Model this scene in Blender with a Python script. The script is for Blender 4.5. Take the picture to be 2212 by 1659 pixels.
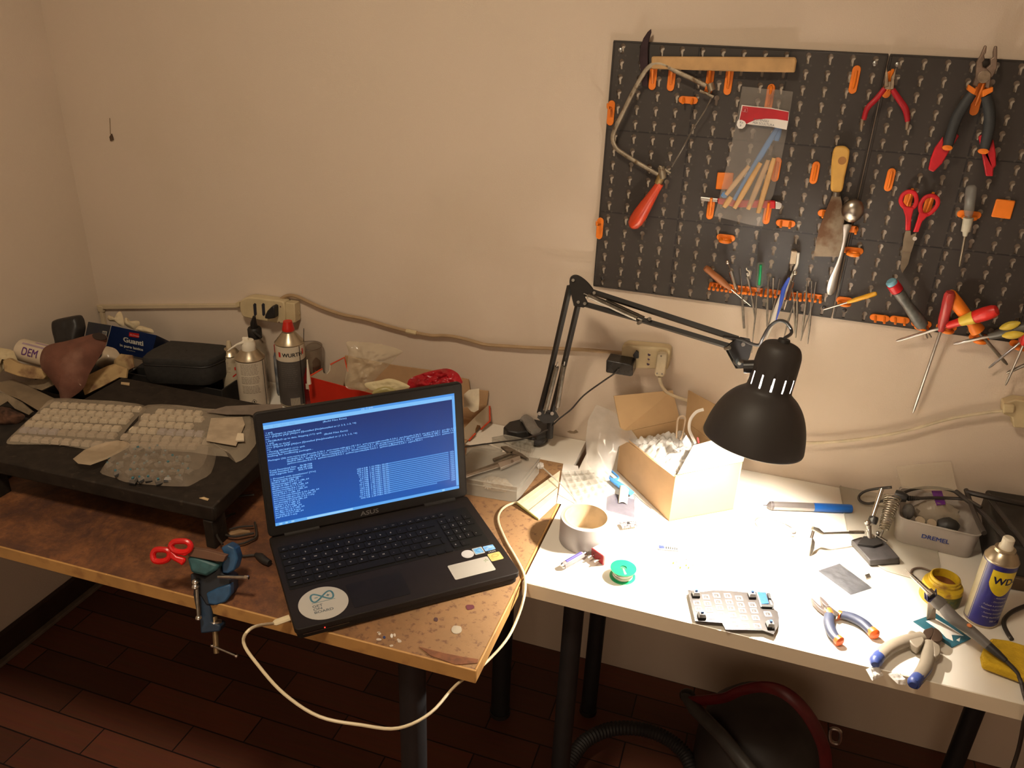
import bpy, bmesh, math, random
from mathutils import Vector, Matrix, noise
random.seed(7)
PI = math.pi
for o in list(bpy.data.objects): bpy.data.objects.remove(o, do_unlink=True)
SC = bpy.context.scene
COL = SC.collection

# ---------------------------------------------------------------- camera
CAM = Vector((0.3374, -1.7942, 1.731)); FPX = 1728.07
_p, _y, _r = -0.4385, 0.3017, 0.0397
_ri = Vector((math.cos(_y), math.sin(_y), 0))
FWD = Vector((-math.sin(_y)*math.cos(_p), math.cos(_y)*math.cos(_p), math.sin(_p)))
_up = _ri.cross(FWD)
RGT = math.cos(_r)*_ri + math.sin(_r)*_up
UPV = -math.sin(_r)*_ri + math.cos(_r)*_up
cam = bpy.data.objects.new('camera', bpy.data.cameras.new('camera')); COL.objects.link(cam)
cam.matrix_world = Matrix(((RGT.x, UPV.x, -FWD.x, CAM.x), (RGT.y, UPV.y, -FWD.y, CAM.y), (RGT.z, UPV.z, -FWD.z, CAM.z), (0, 0, 0, 1)))
cam.data.sensor_width = 36; cam.data.lens = FPX/2212*36; cam.data.clip_start = 0.01
SC.camera = cam
SC.view_settings.view_transform = 'Standard'
try: SC.view_settings.look = 'None'
except Exception: pass
SC.view_settings.exposure = 0.0; SC.view_settings.gamma = 1; SC.view_settings.use_curve_mapping = False
w = bpy.data.worlds.new('world'); SC.world = w; w.use_nodes = True
w.node_tree.nodes['Background'].inputs[0].default_value = (1.0, 0.72, 0.42, 1)
w.node_tree.nodes['Background'].inputs[1].default_value = 0.02

def lamp_area(name, loc, tgt, size, power, color, shape='DISK'):
    l = bpy.data.lights.new(name, 'AREA'); l.shape = shape; l.size = size; l.energy = power; l.color = color
    o = bpy.data.objects.new(name, l); COL.objects.link(o); o.location = loc
    o.rotation_euler = (Vector(tgt)-Vector(loc)).to_track_quat('-Z', 'Y').to_euler(); return o
BULB_EMIT = 3200.0        # the desk lamp's bulb
ROOM_W = 24.0            # the room's ceiling lamp
lamp_area('ceiling_lamp_light', (-0.25, -1.45, 2.60), (-0.25, -1.30, 0.5), 0.30, ROOM_W, (1.0, 0.83, 0.61))
lamp_area('added_fill_light', (0.2, -2.92, 1.25), (0.0, 0.0, 0.75), 1.3, 9.0, (1.0, 0.80, 0.60), 'SQUARE')  # soft fill added behind the camera to brighten the fronts, no real source

# ---------------------------------------------------------------- pixel to place
def ray(a, b): return FWD + RGT*((a-1106)/FPX) - UPV*((b-829.5)/FPX)
def oz(a, b, z):
    d = ray(a, b); return CAM + d*((z-CAM.z)/d.z)
def oy(a, b, y):
    d = ray(a, b); return CAM + d*((y-CAM.y)/d.y)
def ox(a, b, x):
    d = ray(a, b); return CAM + d*((x-CAM.x)/d.x)
def od(a, b, t): return CAM + ray(a, b)*t
TZ = 0.729

# ---------------------------------------------------------------- materials
MATS = {}
def mat(name, col, rough=0.5, metal=0.0, var=0.12, scale=30, bump=0.0, bscale=200, col2=None, spec=0.5, trans=0.0, alpha=1.0, emit=None, estr=0, ior=1.45, coat=0.0, dirt=None):
    if name in MATS: return MATS[name]
    m = bpy.data.materials.new(name); m.use_nodes = True; nt = m.node_tree; N = nt.nodes; L = nt.links
    b = N['Principled BSDF']
    tc = N.new('ShaderNodeTexCoord')
    c2 = col2 or tuple(max(0, c*(1-var*2)) for c in col)
    nz = N.new('ShaderNodeTexNoise'); nz.inputs['Scale'].default_value = scale; nz.inputs['Detail'].default_value = 4
    L.new(tc.outputs['Object'], nz.inputs['Vector'])
    rp = N.new('ShaderNodeValToRGB'); rp.color_ramp.elements[0].position = 0.35; rp.color_ramp.elements[1].position = 0.62
    rp.color_ramp.elements[0].color = (*c2, 1); rp.color_ramp.elements[1].color = (*col, 1)
    L.new(nz.outputs['Fac'], rp.inputs['Fac']); out = rp.outputs['Color']
    if dirt:
        dcol, dscale, dlo, dhi = dirt
        n2 = N.new('ShaderNodeTexNoise'); n2.inputs['Scale'].default_value = dscale; n2.inputs['Detail'].default_value = 8
        L.new(tc.outputs['Object'], n2.inputs['Vector'])
        mr = N.new('ShaderNodeMapRange'); mr.inputs['From Min'].default_value = dlo; mr.inputs['From Max'].default_value = dhi
        L.new(n2.outputs['Fac'], mr.inputs['Value'])
        mx = N.new('ShaderNodeMixRGB'); mx.inputs['Color2'].default_value = (*dcol, 1)
        L.new(mr.outputs['Result'], mx.inputs['Fac']); L.new(out, mx.inputs['Color1']); out = mx.outputs['Color']
    L.new(out, b.inputs['Base Color'])
    b.inputs['Roughness'].default_value = rough; b.inputs['Metallic'].default_value = metal
    b.inputs['Specular IOR Level'].default_value = spec; b.inputs['IOR'].default_value = ior
    b.inputs['Transmission Weight'].default_value = trans; b.inputs['Alpha'].default_value = alpha
    b.inputs['Coat Weight'].default_value = coat
    if emit: b.inputs['Emission Color'].default_value = (*emit, 1); b.inputs['Emission Strength'].default_value = estr
    if bump:
        bn = N.new('ShaderNodeTexNoise'); bn.inputs['Scale'].default_value = bscale; bn.inputs['Detail'].default_value = 3
        L.new(tc.outputs['Object'], bn.inputs['Vector'])
        bp = N.new('ShaderNodeBump'); bp.inputs['Strength'].default_value = bump; bp.inputs['Distance'].default_value = 0.002
        L.new(bn.outputs['Fac'], bp.inputs['Height']); L.new(bp.outputs['Normal'], b.inputs['Normal'])
    MATS[name] = m; return m
def clear(name, col, alpha=0.3, rough=0.15, bump=0.3, bscale=60):
    """thin clear plastic film: part see-through, part glossy and milky"""
    return mat(name, col, rough, 0, 0.05, 40, bump, bscale, alpha=alpha)

# ---------------------------------------------------------------- mesh building
def orth(ax):
    ax = Vector(ax).normalized(); t = Vector((0, 0, 1)) if abs(ax.z) < 0.9 else Vector((1, 0, 0))
    u = ax.cross(t).normalized(); return ax, u, ax.cross(u).normalized()
def crom(pts, n=6, closed=False):
    P = [Vector(p) for p in pts]; m = len(P); out = []
    if m < 3: return P
    for i in range(m if closed else m-1):
        if closed: a, b, c, d = P[(i-1) % m], P[i], P[(i+1) % m], P[(i+2) % m]
        else: a, b, c, d = P[max(i-1, 0)], P[i], P[i+1], P[min(i+2, m-1)]
        for k in range(n):
            t = k/n
            out.append(0.5*((2*b)+(c-a)*t+(2*a-5*b+4*c-d)*t*t+(3*b-3*c+d-a)*t**3))
    if not closed: out.append(P[-1])
    return out
class MB:
    def __init__(s): s.bm = bmesh.new()
    def quadgrid(s, rows, cu=False, cap=False):
        V = [[s.bm.verts.new(p) for p in r] for r in rows]; n = len(V[0])
        for i in range(len(V)-1):
            for j in range(n if cu else n-1):
                try: s.bm.faces.new((V[i][j], V[i][(j+1) % n], V[i+1][(j+1) % n], V[i+1][j]))
                except ValueError: pass
        if cap:
            for r in (V[0], V[-1]):
                try: s.bm.faces.new(r)
                except ValueError: pass
        return s
    def box(s, c, size, M=None):
        hx, hy, hz = size[0]/2, size[1]/2, size[2]/2; c = Vector(c)
        v = [Vector((x, y, z)) for x in (-hx, hx) for y in (-hy, hy) for z in (-hz, hz)]
        v = [s.bm.verts.new((M @ (p+c)) if M else p+c) for p in v]
        for f in ((0, 1, 3, 2), (4, 6, 7, 5), (0, 4, 5, 1), (2, 3, 7, 6), (0, 2, 6, 4), (1, 5, 7, 3)): s.bm.faces.new([v[i] for i in f])
        return s
    def hexa(s, bot, top):
        """eight corners: bottom loop, top loop"""
        a = [s.bm.verts.new(p) for p in bot]; b = [s.bm.verts.new(p) for p in top]; n = len(a)
        s.bm.faces.new(a[::-1]); s.bm.faces.new(b)
        for i in range(n): s.bm.faces.new((a[i], a[(i+1) % n], b[(i+1) % n], b[i]))
        return s
    def prism(s, pts, vec):
        vec = Vector(vec); return s.hexa([Vector(p) for p in pts], [Vector(p)+vec for p in pts])
    def cyl(s, p0, p1, r0, r1=None, seg=20, cap=True):
        r1 = r0 if r1 is None else r1; p0 = Vector(p0); p1 = Vector(p1); ax, u, v = orth(p1-p0)
        rows = [[p+(u*math.cos(2*PI*k/seg)+v*math.sin(2*PI*k/seg))*r for k in range(seg)] for p, r in ((p0, r0), (p1, r1))]
        return s.quadgrid(rows, True, cap)
    def lathe(s, prof, o=(0, 0, 0), ax=(0, 0, 1), seg=32, cap=True, sq=1.0):
        o = Vector(o); ax, u, v = orth(ax)
        rows = [[o+ax*h+(u*math.cos(2*PI*k/seg)+v*math.sin(2*PI*k/seg)*sq)*max(r, 1e-5) for k in range(seg)] for r, h in prof]
        return s.quadgrid(rows, True, cap)
    def tube(s, pts, r, seg=8, closed=False, flat=None, up=None, cap=True):
        """r: number or list; flat: second radius factor along 'up'"""
        P = [Vector(p) for p in pts]; n = len(P); rows = []; prev = None
        for i, p in enumerate(P):
            if closed: t = P[(i+1) % n]-P[(i-1) % n]
            else: t = P[min(i+1, n-1)]-P[max(i-1, 0)]
            if t.length < 1e-9: t = Vector((0, 0, 1))
            t.normalize()
            if up is not None: u = Vector(up)-t*t.dot(Vector(up))
            elif prev is None: u = orth(t)[1]
            else: u = prev-t*t.dot(prev)
            if u.length < 1e-6: u = orth(t)[1]
            u.normalize(); prev = u; v = t.cross(u)
            rr = r[i] if isinstance(r, (list, tuple)) else r
            fu = flat if flat else 1.0
            rows.append([p+u*math.cos(2*PI*k/seg)*rr*fu+v*math.sin(2*PI*k/seg)*rr for k in range(seg)])
        if closed: rows.append(rows[0]); cap = False
        return s.quadgrid(rows, True, cap)
    def ball(s, c, r, seg=16):
        r = (r, r, r) if isinstance(r, (int, float)) else r; c = Vector(c)
        rows = []
        for i in range(seg//2+1):
            a = PI*i/(seg//2)
            rows.append([c+Vector((math.cos(2*PI*k/seg)*math.sin(a)*r[0], math.sin(2*PI*k/seg)*math.sin(a)*r[1], math.cos(a)*r[2])) for k in range(seg)])
        return s.quadgrid(rows, True)
    def sheet(s, fn, nu=12, nv=12):
        return s.quadgrid([[fn(i/nu, j/nv) for j in range(nv+1)] for i in range(nu+1)])
    def build(s, name, m, parent=None, smooth=True, bev=0.0, seg=2, solid=0.0, sub=0, ang=35, label=None):
        bm = s.bm
        bmesh.ops.remove_doubles(bm, verts=bm.verts, dist=1e-6)
        bmesh.ops.recalc_face_normals(bm, faces=bm.faces)
        if parent is not None and parent.name in MI: bm.transform(MI[parent.name])
        me = bpy.data.meshes.new(name); bm.to_mesh(me); bm.free()
        ms = m if isinstance(m, (list, tuple)) else [m]
        for k in ms: me.materials.append(k)
        o = bpy.data.objects.new(name, me); COL.objects.link(o)
        if smooth and len(me.polygons):
            me.polygons.foreach_set('use_smooth', [True]*len(me.polygons))
            try: me.set_sharp_from_angle(angle=math.radians(ang))
            except Exception: pass
        if solid:
            md = o.modifiers.new('s', 'SOLIDIFY'); md.thickness = solid; md.offset = 0
        if bev:
            md = o.modifiers.new('b', 'BEVEL'); md.width = bev; md.segments = seg; md.limit_method = 'ANGLE'; md.angle_limit = math.radians(40)
        if sub:
            md = o.modifiers.new('u', 'SUBSURF'); md.levels = sub; md.render_levels = sub
        if parent is not None:
            o.parent = parent
            if parent.name in MI: MI[o.name] = MI[parent.name]
        if label: o['label'] = label
        return o
MI = {}
def thing(name, label, cat, loc, group=None, rz=0.0):
    o = bpy.data.objects.new(name, None); COL.objects.link(o); o.empty_display_size = 0.02
    M = Matrix.Translation(Vector(loc)) @ Matrix.Rotation(rz, 4, 'Z')
    o.location = Vector(loc); o.rotation_euler = (0, 0, rz)
    MI[o.name] = M.inverted()
    o['label'] = label; o['category'] = cat
    if group: o['group'] = group
    return o
def tag(o, label, cat, group=None, kind=None):
    o['label'] = label; o['category'] = cat
    if group: o['group'] = group
    if kind: o['kind'] = kind
    return o
def local(t): MI[t.name] = Matrix.Identity(4); return t
def struct(o, label=None): 
    o['kind'] = 'structure'
    if label: o['label'] = label
    return o
def copy_thing(root, loc, rot=None, label=None, group=None):
    r = root.copy(); COL.objects.link(r); r.location = loc
    if rot is not None: r.rotation_euler = rot
    if label: r['label'] = label
    if group: r['group'] = group
    for ch in [c for c in ALLCH(root)]:
        c = ch.copy(); COL.objects.link(c); c.parent = r
        for g in ALLCH(ch):
            d = g.copy(); COL.objects.link(d); d.parent = c
    return r
def ALLCH(o): return [c for c in bpy.data.objects if c.parent == o]
def text(name, s, size, M, m, parent, ext=0.0, align='LEFT', wrap=None, bold=0.0, sx=1.0, space=1.0):
    """lettering as a thin mesh; M maps local x-right y-up plane to the surface"""
    cu = bpy.data.curves.new(name, 'FONT'); cu.body = s; cu.size = size; cu.align_x = align; cu.extrude = ext; cu.space_line = space
    cu.resolution_u = 3
    to = bpy.data.objects.new(name+'_tmp', cu); COL.objects.link(to)
    dg = bpy.context.evaluated_depsgraph_get()
    me = bpy.data.meshes.new_from_object(to.evaluated_get(dg)); bpy.data.objects.remove(to, do_unlink=True); bpy.data.curves.remove(cu)
    if bold > 0:
        # heavier strokes: the same letters laid a hair apart
        b2 = bmesh.new()
        for ox_, oy_ in ((0, 0), (bold*1.6, 0), (0, bold*1.2), (bold*1.6, bold*1.2)):
            m2 = me.copy(); m2.transform(Matrix.Translation((ox_, oy_, (ox_+oy_)*0.02))); b2.from_mesh(m2); bpy.data.meshes.remove(m2)
        b2.to_mesh(me); b2.free()
    if wrap and size > 0.011:
        b2 = bmesh.new(); b2.from_mesh(me)
        bmesh.ops.triangulate(b2, faces=b2.faces)
        for _ in range(4):
            es = [e for e in b2.edges if e.calc_length() > size*0.12]
            if es: bmesh.ops.subdivide_edges(b2, edges=es, cuts=1); bmesh.ops.triangulate(b2, faces=b2.faces)
        b2.to_mesh(me); b2.free()
    for v in me.vertices:
        p = v.co.copy(); p.x *= sx
        v.co = wrap(p) if wrap else M @ p
    if parent is not None and parent.name in MI: me.transform(MI[parent.name])
    me.name = name; me.materials.clear(); me.materials.append(m)
    o = bpy.data.objects.new(name, me); COL.objects.link(o)
    if parent is not None:
        o.parent = parent
        if parent.name in MI: MI[o.name] = MI[parent.name]
    return o
def frame(o, x, y):
    x = Vector(x).normalized(); y = Vector(y); z = x.cross(y).normalized(); y = z.cross(x)
    return Matrix(((x.x, y.x, z.x, o[0]), (x.y, y.y, z.y, o[1]), (x.z, y.z, z.z, o[2]), (0, 0, 0, 1)))
def dpoly(px, z): return [oz(a, b, z) for a, b in px]
def wpoly(px, d): return [oy(a, b, -d) for a, b in px]
def dprism(px, z0, z1, mb=None):
    mb = mb or MB(); return mb.prism(dpoly(px, z1), (0, 0, z0-z1))
def wprism(px, d0, d1, mb=None):
    mb = mb or MB(); return mb.prism(wpoly(px, d1), (0, d1-d0, 0))
# ---------------------------------------------------------------- materials used widely
M_WALL = mat('wall_paint', (0.62, 0.51, 0.405), 0.85, var=0.015, scale=3, bump=0.25, bscale=420, dirt=((0.52, 0.42, 0.30), 1.7, 0.52, 1.0))
M_CEIL = mat('ceiling_paint', (0.70, 0.66, 0.58), 0.9, var=0.01)
M_BLACK = mat('black_plastic', (0.018, 0.016, 0.015), 0.45, var=0.1)
M_BLACKM = mat('black_enamel', (0.02, 0.018, 0.017), 0.35, var=0.05, spec=0.5)
M_LEG = mat('black_leg_paint', (0.012, 0.012, 0.013), 0.5, var=0.08)
M_WHITE = mat('white_melamine', (0.80, 0.75, 0.66), 0.35, var=0.01, scale=5)
M_WEDGE = mat('cream_desk_edge', (0.70, 0.60, 0.45), 0.45, var=0.03, scale=8)
M_STEEL = mat('steel', (0.55, 0.52, 0.48), 0.28, 1.0, var=0.1, scale=60)
M_DSTEEL = mat('dull_steel', (0.30, 0.27, 0.23), 0.42, 1.0, var=0.15, scale=90)
M_CHROME = mat('chrome', (0.75, 0.72, 0.68), 0.15, 1.0, var=0.05)
M_ORANGE = mat('orange_plastic', (0.80, 0.20, 0.015), 0.45, var=0.05)
M_RED = mat('red_plastic', (0.55, 0.02, 0.015), 0.35, var=0.06)
M_WPLAST = mat('white_plastic', (0.72, 0.66, 0.54), 0.4, var=0.03)
M_CREAM = mat('aged_cream_plastic', (0.55, 0.44, 0.26), 0.45, var=0.06)
M_KRAFT = mat('brown_cardboard', (0.46, 0.29, 0.15), 0.85, var=0.05, scale=25, bump=0.15, bscale=90)
M_WOOD = mat('pale_wood', (0.55, 0.33, 0.14), 0.55, var=0.12, scale=25)
M_PAPER = mat('white_paper', (0.80, 0.76, 0.70), 0.8, var=0.02)

# ---------------------------------------------------------------- room
XL, XR, YF, YB, ZC = -1.537, 2.0, -3.0, 0.0, 2.72
def wood_floor():
    m = bpy.data.materials.new('parquet'); m.use_nodes = True; N = m.node_tree.nodes; L = m.node_tree.links; b = N['Principled BSDF']
    tc = N.new('ShaderNodeTexCoord')
    br = N.new('ShaderNodeTexBrick'); br.offset = 0.42; br.offset_frequency = 2; br.inputs['Scale'].default_value = 1.0
    br.inputs['Brick Width'].default_value = 0.36; br.inputs['Row Height'].default_value = 0.085; br.inputs['Mortar Size'].default_value = 0.0022
    br.inputs['Mortar Smooth'].default_value = 0.3; br.inputs['Bias'].default_value = 0.1
    br.inputs['Color1'].default_value = (0.17, 0.052, 0.028, 1); br.inputs['Color2'].default_value = (0.085, 0.028, 0.016, 1); br.inputs['Mortar'].default_value = (0.012, 0.005, 0.004, 1)
    L.new(tc.outputs['Object'], br.inputs['Vector'])
    mp = N.new('ShaderNodeMapping'); mp.inputs['Scale'].default_value = (4, 60, 1); L.new(tc.outputs['Object'], mp.inputs['Vector'])
    nz = N.new('ShaderNodeTexNoise'); nz.inputs['Scale'].default_value = 2; nz.inputs['Detail'].default_value = 6; L.new(mp.outputs['Vector'], nz.inputs['Vector'])
    mx = N.new('ShaderNodeMixRGB'); mx.blend_type = 'MULTIPLY'; mx.inputs['Fac'].default_value = 0.55
    L.new(br.outputs['Color'], mx.inputs['Color1']); L.new(nz.outputs['Color'], mx.inputs['Color2'])
    hs = N.new('ShaderNodeMixRGB'); hs.blend_type = 'ADD'; hs.inputs['Fac'].default_value = 0.25; L.new(mx.outputs['Color'], hs.inputs['Color1']); L.new(br.outputs['Color'], hs.inputs['Color2'])
    L.new(hs.outputs['Color'], b.inputs['Base Color']); b.inputs['Roughness'].default_value = 0.5
    bp = N.new('ShaderNodeBump'); bp.inputs['Strength'].default_value = 0.3; bp.inputs['Distance'].default_value = 0.002
    inv = N.new('ShaderNodeMath'); inv.operation = 'SUBTRACT'; inv.inputs[0].default_value = 1.0; L.new(br.outputs['Fac'], inv.inputs[1])
    L.new(inv.outputs[0], bp.inputs['Height']); L.new(bp.outputs['Normal'], b.inputs['Normal'])
    return m
M_FLOOR = wood_floor()
T = 0.12
struct(MB().box(((XL+XR)/2, (YF+YB)/2, -T/2), (XR-XL+2*T, YB-YF+2*T, T)).build('floor', M_FLOOR), 'dark red-brown parquet floor')
struct(MB().box(((XL+XR)/2, (YF+YB)/2, ZC+T/2), (XR-XL+2*T, YB-YF+2*T, T)).build('ceiling', M_CEIL), 'plain pale ceiling')
struct(MB().box(((XL+XR)/2, YB+T/2, ZC/2), (XR-XL+2*T, T, ZC)).build('wall_back', M_WALL), 'cream plaster wall behind the desks')
struct(MB().box((XL-T/2, (YF+YB)/2, ZC/2), (T, YB-YF, ZC)).build('wall_left', M_WALL), 'cream plaster side wall')
struct(MB().box((XR+T/2, (YF+YB)/2, ZC/2), (T, YB-YF, ZC)).build('wall_right', M_WALL))
struct(MB().box(((XL+XR)/2, YF-T/2, ZC/2), (XR-XL+2*T, T, ZC)).build('wall_front', M_WALL))
M_BASE = mat('dark_baseboard', (0.035, 0.018, 0.012), 0.5, var=0.1)
struct(MB().box((XL+0.008, (YF+YB)/2, 0.04), (0.016, YB-YF, 0.08)).build('baseboard_left', M_BASE, bev=0.003), 'dark brown skirting board')
struct(MB().box((XL+0.026, (YF+YB)/2, 0.006), (0.018, YB-YF, 0.012)).build('trim_1', mat('grey_trim', (0.16, 0.12, 0.09), 0.6), bev=0.002), 'pale narrow strip along the foot of the side wall')
# ceiling lamp body
t = thing('ceiling_lamp', 'round ceiling lamp behind the camera', 'lamp', (-0.25, -1.45, ZC))
MB().lathe([(0.0, ZC), (0.17, ZC), (0.17, ZC-0.03), (0.16, ZC-0.035), (0.0, ZC-0.035)], (-0.25, -1.45, 0)).build('lamp_base', M_WPLAST, t)
# ---------------------------------------------------------------- old wooden table
def worn_top():
    m = bpy.data.materials.new('worn_fibreboard'); m.use_nodes = True; N = m.node_tree.nodes; L = m.node_tree.links; b = N['Principled BSDF']
    tc = N.new('ShaderNodeTexCoord')
    def nz(sc, det, rough=0.6, dist=0.0, off=0):
        mp = N.new('ShaderNodeMapping'); mp.inputs['Location'].default_value = (off, off*2, 0); L.new(tc.outputs['Object'], mp.inputs['Vector'])
        n = N.new('ShaderNodeTexNoise'); n.inputs['Scale'].default_value = sc; n.inputs['Detail'].default_value = det; n.inputs['Roughness'].default_value = rough; n.inputs['Distortion'].default_value = dist
        L.new(mp.outputs['Vector'], n.inputs['Vector']); return n.outputs['Fac']
    def ramp(f, lo, hi, c0, c1):
        r = N.new('ShaderNodeValToRGB'); r.color_ramp.elements[0].position = lo; r.color_ramp.elements[1].position = hi
        r.color_ramp.elements[0].color = (*c0, 1); r.color_ramp.elements[1].color = (*c1, 1); L.new(f, r.inputs['Fac']); return r.outputs['Color']
    def mix(a, bcol, f, blend='MIX'):
        x = N.new('ShaderNodeMixRGB'); x.blend_type = blend; L.new(f, x.inputs['Fac']); L.new(a, x.inputs['Color1'])
        if isinstance(bcol, tuple): x.inputs['Color2'].default_value = (*bcol, 1)
        else: L.new(bcol, x.inputs['Color2'])
        return x.outputs['Color']
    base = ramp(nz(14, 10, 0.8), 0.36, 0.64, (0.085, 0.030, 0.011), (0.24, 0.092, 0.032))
    # lamp light painted paler by the white desk; stains plus painted shade toward stand
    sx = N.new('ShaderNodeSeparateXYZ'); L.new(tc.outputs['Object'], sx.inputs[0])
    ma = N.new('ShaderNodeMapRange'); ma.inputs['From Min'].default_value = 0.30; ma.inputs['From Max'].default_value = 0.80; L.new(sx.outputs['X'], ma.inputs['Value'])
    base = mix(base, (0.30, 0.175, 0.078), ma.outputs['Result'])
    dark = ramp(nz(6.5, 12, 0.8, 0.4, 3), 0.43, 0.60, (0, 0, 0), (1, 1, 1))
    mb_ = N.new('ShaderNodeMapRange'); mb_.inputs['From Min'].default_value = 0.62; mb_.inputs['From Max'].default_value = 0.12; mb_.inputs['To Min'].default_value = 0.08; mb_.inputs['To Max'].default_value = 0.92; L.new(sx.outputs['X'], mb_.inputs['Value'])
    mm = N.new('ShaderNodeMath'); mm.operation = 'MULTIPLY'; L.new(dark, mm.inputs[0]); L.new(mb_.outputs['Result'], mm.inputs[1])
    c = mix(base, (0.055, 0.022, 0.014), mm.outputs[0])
    sp = ramp(nz(70, 6, 0.7, 0, 7), 0.54, 0.62, (0, 0, 0), (0.6, 0.6, 0.6)); c = mix(c, (0.08, 0.03, 0.02), sp)
    sp2 = ramp(nz(38, 9, 0.8, 1.5, 11), 0.64, 0.74, (0, 0, 0), (0.6, 0.6, 0.6)); c = mix(c, (0.45, 0.26, 0.14), sp2)
    L.new(c, b.inputs['Base Color']); b.inputs['Roughness'].default_value = 0.62
    bp = N.new('ShaderNodeBump'); bp.inputs['Strength'].default_value = 0.35; bp.inputs['Distance'].default_value = 0.002; L.new(nz(60, 6), bp.inputs['Height']); L.new(bp.outputs['Normal'], b.inputs['Normal'])
    return m
OFx = lambda x: -0.8515+0.018*x       # the front line of the old table
OX0 = -1.50
tbl = thing('work_table', 'old worn brown wooden work table on black legs, left of the white desk', 'table', (-0.75, -0.45, 0))
gap = 0.0015
FR = [oz(1028, 1451, TZ), oz(0, 1182, TZ)]
fy = lambda x: FR[0].y+(x-FR[0].x)*(FR[1].y-FR[0].y)/(FR[1].x-FR[0].x)
xr_front = FR[0].x
BK = -0.141
xr_back = -0.001
xr = lambda y: xr_front+(y-FR[0].y)*(xr_back-xr_front)/(BK-FR[0].y)
def quadp(x0, x1f, y0f, yb, z): return [Vector((x0, fy(x0)+y0f, z)), Vector((x1f(fy(xr_front)), fy(xr_front)+y0f, z)), Vector((x1f(yb), yb, z)), Vector((x0, yb, z))]
eb = 0.004
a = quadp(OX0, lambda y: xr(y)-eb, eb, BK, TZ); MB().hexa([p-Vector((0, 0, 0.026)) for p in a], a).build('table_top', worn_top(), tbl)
M_EDGE = mat('yellow_wood_edging', (0.48, 0.26, 0.085), 0.5, var=0.1, scale=14, dirt=((0.25, 0.11, 0.04), 22, 0.55, 0.75))
m = MB()
p0 = Vector((OX0, fy(OX0), 0)); p1 = Vector((xr_front, fy(xr_front), 0)); zt = TZ+0.0006; zb = TZ-0.027
m.hexa([p0+Vector((0, 0, zb)), p1+Vector((0, 0, zb)), p1+Vector((0, eb, zb)), p0+Vector((0, eb, zb))], [p0+Vector((0, 0, zt)), p1+Vector((0, 0, zt)), p1+Vector((0, eb, zt)), p0+Vector((0, eb, zt))])
m.build('front_edging', M_EDGE, tbl, bev=0.0012)
q0 = Vector((xr_front, fy(xr_front)+eb, 0)); q1 = Vector((xr_back, BK, 0)); m = MB()
m.hexa([v+Vector((0, 0, zb)) for v in (q0-Vector((eb, 0, 0)), q0, q1, q1-Vector((eb, 0, 0)))], [v+Vector((0, 0, zt)) for v in (q0-Vector((eb, 0, 0)), q0, q1, q1-Vector((eb, 0, 0)))])
m.build('side_edging', M_EDGE, tbl, bev=0.0012)
m = MB()   # recessed strip just inside the front edge, gouged
c0 = oz(350, 1252, TZ); c1 = oz(1005, 1443, TZ)
# splintered corner groove
tri = dpoly([(905, 1398), (960, 1412), (1000, 1420), (1033, 1425), (1031, 1433), (985, 1437), (930, 1417)], TZ+0.0004)
m.prism(tri, (0, 0, 0.0012)); m.build('splintered_corner', mat('gouged_wood', (0.20, 0.075, 0.03), 0.8, var=0.2, scale=80), tbl)
def leg(p, name, parent, r=0.02, top=TZ-0.026, foot=True):
    m = MB(); m.cyl((p[0], p[1], 0.012), (p[0], p[1], top-0.004), r, seg=24); m.cyl((p[0], p[1], top-0.006), (p[0], p[1], top), r*1.9, seg=24)
    l = m.build(name, M_LEG, parent)
    MB().cyl((p[0], p[1], 0), (p[0], p[1], 0.014), r*1.12, seg=24).build('foot', M_BLACK, l if False else parent)
    return l
for p in (Vector((-0.14, -0.80, 0)), oz(1080, 1540, 0), Vector((-1.05, -0.16, 0)), Vector((-1.43, -0.80, 0))):
    leg(p, 'leg', tbl, 0.025 if p.x > -0.5 else 0.022)
# paint splashes on the table
def blob(px, col, z=TZ, n=None, r=None, h=0.0009):
    m = MB(); m.prism(crom([oz(a, b, z+h) for a, b in px], 4, True), (0, 0, -h*0.9)); return m.build('paint_splash', mat('paint_%.2f_%.2f' % (col[0], col[2]), col, 0.6), tbl)
def disc_px(cx, cy, rx, ry, n=9, jit=0.25):
    return [(cx+math.cos(2*PI*k/n)*rx*(1+random.uniform(-jit, jit)), cy+math.sin(2*PI*k/n)*ry*(1+random.uniform(-jit, jit))) for k in range(n)]
blob(disc_px(986, 1360, 12, 9, jit=0.1), (0.42, 0.36, 0.27))
blob(disc_px(982, 1422, 12, 8), (0.06, 0.05, 0.06)); blob(disc_px(1015, 1311, 9, 6), (0.12, 0.03, 0.04)); blob(disc_px(942, 1338, 5, 4), (0.08, 0.04, 0.04))
for k in range(7): blob(disc_px(random.uniform(800, 870), random.uniform(1350, 1395), random.uniform(2, 5), random.uniform(1.5, 3.5)), (0.62, 0.52, 0.42))
blob(disc_px(830, 1376, 3, 2.5), (0.02, 0.04, 0.15)); blob(disc_px(846, 1373, 3, 4), (0.75, 0.72, 0.66))
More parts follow.
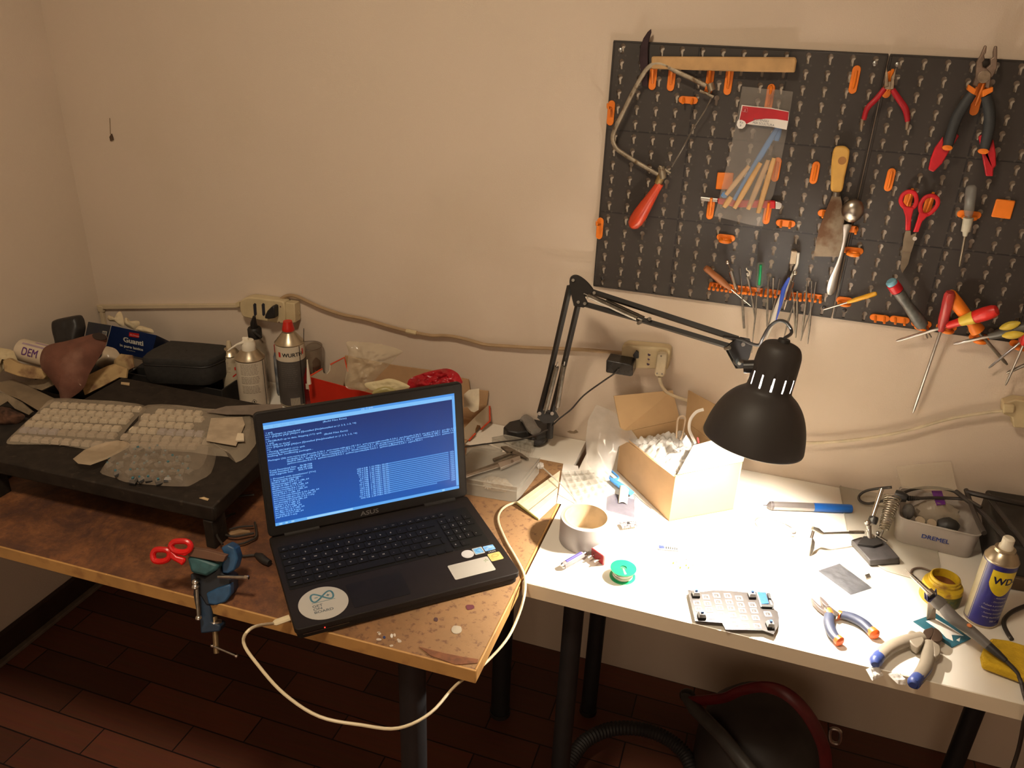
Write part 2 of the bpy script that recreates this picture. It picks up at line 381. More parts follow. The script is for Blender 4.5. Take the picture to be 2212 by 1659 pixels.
# white board between old table and wall
t = thing('shelf_board', 'white board filling the strip between the old table and the wall', 'board', (-0.5, -0.05, TZ))
bz = TZ-0.004
bb = [Vector((-1.2, -0.002, bz)), Vector((-1.2, BK-0.003, bz))]
f0 = oz(1004, 955, bz); f1 = oz(1166, 990, bz); f2 = oz(1219, 1001, bz); f3 = oz(1257, 992, bz)
m = MB(); zz = Vector((0, 0, 0.022))
m.hexa([v-zz for v in (Vector((-1.45, -0.137, bz)), Vector((-0.08, -0.137, bz)), Vector((-0.0135, -0.139, bz)), Vector((-0.0135, -0.002, bz)), Vector((-1.45, -0.002, bz)))], [Vector((-1.45, -0.137, bz)), Vector((-0.08, -0.137, bz)), Vector((-0.0135, -0.139, bz)), Vector((-0.0135, -0.002, bz)), Vector((-1.45, -0.002, bz))])
m.build('board_panel', M_WHITE, t, bev=0.001)
M_BRK = mat('grey_bracket', (0.25, 0.23, 0.2), 0.5)

# ---------------------------------------------------------------- white desk
dk = thing('white_desk', 'white desk with black round legs under the swing-arm lamp', 'desk', (0.6, -0.3, 0))
DX1 = 1.20
ffy = lambda x: -0.600-0.0049*x
g = 0.0016
a = [Vector((0.003, ffy(0), TZ)), Vector((DX1, ffy(DX1), TZ)), Vector((DX1, -0.003, TZ)), Vector((0.003, -0.003, TZ))]
MB().hexa([p-Vector((0, 0, 0.034)) for p in a], a).build('table_top', M_WHITE, dk, bev=0.0015)
b0 = [Vector((0.003, ffy(0)-0.0009, TZ-0.0335)), Vector((DX1, ffy(DX1)-0.0009, TZ-0.0335)), Vector((DX1, ffy(DX1)-0.0001, TZ-0.0335)), Vector((0.003, ffy(0)-0.0001, TZ-0.0335))]
MB().hexa(b0, [p+Vector((0, 0, 0.0325)) for p in b0]).build('edge_band', M_WEDGE, dk)
fl = oz(1225, 1640, 0.1)
for p in ((0.095, -0.53), (0.093, -0.19), (1.12, -0.53), (0.965, -0.19)):
    leg(p, 'leg', dk, 0.021, TZ-0.034)
# ---------------------------------------------------------------- laptop
LU = Vector((0.7386, 0.674, 0)).normalized(); LV = Vector((-LU.y, LU.x, 0)); LO = Vector((-0.308, -0.891, TZ)) - LU*0.006
def lp(u, v, z=0.0): return LO + LU*u + LV*v + Vector((0, 0, z))
lap = thing('laptop', 'open black laptop with a blue terminal screen on the old wooden table', 'laptop', lp(0.2, 0.14))
M_LAP = mat('laptop_black', (0.019, 0.016, 0.014), 0.6, spec=0.25, var=0.06, bump=0.1, bscale=700)
M_LAP2 = mat('laptop_palmrest', (0.016, 0.012, 0.010), 0.6, spec=0.2, var=0.05)
M_KEY = mat('laptop_key', (0.009, 0.008, 0.007), 0.6, spec=0.2, var=0.05)
LW, LD, LH = 0.424, 0.286, 0.028
def rrect(w, h, r, n=5):
    out = []
    for cx, cy, a0 in ((w-r, h-r, 0), (r, h-r, 90), (r, r, 180), (w-r, r, 270)):
        for k in range(n+1):
            a = math.radians(a0+90*k/n); out.append((cx+r*math.cos(a), cy+r*math.sin(a)))
    return out
FOOT = 0.003
MB().prism([lp(a+0.004, b+0.004, FOOT) for a, b in rrect(LW-0.008, LD-0.008, 0.008)], (0, 0, 0.014)).build('lower_shell', M_LAP, lap, bev=0.002)
MB().prism([lp(a, b, 0.0165) for a, b in rrect(LW, LD, 0.010)], (0, 0, LH-0.0165)).build('base', M_LAP2, lap, bev=0.0015)
for a, b in ((0.06, 0.03), (LW-0.06, 0.03), (0.06, LD-0.03), (LW-0.06, LD-0.03)):
    MB().cyl(lp(a, b, 0), lp(a, b, FOOT+0.0005), 0.006).build('rubber_foot', M_BLACK, lap)
MB().prism([lp(a+0.013, b+0.0008, 0.0140) for a, b in ((0, 0), (0.08, 0), (0.08, 0.001), (0, 0.001))], (0, 0, 0.001)).build('front_strip', M_DSTEEL, lap)
led = MB().ball(lp(0.05, -0.0004, 0.0185), 0.0012, 8).build('status_light', mat('red_led', (0.8, 0.02, 0.01), 0.3, emit=(1, 0.03, 0.02), estr=3), lap)
# keyboard
ztop = LH
MB().prism([lp(0.010+a, 0.108+b, ztop+0.0001) for a, b in rrect(0.396, 0.136, 0.004)], (0, 0, 0.0004)).build('keyboard_tray', M_KEY, lap)
leg_m = []
rows = []
K = 0.0214; G = 0.0022
def key(u, v, w, h=0.0178):
    MB().prism([lp(u+a, v-h/2+b, ztop+0.0005) for a, b in rrect(w-G, h, 0.0015, 2)], (0, 0, 0.0019)).build('key', M_KEY, lap)
zt_ = ztop+0.0025
LEG = []
def leg_t(u, v, s, size=0.0052): LEG.append((u, v, s, size))
# main block
u0 = 0.0125
def row(v, items, start=u0, h=0.0178):
    u = start
    for w, s in items:
        key(u, v, w*K, h)
        if s: leg_t(u+w*K*0.32, v+0.0005, s, 0.0056 if len(s) == 1 else 0.0032)
        u += w*K
    return u
row(0.2325, [(0.86, 'esc')]+[(0.86, 'F%d' % k) for k in range(1, 13)]+[(0.86, 'ins'), (0.86, 'del')]+[(0.78, x) for x in ('pau', 'prt', 'hm', 'end')], h=0.0125)
row(0.2090, [(0.75, '\\')]+[(1, c) for c in '1234567890']+[(1, "'"), (1, '=')]+[(1.75, '<-')])
row(0.1880, [(1.4, 'tab')]+[(1, c) for c in 'QWERTYUIOP']+[(1, '['), (1, '+')]+[(1.1, '')])
row(0.1670, [(1.68, 'caps')]+[(1, c) for c in 'ASDFGHJKL']+[(1, ';'), (1, "'"), (1, '#'), (0.82, '<')])
row(0.1460, [(1.2, 'shift'), (1, '<')]+[(1, c) for c in 'ZXCVBNM']+[(1, ','), (1, '.'), (1, '-'), (2.0, 'shift')]+[(0.3, '')])
row(0.1245, [(1.2, 'ctrl'), (1, 'fn'), (1, '#'), (1, 'alt'), (5.2, ''), (1, 'alt'), (1, '='), (1.2, 'ctrl')])
for j, (v, ss) in enumerate(((0.2090, '=/*-'), (0.1880, '789+'), (0.1670, '456'), (0.1460, '123'), (0.1245, '0.'))):
    for i, c in enumerate(ss):
        key(0.3320+i*0.0178, v, 0.0178); leg_t(0.3320+i*0.0178+0.005, v, c, 0.0056)
key(0.3320+3*0.0178, 0.1460, 0.0178, 0.0178); leg_t(0.3320+3*0.0178+0.004, 0.146, '<', 0.005)
for i in range(3): key(0.2770+i*0.0178, 0.1120 if i != 9 else 0.13, 0.0178, 0.0085)
M_LEGEND = mat('key_legend_print', (0.65, 0.62, 0.58), 0.6)
bml = bmesh.new()
for (u, v, s, size) in LEG:
    o = text('lg', s, size, frame(lp(u, v-size*0.35, zt_), LU, LV), M_LEGEND, None, bold=0.0)
    bml.from_mesh(o.data); me = o.data; bpy.data.objects.remove(o, do_unlink=True); bpy.data.meshes.remove(me)
mb = MB(); mb.bm.free(); mb.bm = bml; mb.build('key_legends', M_LEGEND, lap, smooth=False)
MB().prism([lp(0.107+a, 0.018+b, ztop) for a, b in rrect(0.105, 0.068, 0.003)], (0, 0, 0.0003)).build('touchpad', mat('touchpad', (0.011, 0.009, 0.008), 0.55, spec=0.2), lap)
# stickers
M_STW = mat('white_sticker', (0.48, 0.45, 0.39), 0.45, var=0.01)
def stick(name, pts, m, label, h=0.0004): return MB().prism([lp(a, b, ztop) for a, b in pts], (0, 0, h)).build(name, m, lap, label=label)
cs = (0.0595, 0.0520); rs = 0.0440
rnd = stick('round_sticker', [(cs[0]+rs*math.cos(2*PI*k/48), cs[1]+rs*math.sin(2*PI*k/48)) for k in range(48)], M_STW, 'large round white sticker with a teal infinity loop and the words GET ON BOARD')
M_TEAL = mat('teal_print', (0.07, 0.20, 0.25), 0.6); M_GREYP = mat('grey_print', (0.12, 0.14, 0.15), 0.6)
inf = []
for k in range(48):
    a = 2*PI*k/48; d = 1+0.45*math.sin(a)**2
    inf.append(lp(cs[0]+0.001+0.0200*math.cos(a)/ (0.62+0.38*d), cs[1]+0.0175+0.0225*math.sin(a)*math.cos(a)/d*1.15, ztop+0.0006))
MB().tube(inf, 0.0019, 6, True, flat=0.12, up=(0, 0, 1)).build('infinity_logo', M_TEAL, rnd)
bar = MB()
bar.box((0, 0, 0), (0.006, 0.0014, 0.0003), frame(lp(cs[0]-0.0095, cs[1]+0.0175, ztop+0.0006), LU, LV)); bar.box((0, 0, 0), (0.006, 0.0014, 0.0003), frame(lp(cs[0]+0.0115, cs[1]+0.0175, ztop+0.0006), LU, LV)); bar.box((0, 0, 0), (0.0014, 0.006, 0.0003), frame(lp(cs[0]+0.0115, cs[1]+0.0175, ztop+0.0006), LU, LV))
bar.box((0, 0, 0), (0.042, 0.0006, 0.0003), frame(lp(cs[0]+0.001, cs[1]+0.004, ztop+0.0006), LU, LV)); bar.build('sticker_marks', M_TEAL, rnd)
text('sticker_words', 'GET\nON\nBOARD', 0.0088, frame(lp(cs[0]-0.021, cs[1]-0.0075, ztop+0.0006), LU, LV), M_GREYP, rnd, bold=0.0002, sx=1.15, space=0.95)
wr = stick('white_label', [(0.3005+a, 0.0245+b) for a, b in rrect(0.083, 0.0445, 0.003)], M_STW, 'blank white rectangular sticker')
lf = MB()
for k in range(9):
    lx, ly = 0.372+random.uniform(0, .009), 0.050+random.uniform(0, .015); lf.prism([lp(lx+0.0014*math.cos(a), ly+0.0014*math.sin(a), ztop+0.0006) for a in (0, 1.2, 2.5, 3.8, 5)], (0, 0, -0.0003))
lf.build('leaf_print', mat('leaf_print', (0.38, 0.42, 0.26), 0.7), wr)
stick('energy_round_sticker', [(0.3505+0.0125*math.cos(2*PI*k/28), 0.0895+0.0125*math.sin(2*PI*k/28)) for k in range(28)], mat('silver_sticker', (0.62, 0.60, 0.58), 0.4), 'small round silver sticker')
s1 = stick('blue_sticker', [(0.3635+a, 0.081+b) for a, b in rrect(0.021, 0.021, 0.002)], M_STW, 'small square sticker with blue middle')
MB().prism([lp(0.3655+a, 0.083+b, ztop+0.0004) for a, b in rrect(0.017, 0.017, 0.001)], (0, 0, 0.0002)).build('blue_field', mat('blue_print', (0.08, 0.30, 0.62), 0.4, col2=(0.25, 0.50, 0.75), scale=200), s1)
s2 = stick('processor_sticker', [(0.3865+a, 0.0845+b) for a, b in rrect(0.022, 0.016, 0.002)], mat('blue_print2', (0.10, 0.32, 0.66), 0.35, col2=(0.35, 0.55, 0.8), scale=160), 'small blue sticker')
text('sticker_words', 'intel', 0.006, frame(lp(0.390, 0.090, ztop+0.0006), LU, LV), M_STW, s2)
s3 = stick('gold_sticker', [(0.3855+a, 0.0505+b) for a, b in rrect(0.026, 0.024, 0.003)], mat('gold_sticker', (0.62, 0.48, 0.16), 0.35, var=0.1, scale=120), 'small golden sticker')
MB().tube([lp(0.3985+0.007*math.cos(2*PI*k/20), 0.065+0.004*math.sin(2*PI*k/20), ztop+0.0006) for k in range(20)], 0.0007, 4, True, flat=0.3, up=(0, 0, 1)).build('swirl_print', mat('gold_dark', (0.40, 0.28, 0.08), 0.5), s3)
text('sticker_words', 'HDMI', 0.006, frame(lp(0.391, 0.0775, ztop+0.0004), LU, LV), M_LEGEND, lap)
# lid
ang = math.radians(99); LN = LV*math.cos(PI-ang)+Vector((0, 0, 1))*math.sin(ang); LB = LU.cross(LN).normalized()   # LB points to the viewer
if LB.dot(CAM-LO) < 0: LB = -LB
HO = lp(0, 0.280, LH)
def sp(a, b, c=0.0): return HO + LU*a + LN*b + LB*c
lid = MB().prism([sp(a, 0.002+b, -0.010) for a, b in rrect(LW, 0.262, 0.010)], LB*0.010).build('lid', M_LAP, lap, bev=0.0015)
# bezel around the screen, four strips
S0, S1, T0, T1 = 0.0155, 0.4055, 0.0245, 0.2420
bz_ = MB()
for (a0, a1, b0_, b1) in ((0.004, S0, 0.006, 0.260), (S1, LW-0.004, 0.006, 0.260), (S0, S1, 0.006, T0), (S0, S1, T1, 0.260)):
    bz_.prism([sp(a0, b0_, 0), sp(a1, b0_, 0), sp(a1, b1, 0), sp(a0, b1, 0)], LB*0.0018)
bz_.build('bezel', mat('bezel_black', (0.016, 0.014, 0.013), 0.38, var=0.04), lap)
MB().cyl(lp(0.03, 0.281, LH), lp(0.10, 0.281, LH), 0.0065).build('hinge', M_LAP, lap); MB().cyl(lp(LW-0.10, 0.281, LH), lp(LW-0.03, 0.281, LH), 0.0065).build('hinge', M_LAP, lap)
def screen_mat(name, c0, c1, st):
    m = bpy.data.materials.new(name); m.use_nodes = True; N = m.node_tree.nodes; L = m.node_tree.links; b = N['Principled BSDF']
    tc = N.new('ShaderNodeTexCoord'); sx = N.new('ShaderNodeSeparateXYZ'); L.new(tc.outputs['Generated'], sx.inputs[0])
    r = N.new('ShaderNodeValToRGB'); r.color_ramp.elements[0].color = (*c0, 1); r.color_ramp.elements[1].color = (*c1, 1); L.new(sx.outputs['Z'], r.inputs['Fac'])
    b.inputs['Base Color'].default_value = (0.02, 0.02, 0.03, 1); b.inputs['Roughness'].default_value = 0.25
    L.new(r.outputs['Color'], b.inputs['Emission Color']); b.inputs['Emission Strength'].default_value = st; return m
scr = MB().prism([sp(S0, T0, 0.0001), sp(S1, T0, 0.0001), sp(S1, T1, 0.0001), sp(S0, T1, 0.0001)], LB*0.0005).build('screen', screen_mat('terminal_blue', (0.011, 0.095, 0.42), (0.004, 0.022, 0.13), 1.0), lap, smooth=False)
SW, SH = S1-S0, T1-T0
def srect(u0, v0, u1, v1, c=0.0008, mb=None):
    mb = mb or MB(); return mb.prism([sp(S0+u0*SW, T1-v1*SH, c), sp(S0+u1*SW, T1-v1*SH, c), sp(S0+u1*SW, T1-v0*SH, c), sp(S0+u0*SW, T1-v0*SH, c)], LB*0.0001)
def glow(name, col, st=1.0): return mat(name, (0.02, 0.02, 0.02), 0.3, emit=col, estr=st)
srect(0, 0, 1, 0.024).build('title_bar', glow('glow_title', (0.07, 0.30, 0.78)), scr)
srect(0, 0.024, 0.985, 0.060).build('menu_bar', glow('glow_menu', (0.20, 0.52, 0.92)), scr)
sm = srect(0.985, 0.024, 1, 0.965); sm.build('scroll_bar', glow('glow_scroll', (0.14, 0.42, 0.88)), scr)
srect(0, 0.972, 1, 1.0).build('task_bar', glow('glow_task', (0.12, 0.40, 0.86)), scr)
tb = MB(); srect(0.16, 0.976, 0.40, 0.996, 0.0010, tb); srect(0.02, 0.978, 0.035, 0.995, 0.0010, tb); srect(0.05, 0.978, 0.062, 0.995, 0.001, tb); srect(0.08, 0.978, 0.095, 0.995, 0.001, tb); srect(0.90, 0.976, 0.915, 0.996, 0.001, tb); tb.build('task_buttons', glow('glow_btn', (0.30, 0.62, 0.95)), scr)
M_TXT = glow('glow_text', (0.24, 0.55, 1.0), 1.3); bmt = bmesh.new()
def stx(u, r, s, size=0.0046, wfit=None):
    o = text('st', s, size, Matrix.Identity(4), M_TXT, None, bold=0.0)
    xs = [v.co.x for v in o.data.vertices]; wd = (max(xs) if xs else 1) or 1
    k = (wfit*SW/wd) if wfit else 1.0
    M = frame(sp(S0+u*SW, T1-(0.083+r*0.0200)*SH, 0.0009), LU, LN)
    for v in o.data.vertices: v.co = M @ Vector((v.co.x*k, v.co.y, 0))
    bmt.from_mesh(o.data); me = o.data; bpy.data.objects.remove(o, do_unlink=True); bpy.data.meshes.remove(me)
CW = 0.0064
def ln(r, s, u=0.004): stx(u, r, s, wfit=CW*len(s))
ln(0, '(Build Files Exist)', 0.29); ln(1, ' 1 qmk'); ln(2, '==> Packages to cleanBuild?'); ln(3, '==> [N]one [A]ll [Ab]ort [I]nstalled [No]tInstalled or (1 2 3, 1-3, ^4)'); ln(4, '==>')
ln(5, ':: PKGBUILD up to date, Skipping (1/1): qmk'); ln(6, ' 1 qmk'); ln(6, '(Build Files Exist)', 0.29); ln(7, '==> Diffs to show?'); ln(8, '==> [N]one [A]ll [Ab]ort [I]nstalled [No]tInstalled or (1 2 3, 1-3, ^4)'); ln(9, '==>')
ln(10, ':: Parsing SRCINFO (1/1): qmk'); ln(11, 'resolving dependencies...'); ln(12, 'looking for conflicting packages...')
ln(14, 'Packages (26) arm-none-eabi-binutils-2.34-1  arm-none-eabi-gcc-10.1.0-1  arm-none-eabi-newlib-3.3.0-1  avr-binutils-2.34-2  avr-gcc-10.1.0-1  avr-libc-2.0.0-4')
for r, s in ((15, 'avrdude-1:6.3-7  clang-10.0.1-1  compiler-rt-10.0.1-1  confuse-3.3-1  dfu-programmer-0.7.2-3  dfu-util-0.9-1  elfutils-0.180-1  flake8-1:3.8.3-1'), (16, 'libelf-0.180-1  libftdi-1.4-4  libmicrohttpd-0.9.71-1  libusb-compat-0.1.7-1  python-argcomplete-1.12.0-1  python-coverage-5.2-1  python-entrypoints-0.3-3'[:140]), (17, 'python-mccabe-0.6.1-5  python-nose2-0.9.2-1  python-pycodestyle-2.6.0-1  python-pyflakes-2.2.0-1  yapf-0.30.0-1')): ln(r, s, 0.094)
ln(19, 'Total Download Size:    96.98 MiB'); ln(20, 'Total Installed Size:  838.48 MiB'); ln(21, 'Net Upgrade Size:      834.14 MiB'); ln(23, ':: Proceed with installation? [Y/n]'); ln(24, ':: Retrieving packages...')
pk = ['libelf-0.180-1-x86_64', 'libmicrohttpd-0.9.71-1-x86_64', 'elfutils-0.180-1-x86_64', 'libusb-compat-0.1.7-1-x86_64', 'python-mccabe-0.6.1-5-any', 'compiler-rt-10.0.1-1-x86_64', 'clang-10.0.1-1-x86_64', 'arm-none-eabi-binutils-2.34-1-x86_64', 'arm-none-eabi-gcc-10.1.0-1-x86_64', 'arm-none-eabi-newlib-3.3.0-1-any', 'avr-binutils-2.34-2-x86_64', 'confuse-3.3-1-x86_64', 'libftdi-1.4-4-x86_64', 'dfu-util-0.9-1-x86_64', 'avr-gcc-10.1.0-1-x86_64', 'avr-libc-2.0.0-4-any', 'avrdude-1:6.3-7-x86_64', 'yapf-0.30.0-1-any']
sz = ['430.4 KiB', '202.4 KiB', '619.4 KiB', '53.3 KiB', '11.4 KiB', '2.0 MiB', '29.1 MiB', '3.4 MiB', '42.4 MiB', '11.3 MiB', '1565 KiB', '43.4 KiB', '50.4 KiB', '15.4 KiB', '321.4 KiB', '1045 KiB', '0.5 MiB', '11.4 MiB']
bars = MB()
for k in range(18):
    ln(25+k, pk[k], 0.006)
    if k > 15: continue
    r = 26+k; ln(r, sz[k], 0.440+0.006*(9-len(sz[k]))); ln(r, '%.2f MiB/s 00:00' % (1.1+((k*37) % 17)/10), 0.505)
    ln(r, '100%', 0.955)
    y0 = 0.083+r*0.02-0.013; end = 0.965-0.012 if k != 15 else 0.80
    n = 46 if k != 15 else 36
    for j in range(n): srect(0.605+j*0.0075, y0, 0.605+j*0.0075+0.0060, y0+0.0115, 0.0008, bars)
mb = MB(); mb.bm.free(); mb.bm = bmt; mb.build('screen_text', M_TXT, scr, smooth=False)
bars.build('progress_bars', glow('glow_bars', (0.10, 0.33, 0.78)), scr, smooth=False)
text('screen_title', 'yay -S qmk', 0.0056, frame(sp(S0+0.49*SW, T1-0.020*SH, 0.0009), LU, LN), glow('glow_white', (0.6, 0.85, 1.0)), scr)
text('screen_menu', 'File   Edit   Tabs   Help', 0.0060, frame(sp(S0+0.012*SW, T1-0.052*SH, 0.0009), LU, LN), glow('glow_menu_t', (0.12, 0.36, 0.74)), scr)
text('logo', 'ASUS', 0.0135, frame(sp(0.186, 0.0085, 0.0020), LU+LN*0.0, LN), mat('logo_grey', (0.33, 0.31, 0.30), 0.35, 0.6), lap, bold=0.0002, sx=1.25)
# ---------------------------------------------------------------- swing-arm lamp
lamp = thing('desk_lamp', 'black swing-arm work lamp clamped near the wall, lit, its shade over the white desk', 'lamp', oy(1165, 940, -0.06))
B3 = oy(1190, 897, -0.075); tB = (B3-CAM).dot(FWD); tE = 1.76; tH = 1.58
def LA(a, b, s, t0, t1): return od(a, b, t0+(t1-t0)*s)
lo = lambda a, b: LA(a, b, (897-b)/(897-615), tB, tE)
hi = lambda a, b: LA(a, b, (a-1245)/(1600-1245), tE, tH)
BR = 0.0072
m = MB(); m.tube([lo(1231, 618), lo(1186, 815), lo(1165, 893)], BR, 4); m.build('lower_arm_bar', M_BLACKM, lamp, bev=0.0008)
m = MB(); m.tube([lo(1250, 652), lo(1212, 815), lo(1192, 893)], BR, 4); m.build('lower_arm_bar', M_BLACKM, lamp, bev=0.0008)
m = MB(); m.tube([hi(1278, 630), hi(1595, 733)], BR*1.0, 4); m.build('upper_arm_bar', M_BLACKM, lamp, bev=0.0008)
m = MB(); m.tube([hi(1260, 656), hi(1395, 694), hi(1575, 748)], BR*0.95, 4); m.build('upper_arm_bar', M_BLACKM, lamp, bev=0.0008)
def spring(p0, p1, r=0.0052, turns=60, name='spring'):
    p0 = Vector(p0); p1 = Vector(p1); ax, u, v = orth(p1-p0); L_ = (p1-p0).length; pts = []
    n = turns*6
    for i in range(n+1):
        a = 2*PI*i/6; pts.append(p0+ax*L_*i/n+(u*math.cos(a)+v*math.sin(a))*r)
    m = MB(); m.tube(pts, 0.0011, 4); m.tube([p0-ax*0.012, p0, p1, p1+ax*0.012], 0.0018, 6); return m.build(name, M_DSTEEL, lamp)
sh_ = -FWD*0.012
spring(lo(1202, 792)+sh_, lo(1178, 885)+sh_); spring(lo(1217, 790)+sh_*1.4, lo(1203, 878)+sh_*1.4)
spring(hi(1270, 640)+sh_, hi(1375, 688)+sh_, turns=70); spring(hi(1310, 650)-sh_*0.8, hi(1392, 688)-sh_*0.8, turns=50)
# elbow plates and handle loop
pl = [hi(a, b) for a, b in ((1232, 600), (1246, 596), (1262, 604), (1280, 628), (1276, 640), (1262, 640), (1270, 655), (1262, 664), (1240, 660), (1230, 618))]
for d in (-0.008, 0.007): MB().prism([p+FWD*d for p in pl], FWD*0.0018).build('elbow_plate', M_BLACKM, lamp)
loop = crom([hi(a, b) for a, b in ((1234, 612), (1236, 600), (1248, 598), (1266, 611), (1280, 630), (1268, 634), (1252, 616), (1240, 614))], 4, True)
MB().tube(loop, 0.0042, 8, True).build('elbow_handle', M_BLACKM, lamp)
for a, b in ((1237, 607), (1282, 634), (1248, 654), (1262, 657)): MB().cyl(hi(a, b)-FWD*0.013, hi(a, b)+FWD*0.012, 0.0035, seg=10).build('pivot_screw', M_DSTEEL, lamp)
# spring pivot at mid upper arm
for a, b in ((1381, 697), (1401, 690)): MB().cyl(hi(a, b)-FWD*0.014, hi(a, b)+FWD*0.012, 0.004, seg=10).build('pivot_screw', M_DSTEEL, lamp)
# head joint
hj = [od(a, b, tH) for a, b in ((1577, 742), (1596, 728), (1616, 732), (1622, 748), (1616, 772), (1604, 796), (1592, 796), (1582, 778), (1568, 752))]
for d in (-0.010, 0.008): MB().prism([p+FWD*d for p in hj], FWD*0.002).build('head_plate', M_BLACKM, lamp)
for a, b in ((1601, 745), (1571, 752), (1593, 785)): MB().cyl(od(a, b, tH)-FWD*0.014, od(a, b, tH)+FWD*0.012, 0.004, seg=12).build('pivot_screw', M_DSTEEL, lamp)
MB().cyl(od(1593, 780, tH)+FWD*0.01, od(1593, 780, tH)-FWD*0.012, 0.0075, seg=16).build('head_knuckle', M_BLACK, lamp)
# shade
RC = od(1626, 953, 1.49); AX = Vector((-0.11, -0.12, -1)).normalized(); UPx = -AX
MB().cyl(od(1596, 778, tH), RC+UPx*0.146+Vector((-0.03, 0, 0)), 0.0035).build('head_rod', M_DSTEEL, lamp)
bell = [(0.0850, 0.0), (0.0862, 0.002), (0.0850, 0.012), (0.0815, 0.030), (0.0750, 0.050), (0.0660, 0.068), (0.0540, 0.083), (0.0415, 0.093), (0.0372, 0.100), (0.0368, 0.118), (0.0362, 0.150), (0.0345, 0.165), (0.0290, 0.176), (0.0180, 0.181), (0.0070, 0.1825)]
bell = [(r*1.075, h*1.075) for r, h in bell]
inner = [(r-0.0012, h) for r, h in bell[1:]]
prof = bell[::-1]+[(0.0838, 0.0)]+inner[1:-1]
M_SHADE = mat('shade_enamel', (0.034, 0.029, 0.026), 0.55, var=0.04)
M_SHIN = mat('shade_inside_white', (0.42, 0.40, 0.37), 0.5)
def shade_mesh():
    # outer skin with long ventilation slots in the neck
    m = MB(); seg = 96; ax, u, v = orth(UPx); rows = []
    P = crom([Vector((r, h, 0)) for r, h in bell], 3)
    rows = [[RC+ax*p.y+(u*math.cos(2*PI*k/seg)+v*math.sin(2*PI*k/seg))*p.x for k in range(seg)] for p in P]
    V = [[m.bm.verts.new(p) for p in r] for r in rows]
    for i in range(len(V)-1):
        h = (P[i].y+P[i+1].y)/2
        for k in range(seg):
            if 0.111 < h < 0.140 and k % 8 in (0,): continue
            m.bm.faces.new((V[i][k], V[i][(k+1) % seg], V[i+1][(k+1) % seg], V[i+1][k]))
    m.bm.faces.new(V[-1])
    return m
sh = shade_mesh().build('lamp_shade', M_SHADE, lamp, solid=0.0010)
MB().lathe([(r-0.0016, h+0.0012) for r, h in bell[:8]], RC, UPx, 64, cap=False).build('shade_lining', M_SHIN, lamp)
MB().lathe([(0.0, 0.202), (0.010, 0.202), (0.0115, 0.197), (0.0115, 0.188)], RC, UPx, 16).build('cable_grommet', M_BLACK, lamp)
MB().cyl(RC+UPx*0.142+Vector((-0.034, 0.0, 0.002)), RC+UPx*0.140+Vector((-0.054, 0.0, 0.000)), 0.012, seg=20).build('side_knob', M_BLACKM, lamp)
# bulb
MB().lathe([(0.013, 0.150), (0.0135, 0.125), (0.014, 0.117)], RC, UPx, 20).build('bulb_socket', M_WPLAST, lamp)
MB().lathe([(0.0001, 0.060), (0.011, 0.062), (0.020, 0.070), (0.025, 0.083), (0.024, 0.096), (0.018, 0.108), (0.0135, 0.118)], RC, UPx, 20).build('light_bulb', mat('bulb_glow', (0.9, 0.85, 0.75), 0.5, emit=(1.0, 0.90, 0.77), estr=BULB_EMIT), lamp)
# cable along the arms and over the head
loopc = [od(1622, 742, tH-0.03), od(1640, 745, tH-0.04), od(1648, 730, tH-0.05), od(1662, 706, 1.53), od(1682, 693, 1.52), od(1700, 698, 1.51), od(1710, 718, 1.51), RC+UPx*0.204]
MB().tube(crom([hi(1560, 728)+sh_]+[od(1600, 733, tH-0.02)]+loopc, 6), 0.0032, 8).build('lamp_cable', M_BLACK, lamp)
# clamp
def cy(a, b, y=-0.06): return oy(a, b, y)
m = MB(); m.cyl(Vector((B3.x, B3.y, TZ+0.028)), B3+Vector((0, 0, 0.01)), 0.009, seg=16); m.build('base_post', M_BLACKM, lamp)
kn = [B3+RGT*x+UPV*y for x, y in ((-0.030, 0.008), (-0.012, 0.014), (0.012, 0.010), (0.020, -0.004), (0.004, -0.018), (-0.018, -0.020), (-0.034, -0.006))]
for d in (-0.010, 0.008): MB().prism([p+FWD*d for p in kn], FWD*0.002).build('base_plate', M_BLACKM, lamp)
for a, b in ((1165, 893), (1192, 893)): MB().cyl(lo(a, b)-FWD*0.014, lo(a, b)+FWD*0.012, 0.0045, seg=12).build('pivot_screw', M_STEEL, lamp)
ck = 0.0
m = MB(); m.prism([oz(a, b, TZ+0.030) for a, b in ((1087, 922), (1100, 910), (1130, 903), (1168, 898), (1192, 912), (1184, 935), (1160, 944), (1140, 930), (1118, 934), (1096, 930))], (0, 0, -0.030)); m.build('clamp_body', M_BLACK, lamp, bev=0.004)
m = MB(); m.tube(crom([oz(a, b, TZ+0.012) for a, b in ((1180, 925), (1176, 942), (1165, 953), (1150, 952))], 5), 0.011, 10); m.build('clamp_jaw', M_BLACK, lamp)
m = MB(); m.tube(crom([oz(a, b, TZ+0.038) for a, b in ((1132, 903), (1140, 908), (1150, 925), (1158, 932))], 5), 0.016, 10, flat=0.6, up=(0, 0, 1)); m.build('grey_tape', mat('grey_tape', (0.22, 0.20, 0.18), 0.35, bump=0.4), lamp, label='grey tape wrapped on the clamp')
